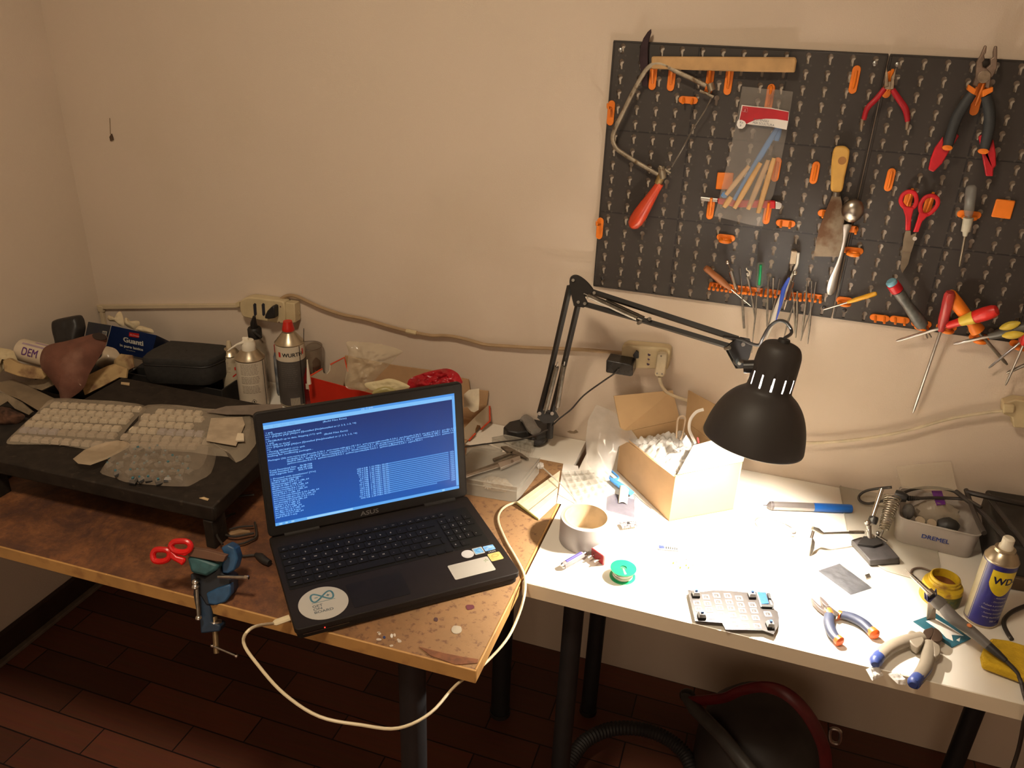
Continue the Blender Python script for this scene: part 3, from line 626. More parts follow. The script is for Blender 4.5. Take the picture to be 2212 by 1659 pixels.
# ---------------------------------------------------------------- pegboard on the back wall
def zx(ox_, oy_, sc): return lambda pts: [(ox_+x/sc, oy_+y/sc) for x, y in pts]
zA = zx(1270, 60, 4.424); zB = zx(1712, 60, 4.424); zC = zx(1270, 380, 4.424); zD = zx(1712, 380, 4.424); zE = zx(1750, 560, 4.78); zF = zx(1180, 580, 3.687)
PW, PH, PX0, PZ0, PD = 0.5315, 0.535, -0.0268, 1.1440, 0.0085
def peg_mat():
    m = bpy.data.materials.new('perforated_black_panel'); m.use_nodes = True; N = m.node_tree.nodes; L = m.node_tree.links; b = N['Principled BSDF']
    tc = N.new('ShaderNodeTexCoord'); sx = N.new('ShaderNodeSeparateXYZ'); L.new(tc.outputs['Object'], sx.inputs[0])
    def ma(op, a, bb=None, c=None):
        n = N.new('ShaderNodeMath'); n.operation = op
        for i, v in enumerate((a, bb, c)):
            if v is None: continue
            if isinstance(v, (int, float)): n.inputs[i].default_value = v
            else: L.new(v, n.inputs[i])
        return n.outputs[0]
    NX, NZ = 13, 18
    dx, dz = PW/NX, PH/NZ
    X = ma('DIVIDE', sx.outputs['X'], dx); Z = ma('DIVIDE', sx.outputs['Z'], dz)
    fx = ma('MULTIPLY', ma('SUBTRACT', ma('FRACT', X), 0.5), dx); fz = ma('MULTIPLY', ma('SUBTRACT', ma('FRACT', Z), 0.5), dz)
    # round upper hole + slot
    r = ma('SQRT', ma('ADD', ma('MULTIPLY', fx, fx), ma('POWER', ma('SUBTRACT', fz, 0.0045), 2.0)))
    circ = ma('LESS_THAN', r, 0.0053)
    slot = ma('MULTIPLY', ma('LESS_THAN', ma('ABSOLUTE', fx), 0.0028), ma('MULTIPLY', ma('LESS_THAN', fz, 0.004), ma('GREATER_THAN', fz, -0.0105)))
    hole = ma('MAXIMUM', circ, slot)
    # grooves that mark the nine fields
    gx = ma('ABSOLUTE', ma('SUBTRACT', ma('FRACT', ma('ADD', ma('DIVIDE', sx.outputs['X'], PW/3), 0.5)), 0.5)); gz = ma('ABSOLUTE', ma('SUBTRACT', ma('FRACT', ma('ADD', ma('DIVIDE', sx.outputs['Z'], PH/3), 0.5)), 0.5))
    gr = ma('MAXIMUM', ma('LESS_THAN', gx, 0.008), ma('LESS_THAN', gz, 0.008))
    hole = ma('MULTIPLY', hole, ma('SUBTRACT', 1.0, gr))
    # small pin dots between the holes
    f2 = ma('MULTIPLY', ma('SUBTRACT', ma('FRACT', ma('ADD', ma('MULTIPLY', X, 1.0), 0.18)), 0.5), dx); f3 = ma('MULTIPLY', ma('SUBTRACT', ma('FRACT', ma('ADD', Z, 0.45)), 0.5), dz)
    f2b = ma('MULTIPLY', ma('SUBTRACT', ma('FRACT', ma('ADD', ma('MULTIPLY', X, 1.0), 0.82)), 0.5), dx)
    dot = ma('MAXIMUM', ma('LESS_THAN', ma('ADD', ma('MULTIPLY', f2, f2), ma('MULTIPLY', f3, f3)), 0.0000045), ma('LESS_THAN', ma('ADD', ma('MULTIPLY', f2b, f2b), ma('MULTIPLY', f3, f3)), 0.0000045))
    nz = N.new('ShaderNodeTexNoise'); nz.inputs['Scale'].default_value = 40; L.new(tc.outputs['Object'], nz.inputs['Vector'])
    rp = N.new('ShaderNodeValToRGB'); rp.color_ramp.elements[0].color = (0.026, 0.020, 0.016, 1); rp.color_ramp.elements[1].color = (0.036, 0.028, 0.023, 1); L.new(nz.outputs['Fac'], rp.inputs['Fac'])
    mx = N.new('ShaderNodeMixRGB'); L.new(gr, mx.inputs['Fac']); L.new(rp.outputs['Color'], mx.inputs['Color1']); mx.inputs['Color2'].default_value = (0.008, 0.006, 0.005, 1)
    m2 = N.new('ShaderNodeMixRGB'); L.new(ma('MULTIPLY', dot, 0.55), m2.inputs['Fac']); L.new(mx.outputs['Color'], m2.inputs['Color1']); m2.inputs['Color2'].default_value = (0.075, 0.06, 0.05, 1)
    L.new(m2.outputs['Color'], b.inputs['Base Color']); b.inputs['Roughness'].default_value = 0.5
    L.new(ma('SUBTRACT', 1.0, hole), b.inputs['Alpha'])
    bp = N.new('ShaderNodeBump'); bp.inputs['Strength'].default_value = 0.5; bp.inputs['Distance'].default_value = 0.0015; L.new(ma('SUBTRACT', 1.0, gr), bp.inputs['Height']); L.new(bp.outputs['Normal'], b.inputs['Normal'])
    return m
M_PEG = peg_mat(); M_PEGR = mat('panel_rim', (0.028, 0.022, 0.018), 0.5)
M_SCREW = mat('zinc_screw', (0.5, 0.5, 0.48), 0.35, 0.9)
def peg_panel(x0, label):
    t = thing('pegboard_panel', label, 'pegboard', (x0, -PD, PZ0), 'black pegboard panels on the wall')
    # perforated face: local origin at the lower left corner so that the pattern sits on the panel
    m = MB(); m.prism([Vector((a, 0, b)) for a, b in [(0.003, 0.003), (PW-0.003, 0.003), (PW-0.003, PH-0.003), (0.003, PH-0.003)]], (0, 0.0012, 0))
    MI_ = MI[t.name]; MI[t.name] = Matrix.Identity(4); m.build('perforated_plate', M_PEG, t, smooth=False)
    m = MB()
    for a0, a1, b0, b1 in ((0, PW, 0, 0.004), (0, PW, PH-0.004, PH), (0, 0.004, 0.004, PH-0.004), (PW-0.004, PW, 0.004, PH-0.004)): m.box(((a0+a1)/2, 0.0035, (b0+b1)/2), (a1-a0, 0.0080, b1-b0))
    for i in (1, 2): m.box((PW*i/3, 0.0045, PH/2), (0.006, 0.006, PH-0.008)); m.box((PW/2, 0.0045, PH*i/3), (PW-0.008, 0.006, 0.005))
    m.build('rim', M_PEGR, t, bev=0.0008)
    for a, b in ((0.016, PH-0.018), (PW-0.020, PH-0.018), (0.020, 0.022), (PW-0.018, 0.022)):
        s = MB(); s.lathe([(0.0001, 0.0014), (0.003, 0.0012), (0.0046, 0)], (a, -0.0001, b), (0, -1, 0), 16); s.build('screw', M_SCREW if b > 0.2 else M_BLACK, t)
    MI[t.name] = MI_
    return t
peg_panel(PX0, 'left black pegboard panel, holding the coping saw'); peg_panel(PX0+PW+0.004, 'right black pegboard panel, holding the red pliers and scissors')

def W(a, b, d): return oy(a, b, -d)
HK = PD+0.001
def capsule(L_, w_, n=6):
    r = w_/2; out = []
    for k in range(n+1): a = PI*k/n; out.append((r*math.cos(a), L_/2-r+r*math.sin(a)))
    for k in range(n+1): a = PI+PI*k/n; out.append((r*math.cos(a), -L_/2+r+r*math.sin(a)))
    return out
def hook_loc(a, b): return W(a, b, HK)
def vhook(a, b, label, L_=0.052, w_=0.0155, pin='up', grp='upright orange pegboard hooks'):
    c = hook_loc(a, b); t = thing('peg_hook', label, 'hook', c, grp); 
    m = MB(); m.prism([c+Vector((x, 0, z)) for x, z in capsule(L_, w_)], (0, -0.0035, 0)); m.build('hook_plate', M_ORANGE, t, bev=0.0012)
    m = MB()
    if pin == 'up': pts = [c+Vector((0, -0.003, -0.012)), c+Vector((0, -0.012, 0.004)), c+Vector((0, -0.018, 0.016)), c+Vector((0, -0.022, 0.028))]
    elif pin == 'side': pts = [c+Vector((0, -0.003, 0.010)), c+Vector((0.0, -0.016, 0.012)), c+Vector((-0.002, -0.028, 0.013)), c+Vector((-0.002, -0.030, 0.022))]
    else: pts = [c+Vector((0, -0.003, -0.016)), c+Vector((0, -0.0062, -0.004)), c+Vector((0, -0.0062, 0.010)), c+Vector((0, -0.004, 0.016))]
    m.tube(crom(pts, 4), 0.0028, 8); m.build('hook_pin', M_ORANGE, t); return t
def hhook(a, b, label, L_=0.040, w_=0.0145, kind='prongs', grp='level orange pegboard holders'):
    c = hook_loc(a, b); t = thing('peg_holder', label, 'hook', c, grp)
    m = MB(); m.prism([c+Vector((z, 0, x)) for x, z in capsule(L_, w_)], (0, -0.0035, 0)); m.build('holder_plate', M_ORANGE, t, bev=0.0012)
    if kind == 'prongs':
        for s in (-1, 1):
            m = MB(); m.tube(crom([c+Vector((s*0.009, -0.003, 0.003)), c+Vector((s*0.009, -0.012, 0.0)), c+Vector((s*0.009, -0.018, -0.006))], 4), 0.0026, 8); m.build('prong', M_ORANGE, t)
    else:
        m = MB(); m.tube([c+Vector((0.0105*math.cos(q), -0.013+0.0105*math.sin(q), -0.004)) for q in [2*PI*k/20 for k in range(20)]], 0.0042, 8, True, flat=1.0, up=(0, 0, 1)); m.build('holder_ring', M_ORANGE, t)
    return t
def sqplate(px, label):
    pts = wpoly(px, HK+0.004); c = sum(pts, Vector())/4; t = thing('peg_plate', label, 'hook', c, 'square orange pegboard plates')
    m = MB(); m.prism(pts, (0, 0.0045, 0)); m.build('plate', M_ORANGE, t, bev=0.003); return t
for a, b, l in ((1411, 166, 'orange hook under the left end of the wooden bar, leftmost of the four'), (1451, 168, 'orange hook under the wooden bar, inside the saw frame bend'), (1533, 176, 'orange hook under the wooden bar, behind the end of the saw frame'), (1574, 176, 'orange hook under the wooden bar, nearest the clear bag')):
    vhook(a, b, l)
vhook(1320, 244, 'orange hook on the left rim of the board beside the saw frame', pin='side'); vhook(1296, 493, 'orange hook on the left rim of the board, lowest of the left side', pin='side', L_=0.050)
vhook(1846, 172, 'orange upright hook, empty, near the top between bag and small red pliers', pin='low'); vhook(1760, 373, 'orange upright hook, empty, left of the putty knife handle', pin='low', L_=0.046); vhook(1922, 388, 'orange upright hook, empty, above the red scissors', pin='low', L_=0.046)
vhook(1535, 452, 'orange hook under the steel end of the red folding tool', L_=0.044); vhook(1657, 462, 'orange hook under the red end of the folding tool', L_=0.044); vhook(1662, 215, 'orange hook carrying the clear bag', L_=0.06); vhook(1677, 366, 'orange hook half hidden behind the clear bag', L_=0.05, pin='low')
vhook(1919, 182, 'orange hook the small red pliers hang from', L_=0.05); vhook(2111, 212, 'orange hook the large combination pliers hang from', L_=0.062); vhook(1961, 434, 'orange hook in the left finger ring of the red scissors', L_=0.036); vhook(2005, 442, 'orange hook in the right finger ring of the red scissors', L_=0.036); vhook(1816, 347, 'orange hook through the hole of the putty knife', L_=0.03, w_=0.010)
hhook(1487, 216, 'level orange holder inside the saw frame'); hhook(1697, 482, 'level orange holder right below the clear bag'); hhook(1900, 686, 'level orange holder on the bottom edge, left of the pair'); hhook(1943, 690, 'level orange holder on the bottom edge, right of the pair')
hhook(1568, 513, 'orange ring holder left of the bag foot, empty', kind='ring'); hhook(1843, 541, 'orange ring holder beside the spoon, empty', kind='ring'); hhook(1824, 648, 'orange ring holder gripping the small yellow screwdriver', kind='ring', L_=0.034); hhook(1788, 461, 'orange holder half behind the putty knife blade'); hhook(1838, 494, 'orange holder behind the spoon neck', kind='prongs', L_=0.03); hhook(2093, 463, 'orange ring holder with the clear handled screwdriver', kind='ring', L_=0.044); hhook(1990, 699, 'orange ring holder with the grey and red driver', kind='ring'); hhook(2044, 706, 'orange ring holder with the red clear screwdriver', kind='ring'); hhook(2115, 728, 'orange ring holder with the orange handled screwdriver', kind='ring'); hhook(2203, 742, 'orange ring holder at the right edge of the picture with the grey yellow screwdrivers', kind='ring')
sqplate(zA([(1238, 1382), (1395, 1388), (1375, 1552), (1218, 1545)]), 'orange square plate left of the clear bag'); sqplate(zD([(1950, 220), (2135, 240), (2085, 418), (1898, 392)]), 'orange square plate at the right edge of the board')
# comb rack: four short racks with prongs
t = thing('comb_rack', 'row of small orange prongs holding files and probes under the board', 'tool rack', W(1655, 630, HK))
cells = []
for (a0, b0, a1, b1, n) in ((1535, 614, 1607, 625, 9), (1613, 623, 1645, 630, 5), (1655, 628, 1687, 635, 4), (1697, 634, 1729, 640, 4), (1739, 638, 1772, 643, 4)):
    pA, pB = W(a0, b0, HK), W(a1, b1, HK); m = MB(); m.box(((pA.x+pB.x)/2, -HK-0.002, (pA.z+pB.z)/2+0.002), ((pB-pA).length+0.004, 0.004, 0.010)); m.build('rack_bar', M_ORANGE, t, bev=0.001)
    for k in range(n):
        p = pA.lerp(pB, k/(n-1)); p.z = (pA.z+pB.z)/2-0.002
        m = MB(); m.tube([p+Vector((0, -0.002, 0.004)), p+Vector((0, -0.016, 0.0)), p+Vector((0, -0.022, -0.001))], [0.003, 0.003, 0.0036], 8); m.ball(p+Vector((0, -0.022, -0.001)), 0.0038, 8); m.build('prong', M_ORANGE, t)

# ---------------------------------------------------------------- tools on the board
def bar_px(m, pts, d, r, seg=10, flat=None):
    P = [W(a, b, (d[i] if isinstance(d, (list, tuple)) else d)) for i, (a, b) in enumerate(pts)]
    return m.tube(crom(P, 5) if len(P) > 2 else P, r, seg, flat=flat, up=(0, 1, 0) if flat else None)
def tl(name, label, cat, a, b, d=0.03, group=None): return thing(name, label, cat, W(a, b, d), group)
M_SAWF = mat('nickel_frame', (0.42, 0.36, 0.27), 0.4, 0.8, var=0.15, scale=60, dirt=((0.12, 0.07, 0.03), 70, 0.56, 0.7))
M_HREDO = mat('orange_red_wood', (0.56, 0.055, 0.015), 0.32, var=0.06, coat=0.4)
t = tl('coping_saw', 'coping saw with grey bow frame and orange-red wooden handle', 'saw', 1400, 300)
fr_ = zA([(1130, 555), (1000, 490), (840, 415), (780, 378), (700, 345), (640, 342), (590, 370), (540, 425), (440, 600), (340, 800), (265, 960), (240, 1030), (245, 1100), (280, 1160), (340, 1205), (500, 1305), (690, 1415)])
m = MB(); bar_px(m, fr_, 0.032, 0.0048, 8, flat=0.5); m.build('bow_frame', M_SAWF, t)
m = MB(); bar_px(m, zA([(1185, 660), (1120, 790), (1010, 960), (900, 1160), (800, 1330)]), 0.030, 0.0016, 6); m.build('saw_blade', M_DSTEEL, t)
for pts in (zA([(1165, 530), (1185, 600)]), zA([(700, 1330), (720, 1440)])):
    m = MB(); m.cyl(W(*pts[0], 0.036), W(*pts[1], 0.036), 0.0075, seg=14); m.build('blade_clamp', M_SAWF, t)
for pts in (zA([(1070, 600), (1200, 660)]), zA([(1150, 650), (1180, 560)]), zA([(680, 1320), (790, 1390)])):
    m = MB(); m.cyl(W(*pts[0], 0.034), W(*pts[1], 0.034), 0.003, seg=8); m.build('wing_screw', M_SAWF, t)
hs = zA([(715, 1385), (690, 1425)]); m = MB(); m.cyl(W(*zA([(710, 1400)])[0], 0.032), W(*zA([(668, 1490)])[0], 0.032), 0.0085, seg=16); m.build('ferrule', mat('brass_ferrule', (0.45, 0.33, 0.15), 0.35, 0.9), t)
P0 = W(*zC([(690, 70)])[0], 0.032); P1 = W(*zC([(415, 500)])[0], 0.032); HL = (P1-P0).length
m = MB(); m.lathe([(0.0, 0), (0.0085, 0), (0.0095, HL*0.12), (0.0115, HL*0.3), (0.0145, HL*0.5), (0.0165, HL*0.68), (0.0165, HL*0.82), (0.0135, HL*0.93), (0.007, HL*0.985), (0, HL)], P0, P1-P0, 24); m.build('handle', M_HREDO, t)
# dark blade with wooden bar
t = tl('wooden_bar', 'pale wooden bar lying across four orange hooks at the top of the board', 'bar', 1560, 140)
m = MB(); m.prism(wpoly([(1407, 122), (1719, 124), (1720, 130), (1717, 157), (1640, 156), (1500, 152), (1406, 149)], 0.036), (0, 0.014, 0)); m.build('bar', M_WOOD, t, bev=0.003) if False else None
m2 = MB(); m2.prism(wpoly([(1407, 122), (1719, 124), (1721, 132), (1717, 157), (1640, 156), (1500, 152), (1406, 149)], 0.034), (0, 0.014, 0)); b_ = m2.build('wooden_bar', M_WOOD, None, bev=0.003)
bpy.data.objects.remove(t, do_unlink=True); tag(b_, 'pale wooden bar lying across four orange hooks at the top of the board', 'wooden bar')
m = MB(); m.prism(wpoly(zA([(603, 10), (606, 45), (585, 115), (575, 180), (572, 560), (520, 560), (490, 300), (500, 180), (530, 100), (570, 40)]), 0.0185), (0, 0.0025, 0)); b_ = m.build('pointed_blade', mat('blued_steel', (0.05, 0.03, 0.035), 0.35, 0.7, var=0.2, scale=40), None, bev=0.0008); tag(b_, 'dark pointed blade sticking up over the top edge of the board behind the saw', 'blade')  # a dark pointed blade, kind of tool unknown

# clear bag with modelling tools
M_BAG = clear('clear_bag_film', (0.62, 0.56, 0.50), 0.26, 0.2, 0.25, 40)
t = tl('tool_bag', 'clear plastic hang bag with red header holding wooden modelling tools', 'bag', 1640, 330)
BG = zA([(1475, 560), (1600, 572), (1700, 585), (1800, 590), (1960, 612), (1905, 980), (1850, 1250), (1770, 1600), (1740, 1660)])+zC([(1685, 400), (1675, 484), (1560, 470), (1400, 430), (1205, 385)])+zA([(1262, 1600), (1330, 1300), (1400, 980), (1440, 780)])
c0 = W(1640, 330, 0.042)
def bagface(px, d, bulge):
    P = wpoly(px, d); m = MB(); n = len(P); cen = sum(P, Vector())/n
    rings = []
    for s in (1.0, 0.96, 0.88, 0.75, 0.55, 0.3, 0.05):
        rings.append([cen+(p-cen)*s+Vector((0, -bulge*(1-s**2.5)+0.0012*noise.noise((cen+(p-cen)*s)*45), 0)) for p in P])
    V = [[m.bm.verts.new(q) for q in r] for r in rings]
    for i in range(len(V)-1):
        for j in range(n): m.bm.faces.new((V[i][j], V[i][(j+1) % n], V[i+1][(j+1) % n], V[i+1][j]))
    m.bm.faces.new(V[-1]); return m
bagface(BG, 0.026, 0.012).build('bag_film', M_BAG, t); 
hd = zA([(1470, 737), (1600, 752), (1750, 765), (1920, 800), (1918, 870), (1898, 975), (1750, 945), (1600, 930), (1510, 918), (1500, 945), (1475, 965), (1440, 962), (1422, 930), (1428, 895), (1445, 870)])
m = MB(); m.prism(wpoly(hd, 0.044), (0, 0.0012, 0)); hc = m.build('header_card', M_PAPER, t, smooth=False)
rd = zA([(1478, 748), (1600, 760), (1750, 775), (1918, 806), (1912, 890), (1800, 872), (1700, 868), (1600, 880), (1540, 905), (1515, 920), (1500, 895), (1470, 880), (1448, 880)])
m = MB(); m.prism(wpoly(rd, 0.0446), (0, 0.0005, 0)); m.build('red_band', mat('red_print', (0.45, 0.012, 0.02), 0.5), hc, smooth=False)
wx = (W(*zA([(1918, 806)])[0], 0.0448)-W(*zA([(1478, 748)])[0], 0.0448))
text('card_words', '8 UTENSILI\nPER SCULTURA\nMULTIUSO 45', 0.0062, frame(W(*zA([(1580, 885)])[0], 0.0450), wx, (0, 0, 1)), M_GREYP, hc)
text('card_words', 'Kit\n 8', 0.006, frame(W(*zA([(1448, 912)])[0], 0.0450), wx, (0, 0, 1)), M_GREYP, hc)
sqm = zA([(1480, 762), (1525, 768), (1522, 806), (1476, 800)]); m = MB(); P_ = wpoly(sqm, 0.0452); m.tube(P_, 0.0004, 4, True); m.build('card_mark', mat('pink_print', (0.7, 0.35, 0.35), 0.6), hc)
text('card_words', '8', 0.007, frame(W(*zA([(1490, 800)])[0], 0.0452), wx, (0, 0, 1)), mat('pink_print', (0.7, 0.35, 0.35)), hc)
def stickp(a, b, m_, r, grp, label, d=(0.034, 0.034), nm='modelling_tool', flat=0.55):
    m = MB(); p0, p1 = W(*a, d[0]), W(*b, d[1]); n = 8
    m.tube([p0.lerp(p1, k/n) for k in range(n+1)], [r*(0.75+0.25*math.sin(PI*k/n)) for k in range(n+1)], 8, flat=flat, up=(0, 1, 0)); o = m.build(nm, m_, None); tag(o, label, 'modelling tool', grp); return o
M_BLUEP = mat('blue_plastic', (0.06, 0.22, 0.50), 0.4, var=0.08)
gt = 'modelling tools in the clear bag'
stickp(zA([(1540, 1320)])[0], zC([(1320, 180)])[0], M_WOOD, 0.0055, gt, 'short wooden stick crossing leftmost in the clear bag', (0.030, 0.030)); stickp(zA([(1650, 1290)])[0], zC([(1400, 310)])[0], M_WOOD, 0.0060, gt, 'long wooden tool, second from the left of those standing in the bag', (0.037, 0.037)); stickp(zA([(1725, 1265)])[0], zC([(1530, 320)])[0], M_WOOD, 0.0060, gt, 'long wooden tool, middle one standing in the clear bag', (0.031, 0.031)); stickp(zA([(1780, 1245)])[0], zC([(1625, 355)])[0], M_WOOD, 0.0058, gt, 'long wooden tool, rightmost in the clear bag', (0.037, 0.037)); stickp(zC([(1370, 200)])[0], zC([(1300, 300)])[0], M_WOOD, 0.006, gt, 'wooden tool tip lowest left in the clear bag', (0.033, 0.033))
stickp(zA([(1850, 890)])[0], zC([(1400, 230)])[0], M_BLUEP, 0.0062, gt, 'long blue plastic modelling tool running up the bag', (0.028, 0.030)); stickp(zA([(1830, 960)])[0], zA([(1800, 1080)])[0], M_BLUEP, 0.0065, gt, 'short blue plastic modelling tool near the header card', (0.024, 0.024)); stickp(zC([(1280, 170)])[0], zC([(1330, 190)])[0], M_BLUEP, 0.007, gt, 'blue plastic tool tip at the left foot of the bag', (0.026, 0.026))
# folding tool behind the bag
t = tl('folding_tool', 'red and steel folding tool lying level behind the foot of the clear bag', 'tool', 1600, 440, 0.022)
m = MB(); m.prism(wpoly(zC([(1080, 215), (1200, 225), (1235, 230), (1235, 250), (1160, 245), (1090, 235)]), 0.024), (0, 0.004, 0)); m.build('steel_blade', M_STEEL, t)
for q in ((1080, 205, 1240, 222), ): m = MB(); m.cyl(W(*zC([(q[0], q[1])])[0], 0.026), W(*zC([(q[2], q[3])])[0], 0.026), 0.0012, seg=6); m.build('steel_pin', M_STEEL, t)
m = MB(); m.prism(wpoly(zC([(1240, 215), (1500, 230), (1720, 235), (1790, 240), (1790, 315), (1700, 310), (1400, 300), (1240, 270)]), 0.024), (0, 0.008, 0)); m.build('handle', mat('red_handle', (0.5, 0.01, 0.015), 0.3), t, bev=0.002)
m = MB(); m.prism(wpoly(zC([(1790, 245), (1835, 250), (1855, 265), (1855, 300), (1835, 318), (1790, 315)]), 0.0235), (0, 0.007, 0)); m.build('steel_end', M_STEEL, t, bev=0.001)
# putty knife
t = tl('putty_knife', 'putty knife with yellow wooden handle and dirty steel blade', 'putty knife', 1808, 430)
PK = zB([(430, 1135), (500, 1135), (540, 1165), (547, 1200), (530, 1300), (500, 1430), (470, 1568), (372, 1568), (368, 1450), (372, 1300), (385, 1200), (400, 1155)])
m = MB(); P = crom(wpoly(PK, 0.034), 3, True); m.prism(P, (0, 0.012, 0)); m.build('handle', mat('yellow_wood', (0.66, 0.38, 0.09), 0.4, var=0.05), t, bev=0.004, seg=3)
m = MB(); c_ = W(*zB([(474, 1270)])[0], 0.0345); m.cyl(c_, c_+Vector((0, 0.002, 0)), 0.0078); m.build('handle_hole', mat('hole_wood', (0.33, 0.15, 0.04), 0.6), t)
m = MB(); m.cyl(W(*zD([(418, 150)])[0], 0.030), W(*zD([(410, 192)])[0], 0.030), 0.0085, seg=16); m.build('ferrule', M_DSTEEL, t)
m = MB(); m.prism(wpoly(zD([(380, 185), (455, 185), (470, 250), (492, 420), (490, 600), (480, 775), (200, 768), (250, 520), (310, 350)]), 0.030), (0, 0.0014, 0)); m.build('blade', mat('dirty_steel', (0.20, 0.15, 0.10), 0.45, 0.75, dirt=((0.10, 0.05, 0.025), 22, 0.45, 0.6)), t, smooth=False)
# spoon
t = tl('spoon', 'steel spoon with round bowl hanging handle down beside the putty knife', 'spoon', 1835, 470)
M_SPOON = mat('spoon_steel', (0.50, 0.46, 0.40), 0.3, 1.0, var=0.05)
c_ = W(*zD([(578, 325)])[0], 0.040); rx = (W(*zD([(685, 325)])[0], 0.04)-c_).length
m = MB(); rows = []
for i in range(9):
    a = PI/2*i/8; rows.append([c_+Vector((math.cos(2*PI*k/32)*rx*math.cos(a), -0.016*math.sin(a)+0.004, math.sin(2*PI*k/32)*rx*1.13*math.cos(a)-0.002)) for k in range(32)])
m.quadgrid(rows, True); m.build('bowl', M_SPOON, t, solid=0.0012)
m = MB(); P = [W(*p, 0.036) for p in zD([(525, 450), (515, 520), (500, 620), (460, 780), (420, 900), (385, 1000), (365, 1090), (358, 1145)])]; m.tube(crom(P, 3), [0.009]+[0.0052]*6+[0.004]*5+[0.0065]*3+[0.0105]*4+[0.0095, 0.007, 0.003], 10, flat=0.22, up=(0, 1, 0)) if False else m.tube(P, [0.013, 0.0055, 0.0035, 0.004, 0.0065, 0.0105, 0.0112, 0.004], 12, flat=0.2, up=(0, 1, 0)); m.build('handle', M_SPOON, t, sub=1)
# scissors on the board
M_REDS = mat('scissors_red', (0.50, 0.012, 0.018), 0.35)
t = tl('scissors', 'red handled scissors hanging upside down by their finger rings on the board', 'scissors', 1975, 480)
def ring_px(pts, d, r, name, parent, mt, flat=0.6): m = MB(); m.tube(crom([W(a, b, d) for a, b in pts], 5, True), r, 8, True, flat=flat, up=(0, 1, 0)); return m.build(name, mt, parent)
ring_px(zD([(1110, 150), (1165, 165), (1185, 220), (1175, 275), (1130, 320), (1085, 310), (1045, 270), (1035, 225), (1060, 175)]), 0.034, 0.0042, 'finger_ring', t, M_REDS)
ring_px(zD([(1330, 190), (1380, 215), (1388, 265), (1355, 320), (1300, 365), (1245, 370), (1222, 320), (1230, 260), (1270, 205)]), 0.034, 0.0042, 'finger_ring', t, M_REDS)
m = MB(); m.prism(wpoly(zD([(1050, 290), (1165, 300), (1140, 400), (1128, 525), (1078, 525), (1080, 400)]), 0.037), (0, 0.006, 0)); m.build('handle_shank', M_REDS, t, bev=0.002)
m = MB(); m.prism(wpoly(zD([(1215, 345), (1310, 365), (1240, 440), (1205, 540), (1152, 538), (1190, 430)]), 0.037), (0, 0.006, 0)); m.build('handle_shank', M_REDS, t, bev=0.002)
M_SCB = mat('scissor_steel', (0.40, 0.33, 0.24), 0.3, 0.9)
m = MB(); m.prism(wpoly(zD([(1080, 525), (1128, 525), (1130, 570), (1185, 540), (1170, 620), (1130, 740), (1105, 840), (1048, 930), (1030, 880), (1045, 740), (1062, 600)]), 0.034), (0, 0.0035, 0)); m.build('blades', M_SCB, t, smooth=False)
m = MB(); m.cyl(W(*zD([(1168, 600)])[0], 0.037), W(*zD([(1168, 600)])[0], 0.032), 0.004, seg=12); m.build('pivot_screw', M_CHROME, t)
m = MB(); m.prism(wpoly(zD([(1050, 728), (1128, 730), (1126, 742), (1050, 740)]), 0.0352), (0, 0.0012, 0)); m.build('bright_band', M_CHROME, t)
# small red pliers
def curve_handle(pts, d, r, name, parent, mt, seg=12, flat=0.8): 
    m = MB(); P = crom([W(a, b, d) for a, b in pts], 5); n = len(P)
    rr = [r[min(int(k/(n-1)*(len(r)-1)), len(r)-2)]*(1-((k/(n-1)*(len(r)-1)) % 1 if k < n-1 else 1))+r[min(int(k/(n-1)*(len(r)-1))+1, len(r)-1)]*((k/(n-1)*(len(r)-1)) % 1 if k < n-1 else 1) for k in range(n)] if isinstance(r, list) else r
    m.tube(P, rr, seg, flat=flat, up=(0, 1, 0)); return m.build(name, mt, parent)
t = tl('small_pliers', 'small pliers with thin red handles and tapered jaws, hanging open', 'pliers', 1915, 200)
M_REDG = mat('red_grip', (0.42, 0.012, 0.022), 0.4)
curve_handle(zB([(880, 580), (800, 680), (715, 770), (680, 880)]), 0.036, [0.0050, 0.0052, 0.0052, 0.0046], 'grip', t, M_REDG); curve_handle(zB([(955, 590), (1015, 680), (1080, 780), (1100, 895)]), 0.036, [0.0050, 0.0056, 0.0060, 0.0046], 'grip', t, M_REDG)
M_BRASS = mat('worn_steel_warm', (0.42, 0.33, 0.24), 0.4, 0.8, var=0.2, scale=60)
curve_handle(zB([(668, 870), (655, 975)]), 0.036, [0.0042, 0.003], 'handle_end', t, M_BRASS); curve_handle(zB([(1102, 880), (1090, 975)]), 0.036, [0.0042, 0.003], 'handle_end', t, M_BRASS)
m = MB(); m.prism(wpoly(zB([(900, 378), (912, 440), (918, 560), (875, 572), (878, 520), (885, 430)]), 0.037), (0, 0.006, 0)); m.build('jaw', M_BRASS, t, bev=0.001); m = MB(); m.prism(wpoly(zB([(993, 378), (975, 500), (968, 590), (930, 590), (945, 470), (965, 440)]), 0.037), (0, 0.006, 0)); m.build('jaw', M_BRASS, t, bev=0.001)
m = MB(); m.prism(wpoly(zB([(875, 560), (900, 520), (950, 510), (970, 560), (965, 590), (880, 590)]), 0.035), (0, 0.005, 0)); m.build('joint', M_BRASS, t, bev=0.001)
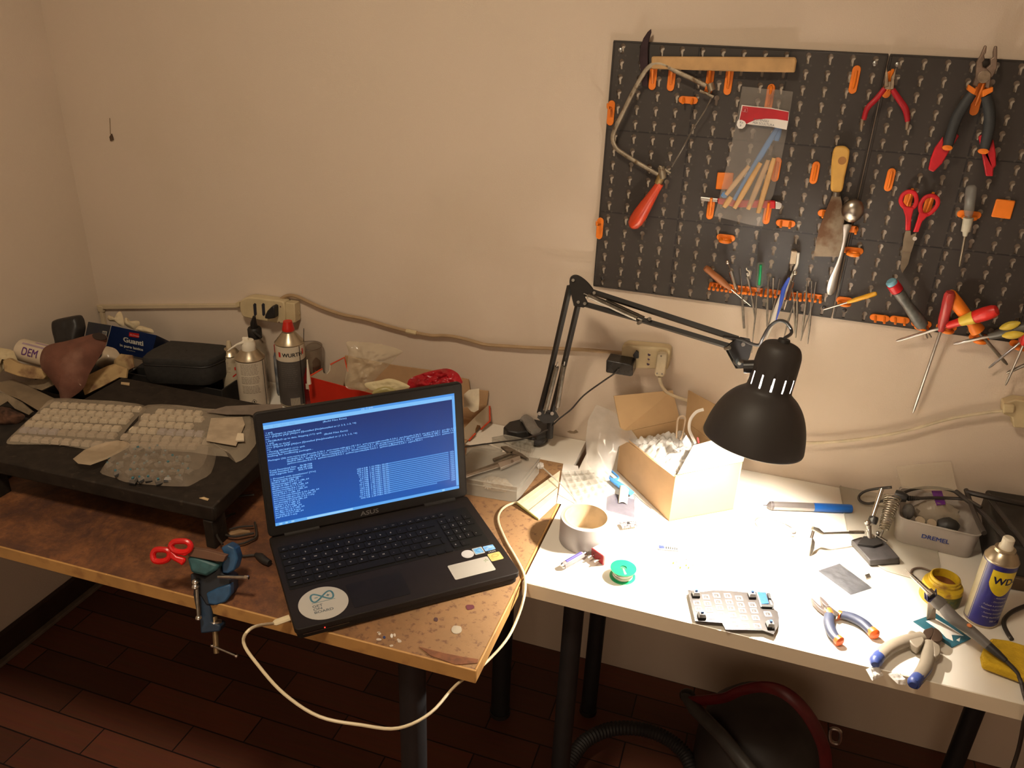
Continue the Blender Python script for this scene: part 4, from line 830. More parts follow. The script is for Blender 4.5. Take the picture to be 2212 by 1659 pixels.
# combination pliers
t = tl('combination_pliers', 'large open combination pliers with dark grips and red flared ends above the board', 'pliers', 2110, 200)
M_DGRIP = mat('dark_grip', (0.035, 0.038, 0.040), 0.55); M_REDF = mat('red_flare', (0.50, 0.012, 0.02), 0.4)
M_PJ = mat('plier_steel', (0.30, 0.22, 0.17), 0.45, 0.7, var=0.2, scale=50)
m = MB(); m.prism(wpoly(zB([(1840, 168), (1858, 172), (1850, 240), (1832, 260), (1840, 310), (1815, 330), (1820, 375), (1860, 390), (1900, 430), (1900, 470), (1880, 590), (1840, 570), (1855, 525), (1780, 530), (1765, 570), (1720, 550), (1750, 470), (1760, 330), (1800, 260)]), 0.041), (0, 0.009, 0)); m.build('jaw', M_PJ, t, bev=0.0015)
m = MB(); m.prism(wpoly(zB([(1935, 175), (1958, 175), (1958, 240), (1955, 380), (1925, 450), (1905, 480), (1860, 470), (1840, 400), (1895, 350), (1890, 300), (1920, 285), (1918, 235)]), 0.0405), (0, 0.009, 0)); m.build('jaw', M_PJ, t, bev=0.0015)
m = MB(); c_ = W(*zB([(1830, 470)])[0], 0.0415); m.cyl(c_, c_+Vector((0, 0.004, 0)), 0.011, seg=24); m.build('rivet', M_BRASS, t, bev=0.0006)
m = MB(); m.prism(wpoly(zB([(1685, 543), (1760, 590), (1735, 650), (1670, 595)]), 0.046), (0, 0.012, 0)); m.build('orange_collar', M_ORANGE, t, bev=0.001); m = MB(); m.prism(wpoly(zB([(1815, 600), (1918, 565), (1918, 610), (1818, 665)]), 0.046), (0, 0.012, 0)); m.build('orange_collar', M_ORANGE, t, bev=0.001)
curve_handle(zB([(1715, 630), (1640, 740), (1560, 880), (1480, 1140)]), 0.040, [0.0085, 0.010, 0.010, 0.009], 'grip', t, M_DGRIP); curve_handle(zB([(1850, 650), (1880, 780), (1880, 940), (1830, 1170)]), 0.040, [0.0085, 0.010, 0.010, 0.009], 'grip', t, M_DGRIP)
m = MB(); m.prism(wpoly(zB([(1440, 1040), (1445, 1140), (1480, 1160), (1520, 1130), (1560, 1000), (1595, 1035), (1500, 1180), (1430, 1300), (1350, 1380), (1300, 1360), (1320, 1260), (1360, 1150)]), 0.036), (0, 0.008, 0)); m.build('red_flare', M_REDF, t, bev=0.002)
m = MB(); m.prism(wpoly(zB([(1778, 1040), (1822, 1020), (1820, 1140), (1860, 1180), (1920, 1065), (1945, 1200), (1948, 1320), (1922, 1345), (1918, 1420), (1850, 1420), (1825, 1280), (1800, 1150)]), 0.036), (0, 0.008, 0)); m.build('red_flare', M_REDF, t, bev=0.002)
for q in ((1480, 1148), (1825, 1182)): m = MB(); c_ = W(*zB([q])[0], 0.0475); m.lathe([(0.0095, 0), (0.009, 0.004), (0.001, 0.006)], c_+Vector((0, 0.004, 0)), (0, -1, 0), 14, sq=0.55); m.build('orange_tip', M_ORANGE, t)
# clear-handled screwdriver
def screwdriver(name, label, h0, h1, s1, d0, d1, hr, mt, sr=0.0028, prof=None, ds=None, tipm=None):
    """handle from h0 to h1 (pixels), shaft on to s1"""
    A, B, Cc = W(*h0, d0), W(*h1, d1), W(*s1, ds if ds else d1)
    t = thing(name, label, 'screwdriver', (A+B)/2, 'screwdrivers on the board'); L_ = (B-A).length
    pf = prof or [(0, 0), (0.7, 0.02), (0.95, 0.08), (1, 0.3), (0.92, 0.55), (0.95, 0.7), (0.8, 0.85), (0.6, 1.0), (0, 1.0)]
    m = MB(); m.lathe([(r*hr, h*L_) for r, h in pf], A, B-A, 20); m.build('handle', mt, t)
    m = MB(); Ls = (Cc-B); n = Ls.normalized(); m.tube([B-n*0.004, B+Ls*0.9, Cc], [sr, sr, sr*0.55], 10); m.build('shaft', tipm or M_STEEL, t); return t
M_CLR = mat('clear_handle', (0.30, 0.29, 0.26), 0.12, alpha=0.45); M_AMB = mat('amber_handle', (0.75, 0.38, 0.03), 0.15, alpha=0.9); M_RCL = mat('clear_red_handle', (0.50, 0.05, 0.05), 0.12, alpha=0.8)
t = screwdriver('screwdriver', 'screwdriver with dark clear handle and pale collar, alone at the right of the board', zD([(1710, 90)])[0], zD([(1680, 400)])[0], zD([(1595, 865)])[0], 0.045, 0.036, 0.010, M_CLR, 0.0022, ds=0.03, tipm=mat('worn_shaft', (0.30, 0.25, 0.17), 0.45, 0.7))
m = MB(); m.cyl(W(*zD([(1682, 400)])[0], 0.036), W(*zD([(1655, 530)])[0], 0.035), 0.0095, 0.0085, seg=16); m.cyl(W(*zD([(1655, 530)])[0], 0.035), W(*zD([(1648, 575)])[0], 0.035), 0.006, 0.004, seg=12); m.build('collar', mat('pale_collar', (0.50, 0.46, 0.36), 0.5), t)
screwdriver('screwdriver', 'tiny screwdriver with amber handle pointing down left through an orange ring', zE([(692, 350)])[0], zE([(385, 445)])[0], zE([(135, 520)])[0], 0.052, 0.040, 0.0052, M_AMB, 0.0018, ds=0.028)
screwdriver('screwdriver', 'red clear screwdriver with long straight steel shaft hanging below the board', zE([(1450, 330)])[0], zE([(1350, 735)])[0], zE([(1062, 1585)])[0], 0.058, 0.036, 0.0112, M_RCL, 0.0030, ds=0.020)
t = screwdriver('screwdriver', 'red and yellow screwdriver with thick handle lying almost level', zE([(1945, 520)])[0], zE([(1410, 690)])[0], zE([(890, 845)])[0], 0.085, 0.042, 0.0132, M_RED, 0.0035, ds=0.020, prof=[(0, 0), (0.75, 0.03), (1.0, 0.1), (1.08, 0.25), (1, 0.42), (0.78, 0.6), (0.62, 0.8), (0.6, 0.97), (0.4, 1.0), (0, 1.0)])
A_, B_ = W(*zE([(1945, 520)])[0], 0.085), W(*zE([(1410, 690)])[0], 0.042); L_ = (B_-A_).length
m = MB(); m.lathe([(0.0146*a_, L_*h) for a_, h in ((0.95, 0.44), (0.80, 0.58), (0.66, 0.72))], A_, B_-A_, 20, cap=False); m.build('yellow_band', mat('yellow_plastic', (0.62, 0.45, 0.05), 0.4), t)
screwdriver('screwdriver', 'orange handled screwdriver leaning left with a dark shaft', zE([(1420, 340)])[0], zE([(1740, 750)])[0], zE([(2035, 1088)])[0], 0.045, 0.035, 0.0125, M_ORANGE, 0.0034, ds=0.022, tipm=M_DSTEEL, prof=[(0, 0), (0.8, 0.02), (1.0, 0.06), (1.05, 0.3), (0.95, 0.6), (0.8, 0.8), (1.1, 0.9), (1.15, 0.97), (0.5, 1.0), (0, 1.0)])
t = screwdriver('screwdriver', 'grey driver with red and blue end cap and two-pronged tip', zE([(905, 330)])[0], zE([(1170, 700)])[0], zE([(1212, 815)])[0], 0.060, 0.036, 0.0125, mat('dark_grey_handle', (0.06, 0.06, 0.055), 0.4, col2=(0.10, 0.10, 0.09), scale=90), 0.0022, ds=0.024, prof=[(0, 0), (0.85, 0.0), (0.9, 0.1), (0.8, 0.35), (0.95, 0.6), (1.05, 0.8), (1.0, 0.95), (0.4, 1.0), (0, 1.0)])
A_, B_ = W(*zE([(905, 330)])[0], 0.060), W(*zE([(1170, 700)])[0], 0.036); L_ = (B_-A_).length
m = MB(); m.lathe([(0.0122, -0.002), (0.0128, -0.009), (0.0124, -0.020), (0.0105, -0.021)], A_, (B_-A_), 20); m.build('red_cap', M_REDS, t); m = MB(); m.lathe([(0.0105, -0.0205), (0.0108, -0.027), (0.008, -0.030)], A_, (B_-A_), 20); m.build('blue_cap', mat('pale_blue_plastic', (0.16, 0.36, 0.45), 0.45), t)
m = MB(); m.tube([W(*zE([(1185, 700)])[0], 0.036), W(*zE([(1250, 805)])[0], 0.024)], [0.0022, 0.0015], 8); m.build('second_prong', M_DSTEEL, t)
screwdriver('screwdriver', 'grey and yellow screwdriver at the right edge pointing left with pale tip', zE([(2260, 690)])[0], zE([(1850, 795)])[0], zE([(1485, 875)])[0], 0.070, 0.040, 0.011, mat('grey_yellow', (0.07, 0.065, 0.055), 0.4), 0.0032, ds=0.020)
for q0, q1 in (((1955, 715), (2170, 655)), ((1980, 790), (2205, 765))):
    pass
t_ = [o for o in bpy.data.objects if o.get('label', '').startswith('grey and yellow')][0]
for a_, b_, d_ in (((1955, 715), (2172, 655), 0.060), ((1982, 792), (2208, 770), 0.064)):
    m = MB(); p0, p1 = W(*zE([a_])[0], d_), W(*zE([b_])[0], d_+0.012); m.tube([p0.lerp(p1, k/6) for k in range(7)], [0.002, 0.006, 0.0078, 0.0085, 0.008, 0.006, 0.002], 10); m.build('yellow_grip', mat('yellow_plastic', (0.62, 0.45, 0.05)), t_)
M_RDK = mat('dark_red_handle', (0.30, 0.03, 0.015), 0.35)
screwdriver('screwdriver', 'red screwdriver cut by the picture edge, its shaft slanting down left to a point', (2230, 705), (2206, 738), (2136, 795), 0.050, 0.038, 0.011, M_RDK, 0.0026, ds=0.022); screwdriver('screwdriver', 'screwdriver at the right edge with long thin shaft ending lowest', (2228, 700), (2211, 744), (2172, 832), 0.062, 0.046, 0.009, M_RED, 0.0024, ds=0.026); screwdriver('screwdriver', 'thick shafted screwdriver at the right edge, tip bent left under the others', (2275, 755), (2236, 778), (2175, 806), 0.050, 0.040, 0.011, M_RDK, 0.0034, ds=0.024, tipm=M_DSTEEL)
# awl, probes, files in the comb rack
awl = thing('awl', 'small awl with brown wooden handle lying slanted in the comb rack', 'awl', W(1550, 590, 0.045))
A_, B_ = W(*zC([(1115, 870)])[0], 0.052), W(*zC([(1365, 1080)])[0], 0.036); L_ = (B_-A_).length
m = MB(); m.lathe([(0, 0), (0.006, 0.002), (0.0075, L_*0.1), (0.0072, L_*0.3), (0.0082, L_*0.5), (0.0078, L_*0.7), (0.005, L_*0.9), (0.0045, L_), (0, L_)], A_, B_-A_, 18); m.build('handle', mat('brown_wood', (0.33, 0.12, 0.04), 0.45, var=0.1), awl)
m = MB(); m.tube([B_, W(*zC([(1555, 1240)])[0], 0.024)], [0.0016, 0.0012], 8); m.build('spike', M_CHROME, awl)
def probe(label, pts, rr, mt, group='needle files and probes in the rack', name='needle_file', d=(0.036, 0.024), cat='file'):
    m = MB(); n = len(pts); m.tube([W(a, b, d[0]+(d[1]-d[0])*k/(n-1)) for k, (a, b) in enumerate(pts)], rr, 8); o = m.build(name, mt, None); tag(o, label, cat, group); return o
def ball_tool(label, top, mid, end):
    m = MB(); p0, p1, p2 = W(*top, 0.042), W(*mid, 0.038), W(*end, 0.034); m.ball(p0, 0.0052, 12); ax = (p1-p0); m.tube([p0, p0+ax*0.3, p0+ax*0.32, p1, p1+(p2-p1)*0.1, p2], [0.0015, 0.0018, 0.0042, 0.0042, 0.0018, 0.0008], 10); o = m.build('probe', M_CHROME, None); tag(o, label, 'probe', 'bright probes in the rack')
ball_tool('bright metal probe with ball end leaning right beside the awl', zC([(1335, 825)])[0], zC([(1420, 1080)])[0], zC([(1445, 1120)])[0]); ball_tool('bright metal probe crossing the toothbrush handle', zC([(1980, 925)])[0], zC([(1905, 1180)])[0], zC([(1875, 1280)])[0])
fs = [([(1455, 880), (1470, 1070), (1475, 1180), (1492, 1455)], [0.0012, 0.0012, 0.003, 0.0026], 'flat needle file hanging straight, first right of the awl'),
([(1525, 960), (1555, 1090), (1580, 1240), (1600, 1400)], [0.0035, 0.0012, 0.0022, 0.001], 'dark needle file second from the left'),
([(1615, 1110), (1605, 1300), (1580, 1520), (1565, 1690)], [0.0018, 0.002, 0.0014, 0.001], 'longest thin needle under the green screwdriver, reaching lowest'),
([(1725, 960), (1720, 1130), (1715, 1300), (1712, 1440)], [0.0015, 0.0024, 0.0026, 0.0018], 'dark flat file left of the toothbrush'),
([(1775, 970), (1768, 1110), (1768, 1260)], [0.0026, 0.0012, 0.0008], 'thin steel probe with hooked top'),
([(1835, 980), (1800, 1150), (1750, 1350), (1715, 1450)], [0.0015, 0.0014, 0.0020, 0.001], 'thin file slanting left behind the toothbrush'),
([(1945, 1050), (1965, 1160), (1975, 1330), (1985, 1545)], [0.0012, 0.0012, 0.0024, 0.0012], 'needle file right of the toothbrush, hanging straight'),
([(2010, 1100), (1960, 1250), (1910, 1400), (1875, 1540)], [0.0012, 0.0014, 0.0024, 0.001], 'needle file slanting left, crossing its neighbour'),
([(2000, 1100), (2000, 1300), (1985, 1545)], [0.0012, 0.0026, 0.0016], 'broad file fourth from the right end of the rack'),
([(2095, 1000), (2085, 1200), (2060, 1400), (2035, 1575)], [0.0012, 0.0024, 0.0024, 0.001], 'file third from the right end, slanting left'),
([(2140, 1000), (2135, 1200), (2120, 1420), (2100, 1605)], [0.0012, 0.0016, 0.0026, 0.001], 'file second from the right end, reaching lower than its neighbours'),
([(2180, 1010), (2150, 1220), (2080, 1420), (2040, 1560)], [0.0012, 0.0014, 0.0014, 0.0008], 'thin file rightmost in the rack, crossing the two beside it')]
for pts, rr, l in fs: probe(l, zC(pts), rr, M_DSTEEL)
t = thing('screwdriver', 'little screwdriver with clear and green handle in the comb rack', 'screwdriver', W(1642, 600, 0.04), 'screwdrivers on the board')
m = MB(); m.cyl(W(*zC([(1655, 840)])[0], 0.042), W(*zC([(1635, 1045)])[0], 0.036), 0.0078, seg=12); m.build('handle', mat('clear_green_handle', (0.25, 0.32, 0.26), 0.12, alpha=0.35), t)
m = MB(); m.cyl(W(*zC([(1652, 850)])[0], 0.052), W(*zC([(1637, 1040)])[0], 0.046), 0.0030, seg=8); m.build('green_core', mat('green_plastic', (0.01, 0.28, 0.10), 0.4), t)
m = MB(); m.tube([W(*zC([(1635, 1045)])[0], 0.036), W(*zC([(1628, 1100)])[0], 0.034)], [0.005, 0.0035], 10); m.build('collar', M_CLR, t)
# toothbrush
t = thing('toothbrush', 'blue and white toothbrush standing head up in the comb rack', 'toothbrush', W(1705, 640, 0.04))
m = MB(); m.tube(crom([W(a, b, 0.040-0.012*k/5) for k, (a, b) in enumerate(zC([(2012, 735), (2000, 830), (1975, 900), (1900, 1060), (1820, 1250), (1705, 1560)]))], 4), [0.0028]*4+[0.0032]*4+[0.0025]*3+[0.005]*3+[0.0068]*4+[0.0045, 0.003, 0.002][:3], 10, flat=0.8, up=(0, 1, 0)); m.build('handle', mat('brush_white', (0.70, 0.66, 0.58), 0.4), t)
m = MB(); m.tube([W(a, b, 0.046-0.010*k/3) for k, (a, b) in enumerate(zC([(1925, 970), (1870, 1080), (1840, 1230), (1795, 1390)]))], [0.0025, 0.005, 0.0035, 0.001], 10, flat=0.6, up=(0, 1, 0)); m.build('blue_stripe', mat('brush_blue', (0.02, 0.06, 0.38), 0.35), t)
m = MB(); m.prism(wpoly(zC([(1945, 720), (2000, 728), (1985, 845), (1928, 838)]), 0.044), (0, 0.009, 0)); m.build('bristles', mat('bristle', (0.62, 0.50, 0.36), 0.8, bump=0.8, bscale=900), t, bev=0.001)
# white scrap tied between the files
m = MB(); m.tube(crom([W(*p, 0.036) for p in zC([(1515, 880), (1520, 900), (1545, 920), (1530, 960), (1520, 930)])], 4), 0.0014, 6); tag(m.build('wire_scrap', M_WPLAST, None), 'tiny curl of white wire hanging in the comb rack', 'wire')
# ---------------------------------------------------------------- white desk: things on it
zG = zx(1260, 820, 4.424); zH = zx(1600, 980, 3.614); zI = zx(1180, 1060, 3.95); zJ = zx(1712, 1180, 4.424); zK = zx(950, 900, 4.424)
def T(a, b, h=0.0): return oz(a, b, TZ+h)
def TP(pts, h=0.0): return [T(a, b, h) for a, b in pts]
def dth(name, label, cat, a, b, group=None): return thing(name, label, cat, T(a, b, 0), group)
def slab(px, h0, h1, mb=None, smooth_n=0):
    mb = mb or MB(); P = TP(px, h1)
    if smooth_n: P = crom(P, smooth_n, True)
    return mb.prism(P, (0, 0, h0-h1))
def dtube(pts, h, r, seg=10, n=5, flat=None, mb=None):
    mb = mb or MB(); P = [T(a, b, h[i] if isinstance(h, list) else h) for i, (a, b) in enumerate(pts)]
    if isinstance(r, list):
        Q = crom(P, n); m_ = len(Q); R_ = []
        for k in range(m_):
            f = k/(m_-1)*(len(r)-1); i = min(int(f), len(r)-2); R_.append(r[i]+(r[i+1]-r[i])*(f-i))
        return mb.tube(Q, R_, seg, flat=flat, up=(0, 0, 1) if flat else None)
    return mb.tube(crom(P, n) if len(P) > 2 else P, r, seg, flat=flat, up=(0, 0, 1) if flat else None)
Vz = Vector((0, 0, 1))
# --- cardboard box
bx = thing('cardboard_box', 'open cardboard box under the lamp stuffed with bubble wrap, its lit side pale yellow', 'box', (0.23, -0.16, TZ))
A_ = Vector((0.242, -0.294, TZ+0.0008)); L_ = Vector((0.092, -0.125, TZ+0.0008)); R_ = Vector((0.373, -0.193, TZ+0.0008)); D_ = L_+R_-A_
BH = 0.118; th = 0.003
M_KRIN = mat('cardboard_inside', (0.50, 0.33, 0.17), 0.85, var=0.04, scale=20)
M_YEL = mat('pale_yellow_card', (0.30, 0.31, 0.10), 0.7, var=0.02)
def wallp(p, q, h0, h1, name, m_, thick=th, inn=None, rr=0.0):
    d = (q-p).normalized(); n = Vector((-d.y, d.x, 0)); c = (A_+D_)/2
    if (c-p).dot(n) < 0: n = -n
    pts = [p, q, q+Vz*h1, p+Vz*h0]
    if rr: pts = [p, q, q+Vz*(h1-rr), q+Vz*(h1-rr*0.3)-d*rr*0.35, q+Vz*h1-d*rr, p+Vz*h0]
    return MB().prism(pts, n*thick).build(name, m_, bx)
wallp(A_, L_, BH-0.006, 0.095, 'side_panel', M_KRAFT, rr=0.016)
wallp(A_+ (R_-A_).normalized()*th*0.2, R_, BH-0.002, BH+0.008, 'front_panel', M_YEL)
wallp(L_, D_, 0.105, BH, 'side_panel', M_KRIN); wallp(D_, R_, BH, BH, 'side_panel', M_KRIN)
MB().hexa([A_+Vz*0.0005, L_+Vz*0.0005, D_+Vz*0.0005, R_+Vz*0.0005], [A_+Vz*0.003, L_+Vz*0.003, D_+Vz*0.003, R_+Vz*0.003]).build('bottom_panel', M_KRAFT, bx)
def flap(pts, name='flap', m_=M_KRIN, th_=0.003):
    n = (pts[1]-pts[0]).cross(pts[2]-pts[0]).normalized(); return MB().prism(pts, n*th_).build(name, m_, bx)
At, Lt, Dt, Rt = A_+Vz*BH, L_+Vz*0.105, D_+Vz*BH, R_+Vz*(BH+0.006)
def tdep(P): return (P-CAM).dot(FWD)
flap([Lt, Dt+(Lt-Dt)*0.06, od(1452, 843, tdep(Dt)-0.015), od(1325, 855, tdep(Lt)+0.02)])
flap([Dt+(Rt-Dt)*0.06, Rt+(Dt-Rt)*0.02, od(1580, 892, tdep(Rt)+0.03), od(1489, 843, tdep(Dt)-0.02)])
flap([At+(Rt-At)*0.02, Rt, od(1618, 930, tdep(Rt)+0.035), od(1497, 963, tdep(At)+0.06)], m_=mat('white_printed_card', (0.76, 0.74, 0.62), 0.7))
in_dir = ((L_+D_)/2-(A_+R_)/2).normalized(); side_in = ((A_+R_)/2-(L_+D_)/2)
flap([A_+Vz*(BH-0.006)+(R_-A_)*0.02, L_+Vz*0.100+(R_-A_)*0.02+(A_-L_)*0.1, L_+Vz*0.080+(R_-A_)*0.12+(A_-L_)*0.1, A_+Vz*(BH-0.03)+(R_-A_)*0.10], 'tucked_flap', M_KRAFT)
# bubble wrap filling
def crump(o0, ex, ey, hf, nu=30, nv=30, amp=0.012, fr=30, seed=0):
    def f(u, v):
        p = o0+ex*u+ey*v; n = noise.noise(Vector((p.x*fr+seed, p.y*fr, seed)))+0.5*noise.noise(Vector((p.x*fr*2.3+seed, p.y*fr*2.3, seed+3)))
        e = min(u, 1-u, v, 1-v)*5; return p+Vz*(hf*min(1, e**0.5)+amp*n)
    return MB().sheet(f, nu, nv)
M_BUB = clear('bubble_film', (0.88, 0.86, 0.82), 0.55, 0.2, 1.0, 150)
i0 = A_+(R_-A_)*0.04+(L_-A_)*0.04+Vz*0.068
o = crump(i0, (R_-A_)*0.92, (L_-A_)*0.92, 0.040, 60, 60, 0.014, 60, 3).build('bubble_wrap', M_BUB, None, solid=0.001); tag(o, 'crumpled clear bubble wrap filling the cardboard box', 'bubble wrap')
# film hanging out over the box side
Fp = [[(1288, 874), (1271, 905), (1265, 950), (1268, 1000)], [(1315, 884), (1300, 915), (1290, 965), (1290, 1030)], [(1345, 902), (1325, 935), (1312, 985), (1312, 1040)], [(1388, 962), (1355, 955), (1336, 965), (1325, 1010)]]
tt = [[1.93, 1.90, 1.885, 1.87], [1.92, 1.88, 1.86, 1.84], [1.92, 1.87, 1.85, 1.825], [1.86, 1.86, 1.855, 1.83]]
def filmf(u, v):
    i = min(int(u*3), 2); j = min(int(v*3), 2); a = u*3-i; b = v*3-j
    def g(i, j): return od(Fp[i][j][0], Fp[i][j][1], tt[i][j])
    p = g(i, j)*(1-a)*(1-b)+g(i+1, j)*a*(1-b)+g(i, j+1)*(1-a)*b+g(i+1, j+1)*a*b
    return p+FWD*(0.006*noise.noise(p*40))
M_FILM = clear('packing_film', (0.70, 0.66, 0.62), 0.42, 0.15, 0.5, 30)
o = MB().sheet(filmf, 24, 24).build('packing_film', M_FILM, None, sub=1); tag(o, 'loose milky plastic film hanging out over the left side of the cardboard box', 'plastic film')
# things poking out of the box
t = thing('ribbon_cable', 'white curved ribbon standing in the open cardboard box', 'ribbon', Dt)
m = MB(); m.tube(crom([od(a, b, 1.80+0.002*k) for k, (a, b) in enumerate(zG([(1150, 285), (1080, 310), (1025, 380), (1012, 470), (1040, 545), (1075, 610)]))], 5), 0.0035, 8, flat=0.25, up=FWD); m.build('ribbon', M_PAPER, t)
o = MB().tube(crom([od(a, b, 1.83) for a, b in zG([(890, 560), (895, 470), (905, 380), (940, 350), (975, 370), (965, 450), (945, 540), (925, 575)])], 5), 0.0022, 8).build('cable_loop', mat('tan_cable', (0.62, 0.48, 0.34), 0.5), None); tag(o, 'pale tan loop of cord sticking up in the cardboard box', 'cord')
o = MB().prism([od(a, b, 1.74) for a, b in zG([(985, 525), (1035, 610), (1030, 650), (965, 640), (945, 590)])], FWD*0.001).build('antistatic_bag', mat('dark_foil', (0.10, 0.09, 0.10), 0.3, 0.4), None); tag(o, 'small dark foil bag tip among the bubble wrap in the cardboard box', 'bag')
o = MB().prism([od(a, b, 1.80) for a, b in zG([(1085, 550), (1100, 552), (1112, 605), (1095, 608)])], FWD*0.002).build('red_tag', M_RED, None); tag(o, 'tiny red tag at the back of the cardboard box', 'tag')

# --- tape roll
t = thing('tape_roll', 'grey duct tape roll standing on its side face near the desk corner', 'tape roll', (0.083, -0.425, TZ))
c = Vector((0.083, -0.425, TZ))
MB().lathe([(0.0462, 0.0008), (0.0525, 0.0008), (0.0528, 0.002), (0.0528, 0.056), (0.0522, 0.0575), (0.0462, 0.0575)], c, (0, 0, 1), 64, cap=False).build('tape', mat('grey_tape_cloth', (0.26, 0.23, 0.22), 0.4, var=0.03), t)
MB().lathe([(0.0462, 0.0), (0.0462, 0.0580), (0.0440, 0.0585), (0.0438, 0.0)], c, (0, 0, 1), 64, cap=False).build('cardboard_core', mat('core_card', (0.46, 0.35, 0.22), 0.8), t)
# --- voltage tester
t = dth('voltage_tester', 'clear voltage tester screwdriver with blue core beside the tape roll', 'tester', 1240, 1212)
p0, p1 = T(1216, 1222, 0.009), T(1258, 1198, 0.009); m = MB(); m.cyl(p0, p1, 0.0075, seg=8); m.build('handle', mat('clear_pinkish', (0.28, 0.22, 0.22), 0.12, alpha=0.75), t, bev=0.001)
dn = (p1-p0).normalized(); MB().cyl(p0+dn*0.008+Vz*0.0048, p1+Vz*0.0048-dn*0.004, 0.0036, seg=8).build('core', mat('violet_blue', (0.03, 0.02, 0.22), 0.4), t)
MB().lathe([(0.0001, 0), (0.005, 0.001), (0.0055, 0.006), (0.003, 0.010), (0.0018, 0.014), (0.0014, 0.022)], p1, dn, 12).build('metal_tip', M_CHROME, t); MB().cyl(p0-dn*0.004, p0, 0.0035, 0.006, seg=8).build('end_cap', M_STEEL, t)
# --- plug
t = dth('plug_adapter', 'white plug adapter with red face and two pins behind the voltage tester', 'plug', 1295, 1205)
FQ = [(1277, 1184, 0.026), (1303, 1202, 0.026), (1303, 1222, 0.0005), (1277, 1201, 0.0005)]
Fq = [T(a, b, h) for a, b, h in FQ]; nd = (Fq[1]-Fq[0]).cross(Fq[3]-Fq[0]).normalized(); nd = nd if nd.y > 0 else -nd; nd.z = 0
MB().prism([p+nd*0.003 for p in Fq], nd*0.026).build('plug_body', M_WPLAST, t, bev=0.002); MB().prism(Fq, nd*0.0032).build('red_face', mat('dull_red', (0.20, 0.008, 0.012), 0.35), t, bev=0.001)
fc = sum(Fq, Vector())/4; fd = (Fq[1]-Fq[0]).normalized()
for s in (-1, 1): MB().cyl(fc+fd*s*0.0085, fc+fd*s*0.0085-nd*0.016, 0.0022, seg=10).build('pin', M_CHROME, t)
# --- solder spool
c = Vector((0.1825, -0.516, TZ)); t = thing('solder_spool', 'green spool of solder wire on the white desk', 'spool', c)
M_GRN = mat('green_spool', (0.006, 0.26, 0.09), 0.35)
MB().lathe([(0.006, 0), (0.0255, 0), (0.0255, 0.002), (0.006, 0.002)], c, (0, 0, 1), 48, cap=False).build('lower_flange', M_GRN, t)
rad = lambda k: 0.0185+0.0007*math.sin(k*2.1)
MB().lathe([(0.010, 0.002)]+[(rad(k)+(0.0006 if k % 2 else 0), 0.002+k*0.0009) for k in range(1, 19)]+[(0.010, 0.0195)], c, (0, 0, 1), 40).build('solder_wire', mat('solder', (0.45, 0.43, 0.38), 0.3, 0.9), t)
MB().lathe([(0.0065, 0.0195), (0.0255, 0.0195), (0.0255, 0.0215), (0.0065, 0.0215), (0.0065, 0.0)], c, (0, 0, 1), 48, cap=False).build('upper_flange', M_GRN, t)
MB().lathe([(0.0001, 0.0200), (0.0065, 0.0200)], c, (0, 0, 1), 20, cap=False).build('hub_hole', mat('dark_green', (0.005, 0.08, 0.04), 0.6), t)
sl = T(1351, 1231, 0.0216); MB().prism([T(a, b, 0.0218) for a, b in zI([(650, 662), (662, 662), (688, 712), (668, 714)])], (0, 0, -0.001)).build('flange_slot', mat('slot_dark', (0.15, 0.22, 0.15), 0.5), t)
# --- small circuit boards
M_PCBW = mat('pcb_dark', (0.05, 0.05, 0.06), 0.4); M_CHIP = mat('chip_black', (0.02, 0.02, 0.02), 0.4); M_SILV = mat('solder_pad', (0.70, 0.66, 0.58), 0.3, 0.7)
t = dth('microcontroller_board', 'small microcontroller board on header pins right of the tape roll', 'circuit board', 1358, 1135)
bq = zI([(622, 268), (765, 252), (780, 298), (650, 318)]); slab(bq, 0.007, 0.0085).build('board', mat('pcb_purple_white', (0.30, 0.26, 0.25), 0.4, col2=(0.02, 0.015, 0.02), scale=320), t, smooth=False)
q = TP(bq, 0.007)
for a_, b_ in ((q[0], q[1]), (q[3], q[2])):
    for k in range(9):
        p = a_.lerp(b_, 0.06+0.11*k); m = MB(); m.box((p.x, p.y, TZ+0.0037), (0.0009, 0.0009, 0.0066)); m.build('header_pin', M_CHROME, t)
m = MB(); cc = (q[0]+q[2])/2; m.box((0, 0, 0), (0.006, 0.006, 0.001), frame((cc.x, cc.y, TZ+0.0092), q[1]-q[0], Vz.cross(q[1]-q[0]))); m.build('chip', M_CHIP, t)
t = dth('display_board', 'narrow little circuit board with blue square end', 'circuit board', 1444, 1184)
slab(zI([(955, 470), (1130, 490), (1128, 512), (955, 498)]), 0.0004, 0.003).build('board', mat('pcb_pale', (0.20, 0.20, 0.20), 0.4, col2=(0.10, 0.10, 0.11), scale=400), t)
slab(zI([(962, 464), (1002, 467), (1010, 487), (964, 486)]), 0.003, 0.004).build('blue_film', mat('blue_film', (0.03, 0.045, 0.20), 0.4), t)
for k in range(6): slab(zI([(1020+k*18, 472+k*1.6), (1028+k*18, 473+k*1.6), (1029+k*18, 490+k*2), (1021+k*18, 489+k*2)]), 0.003, 0.004).build('chip', M_CHIP, t)
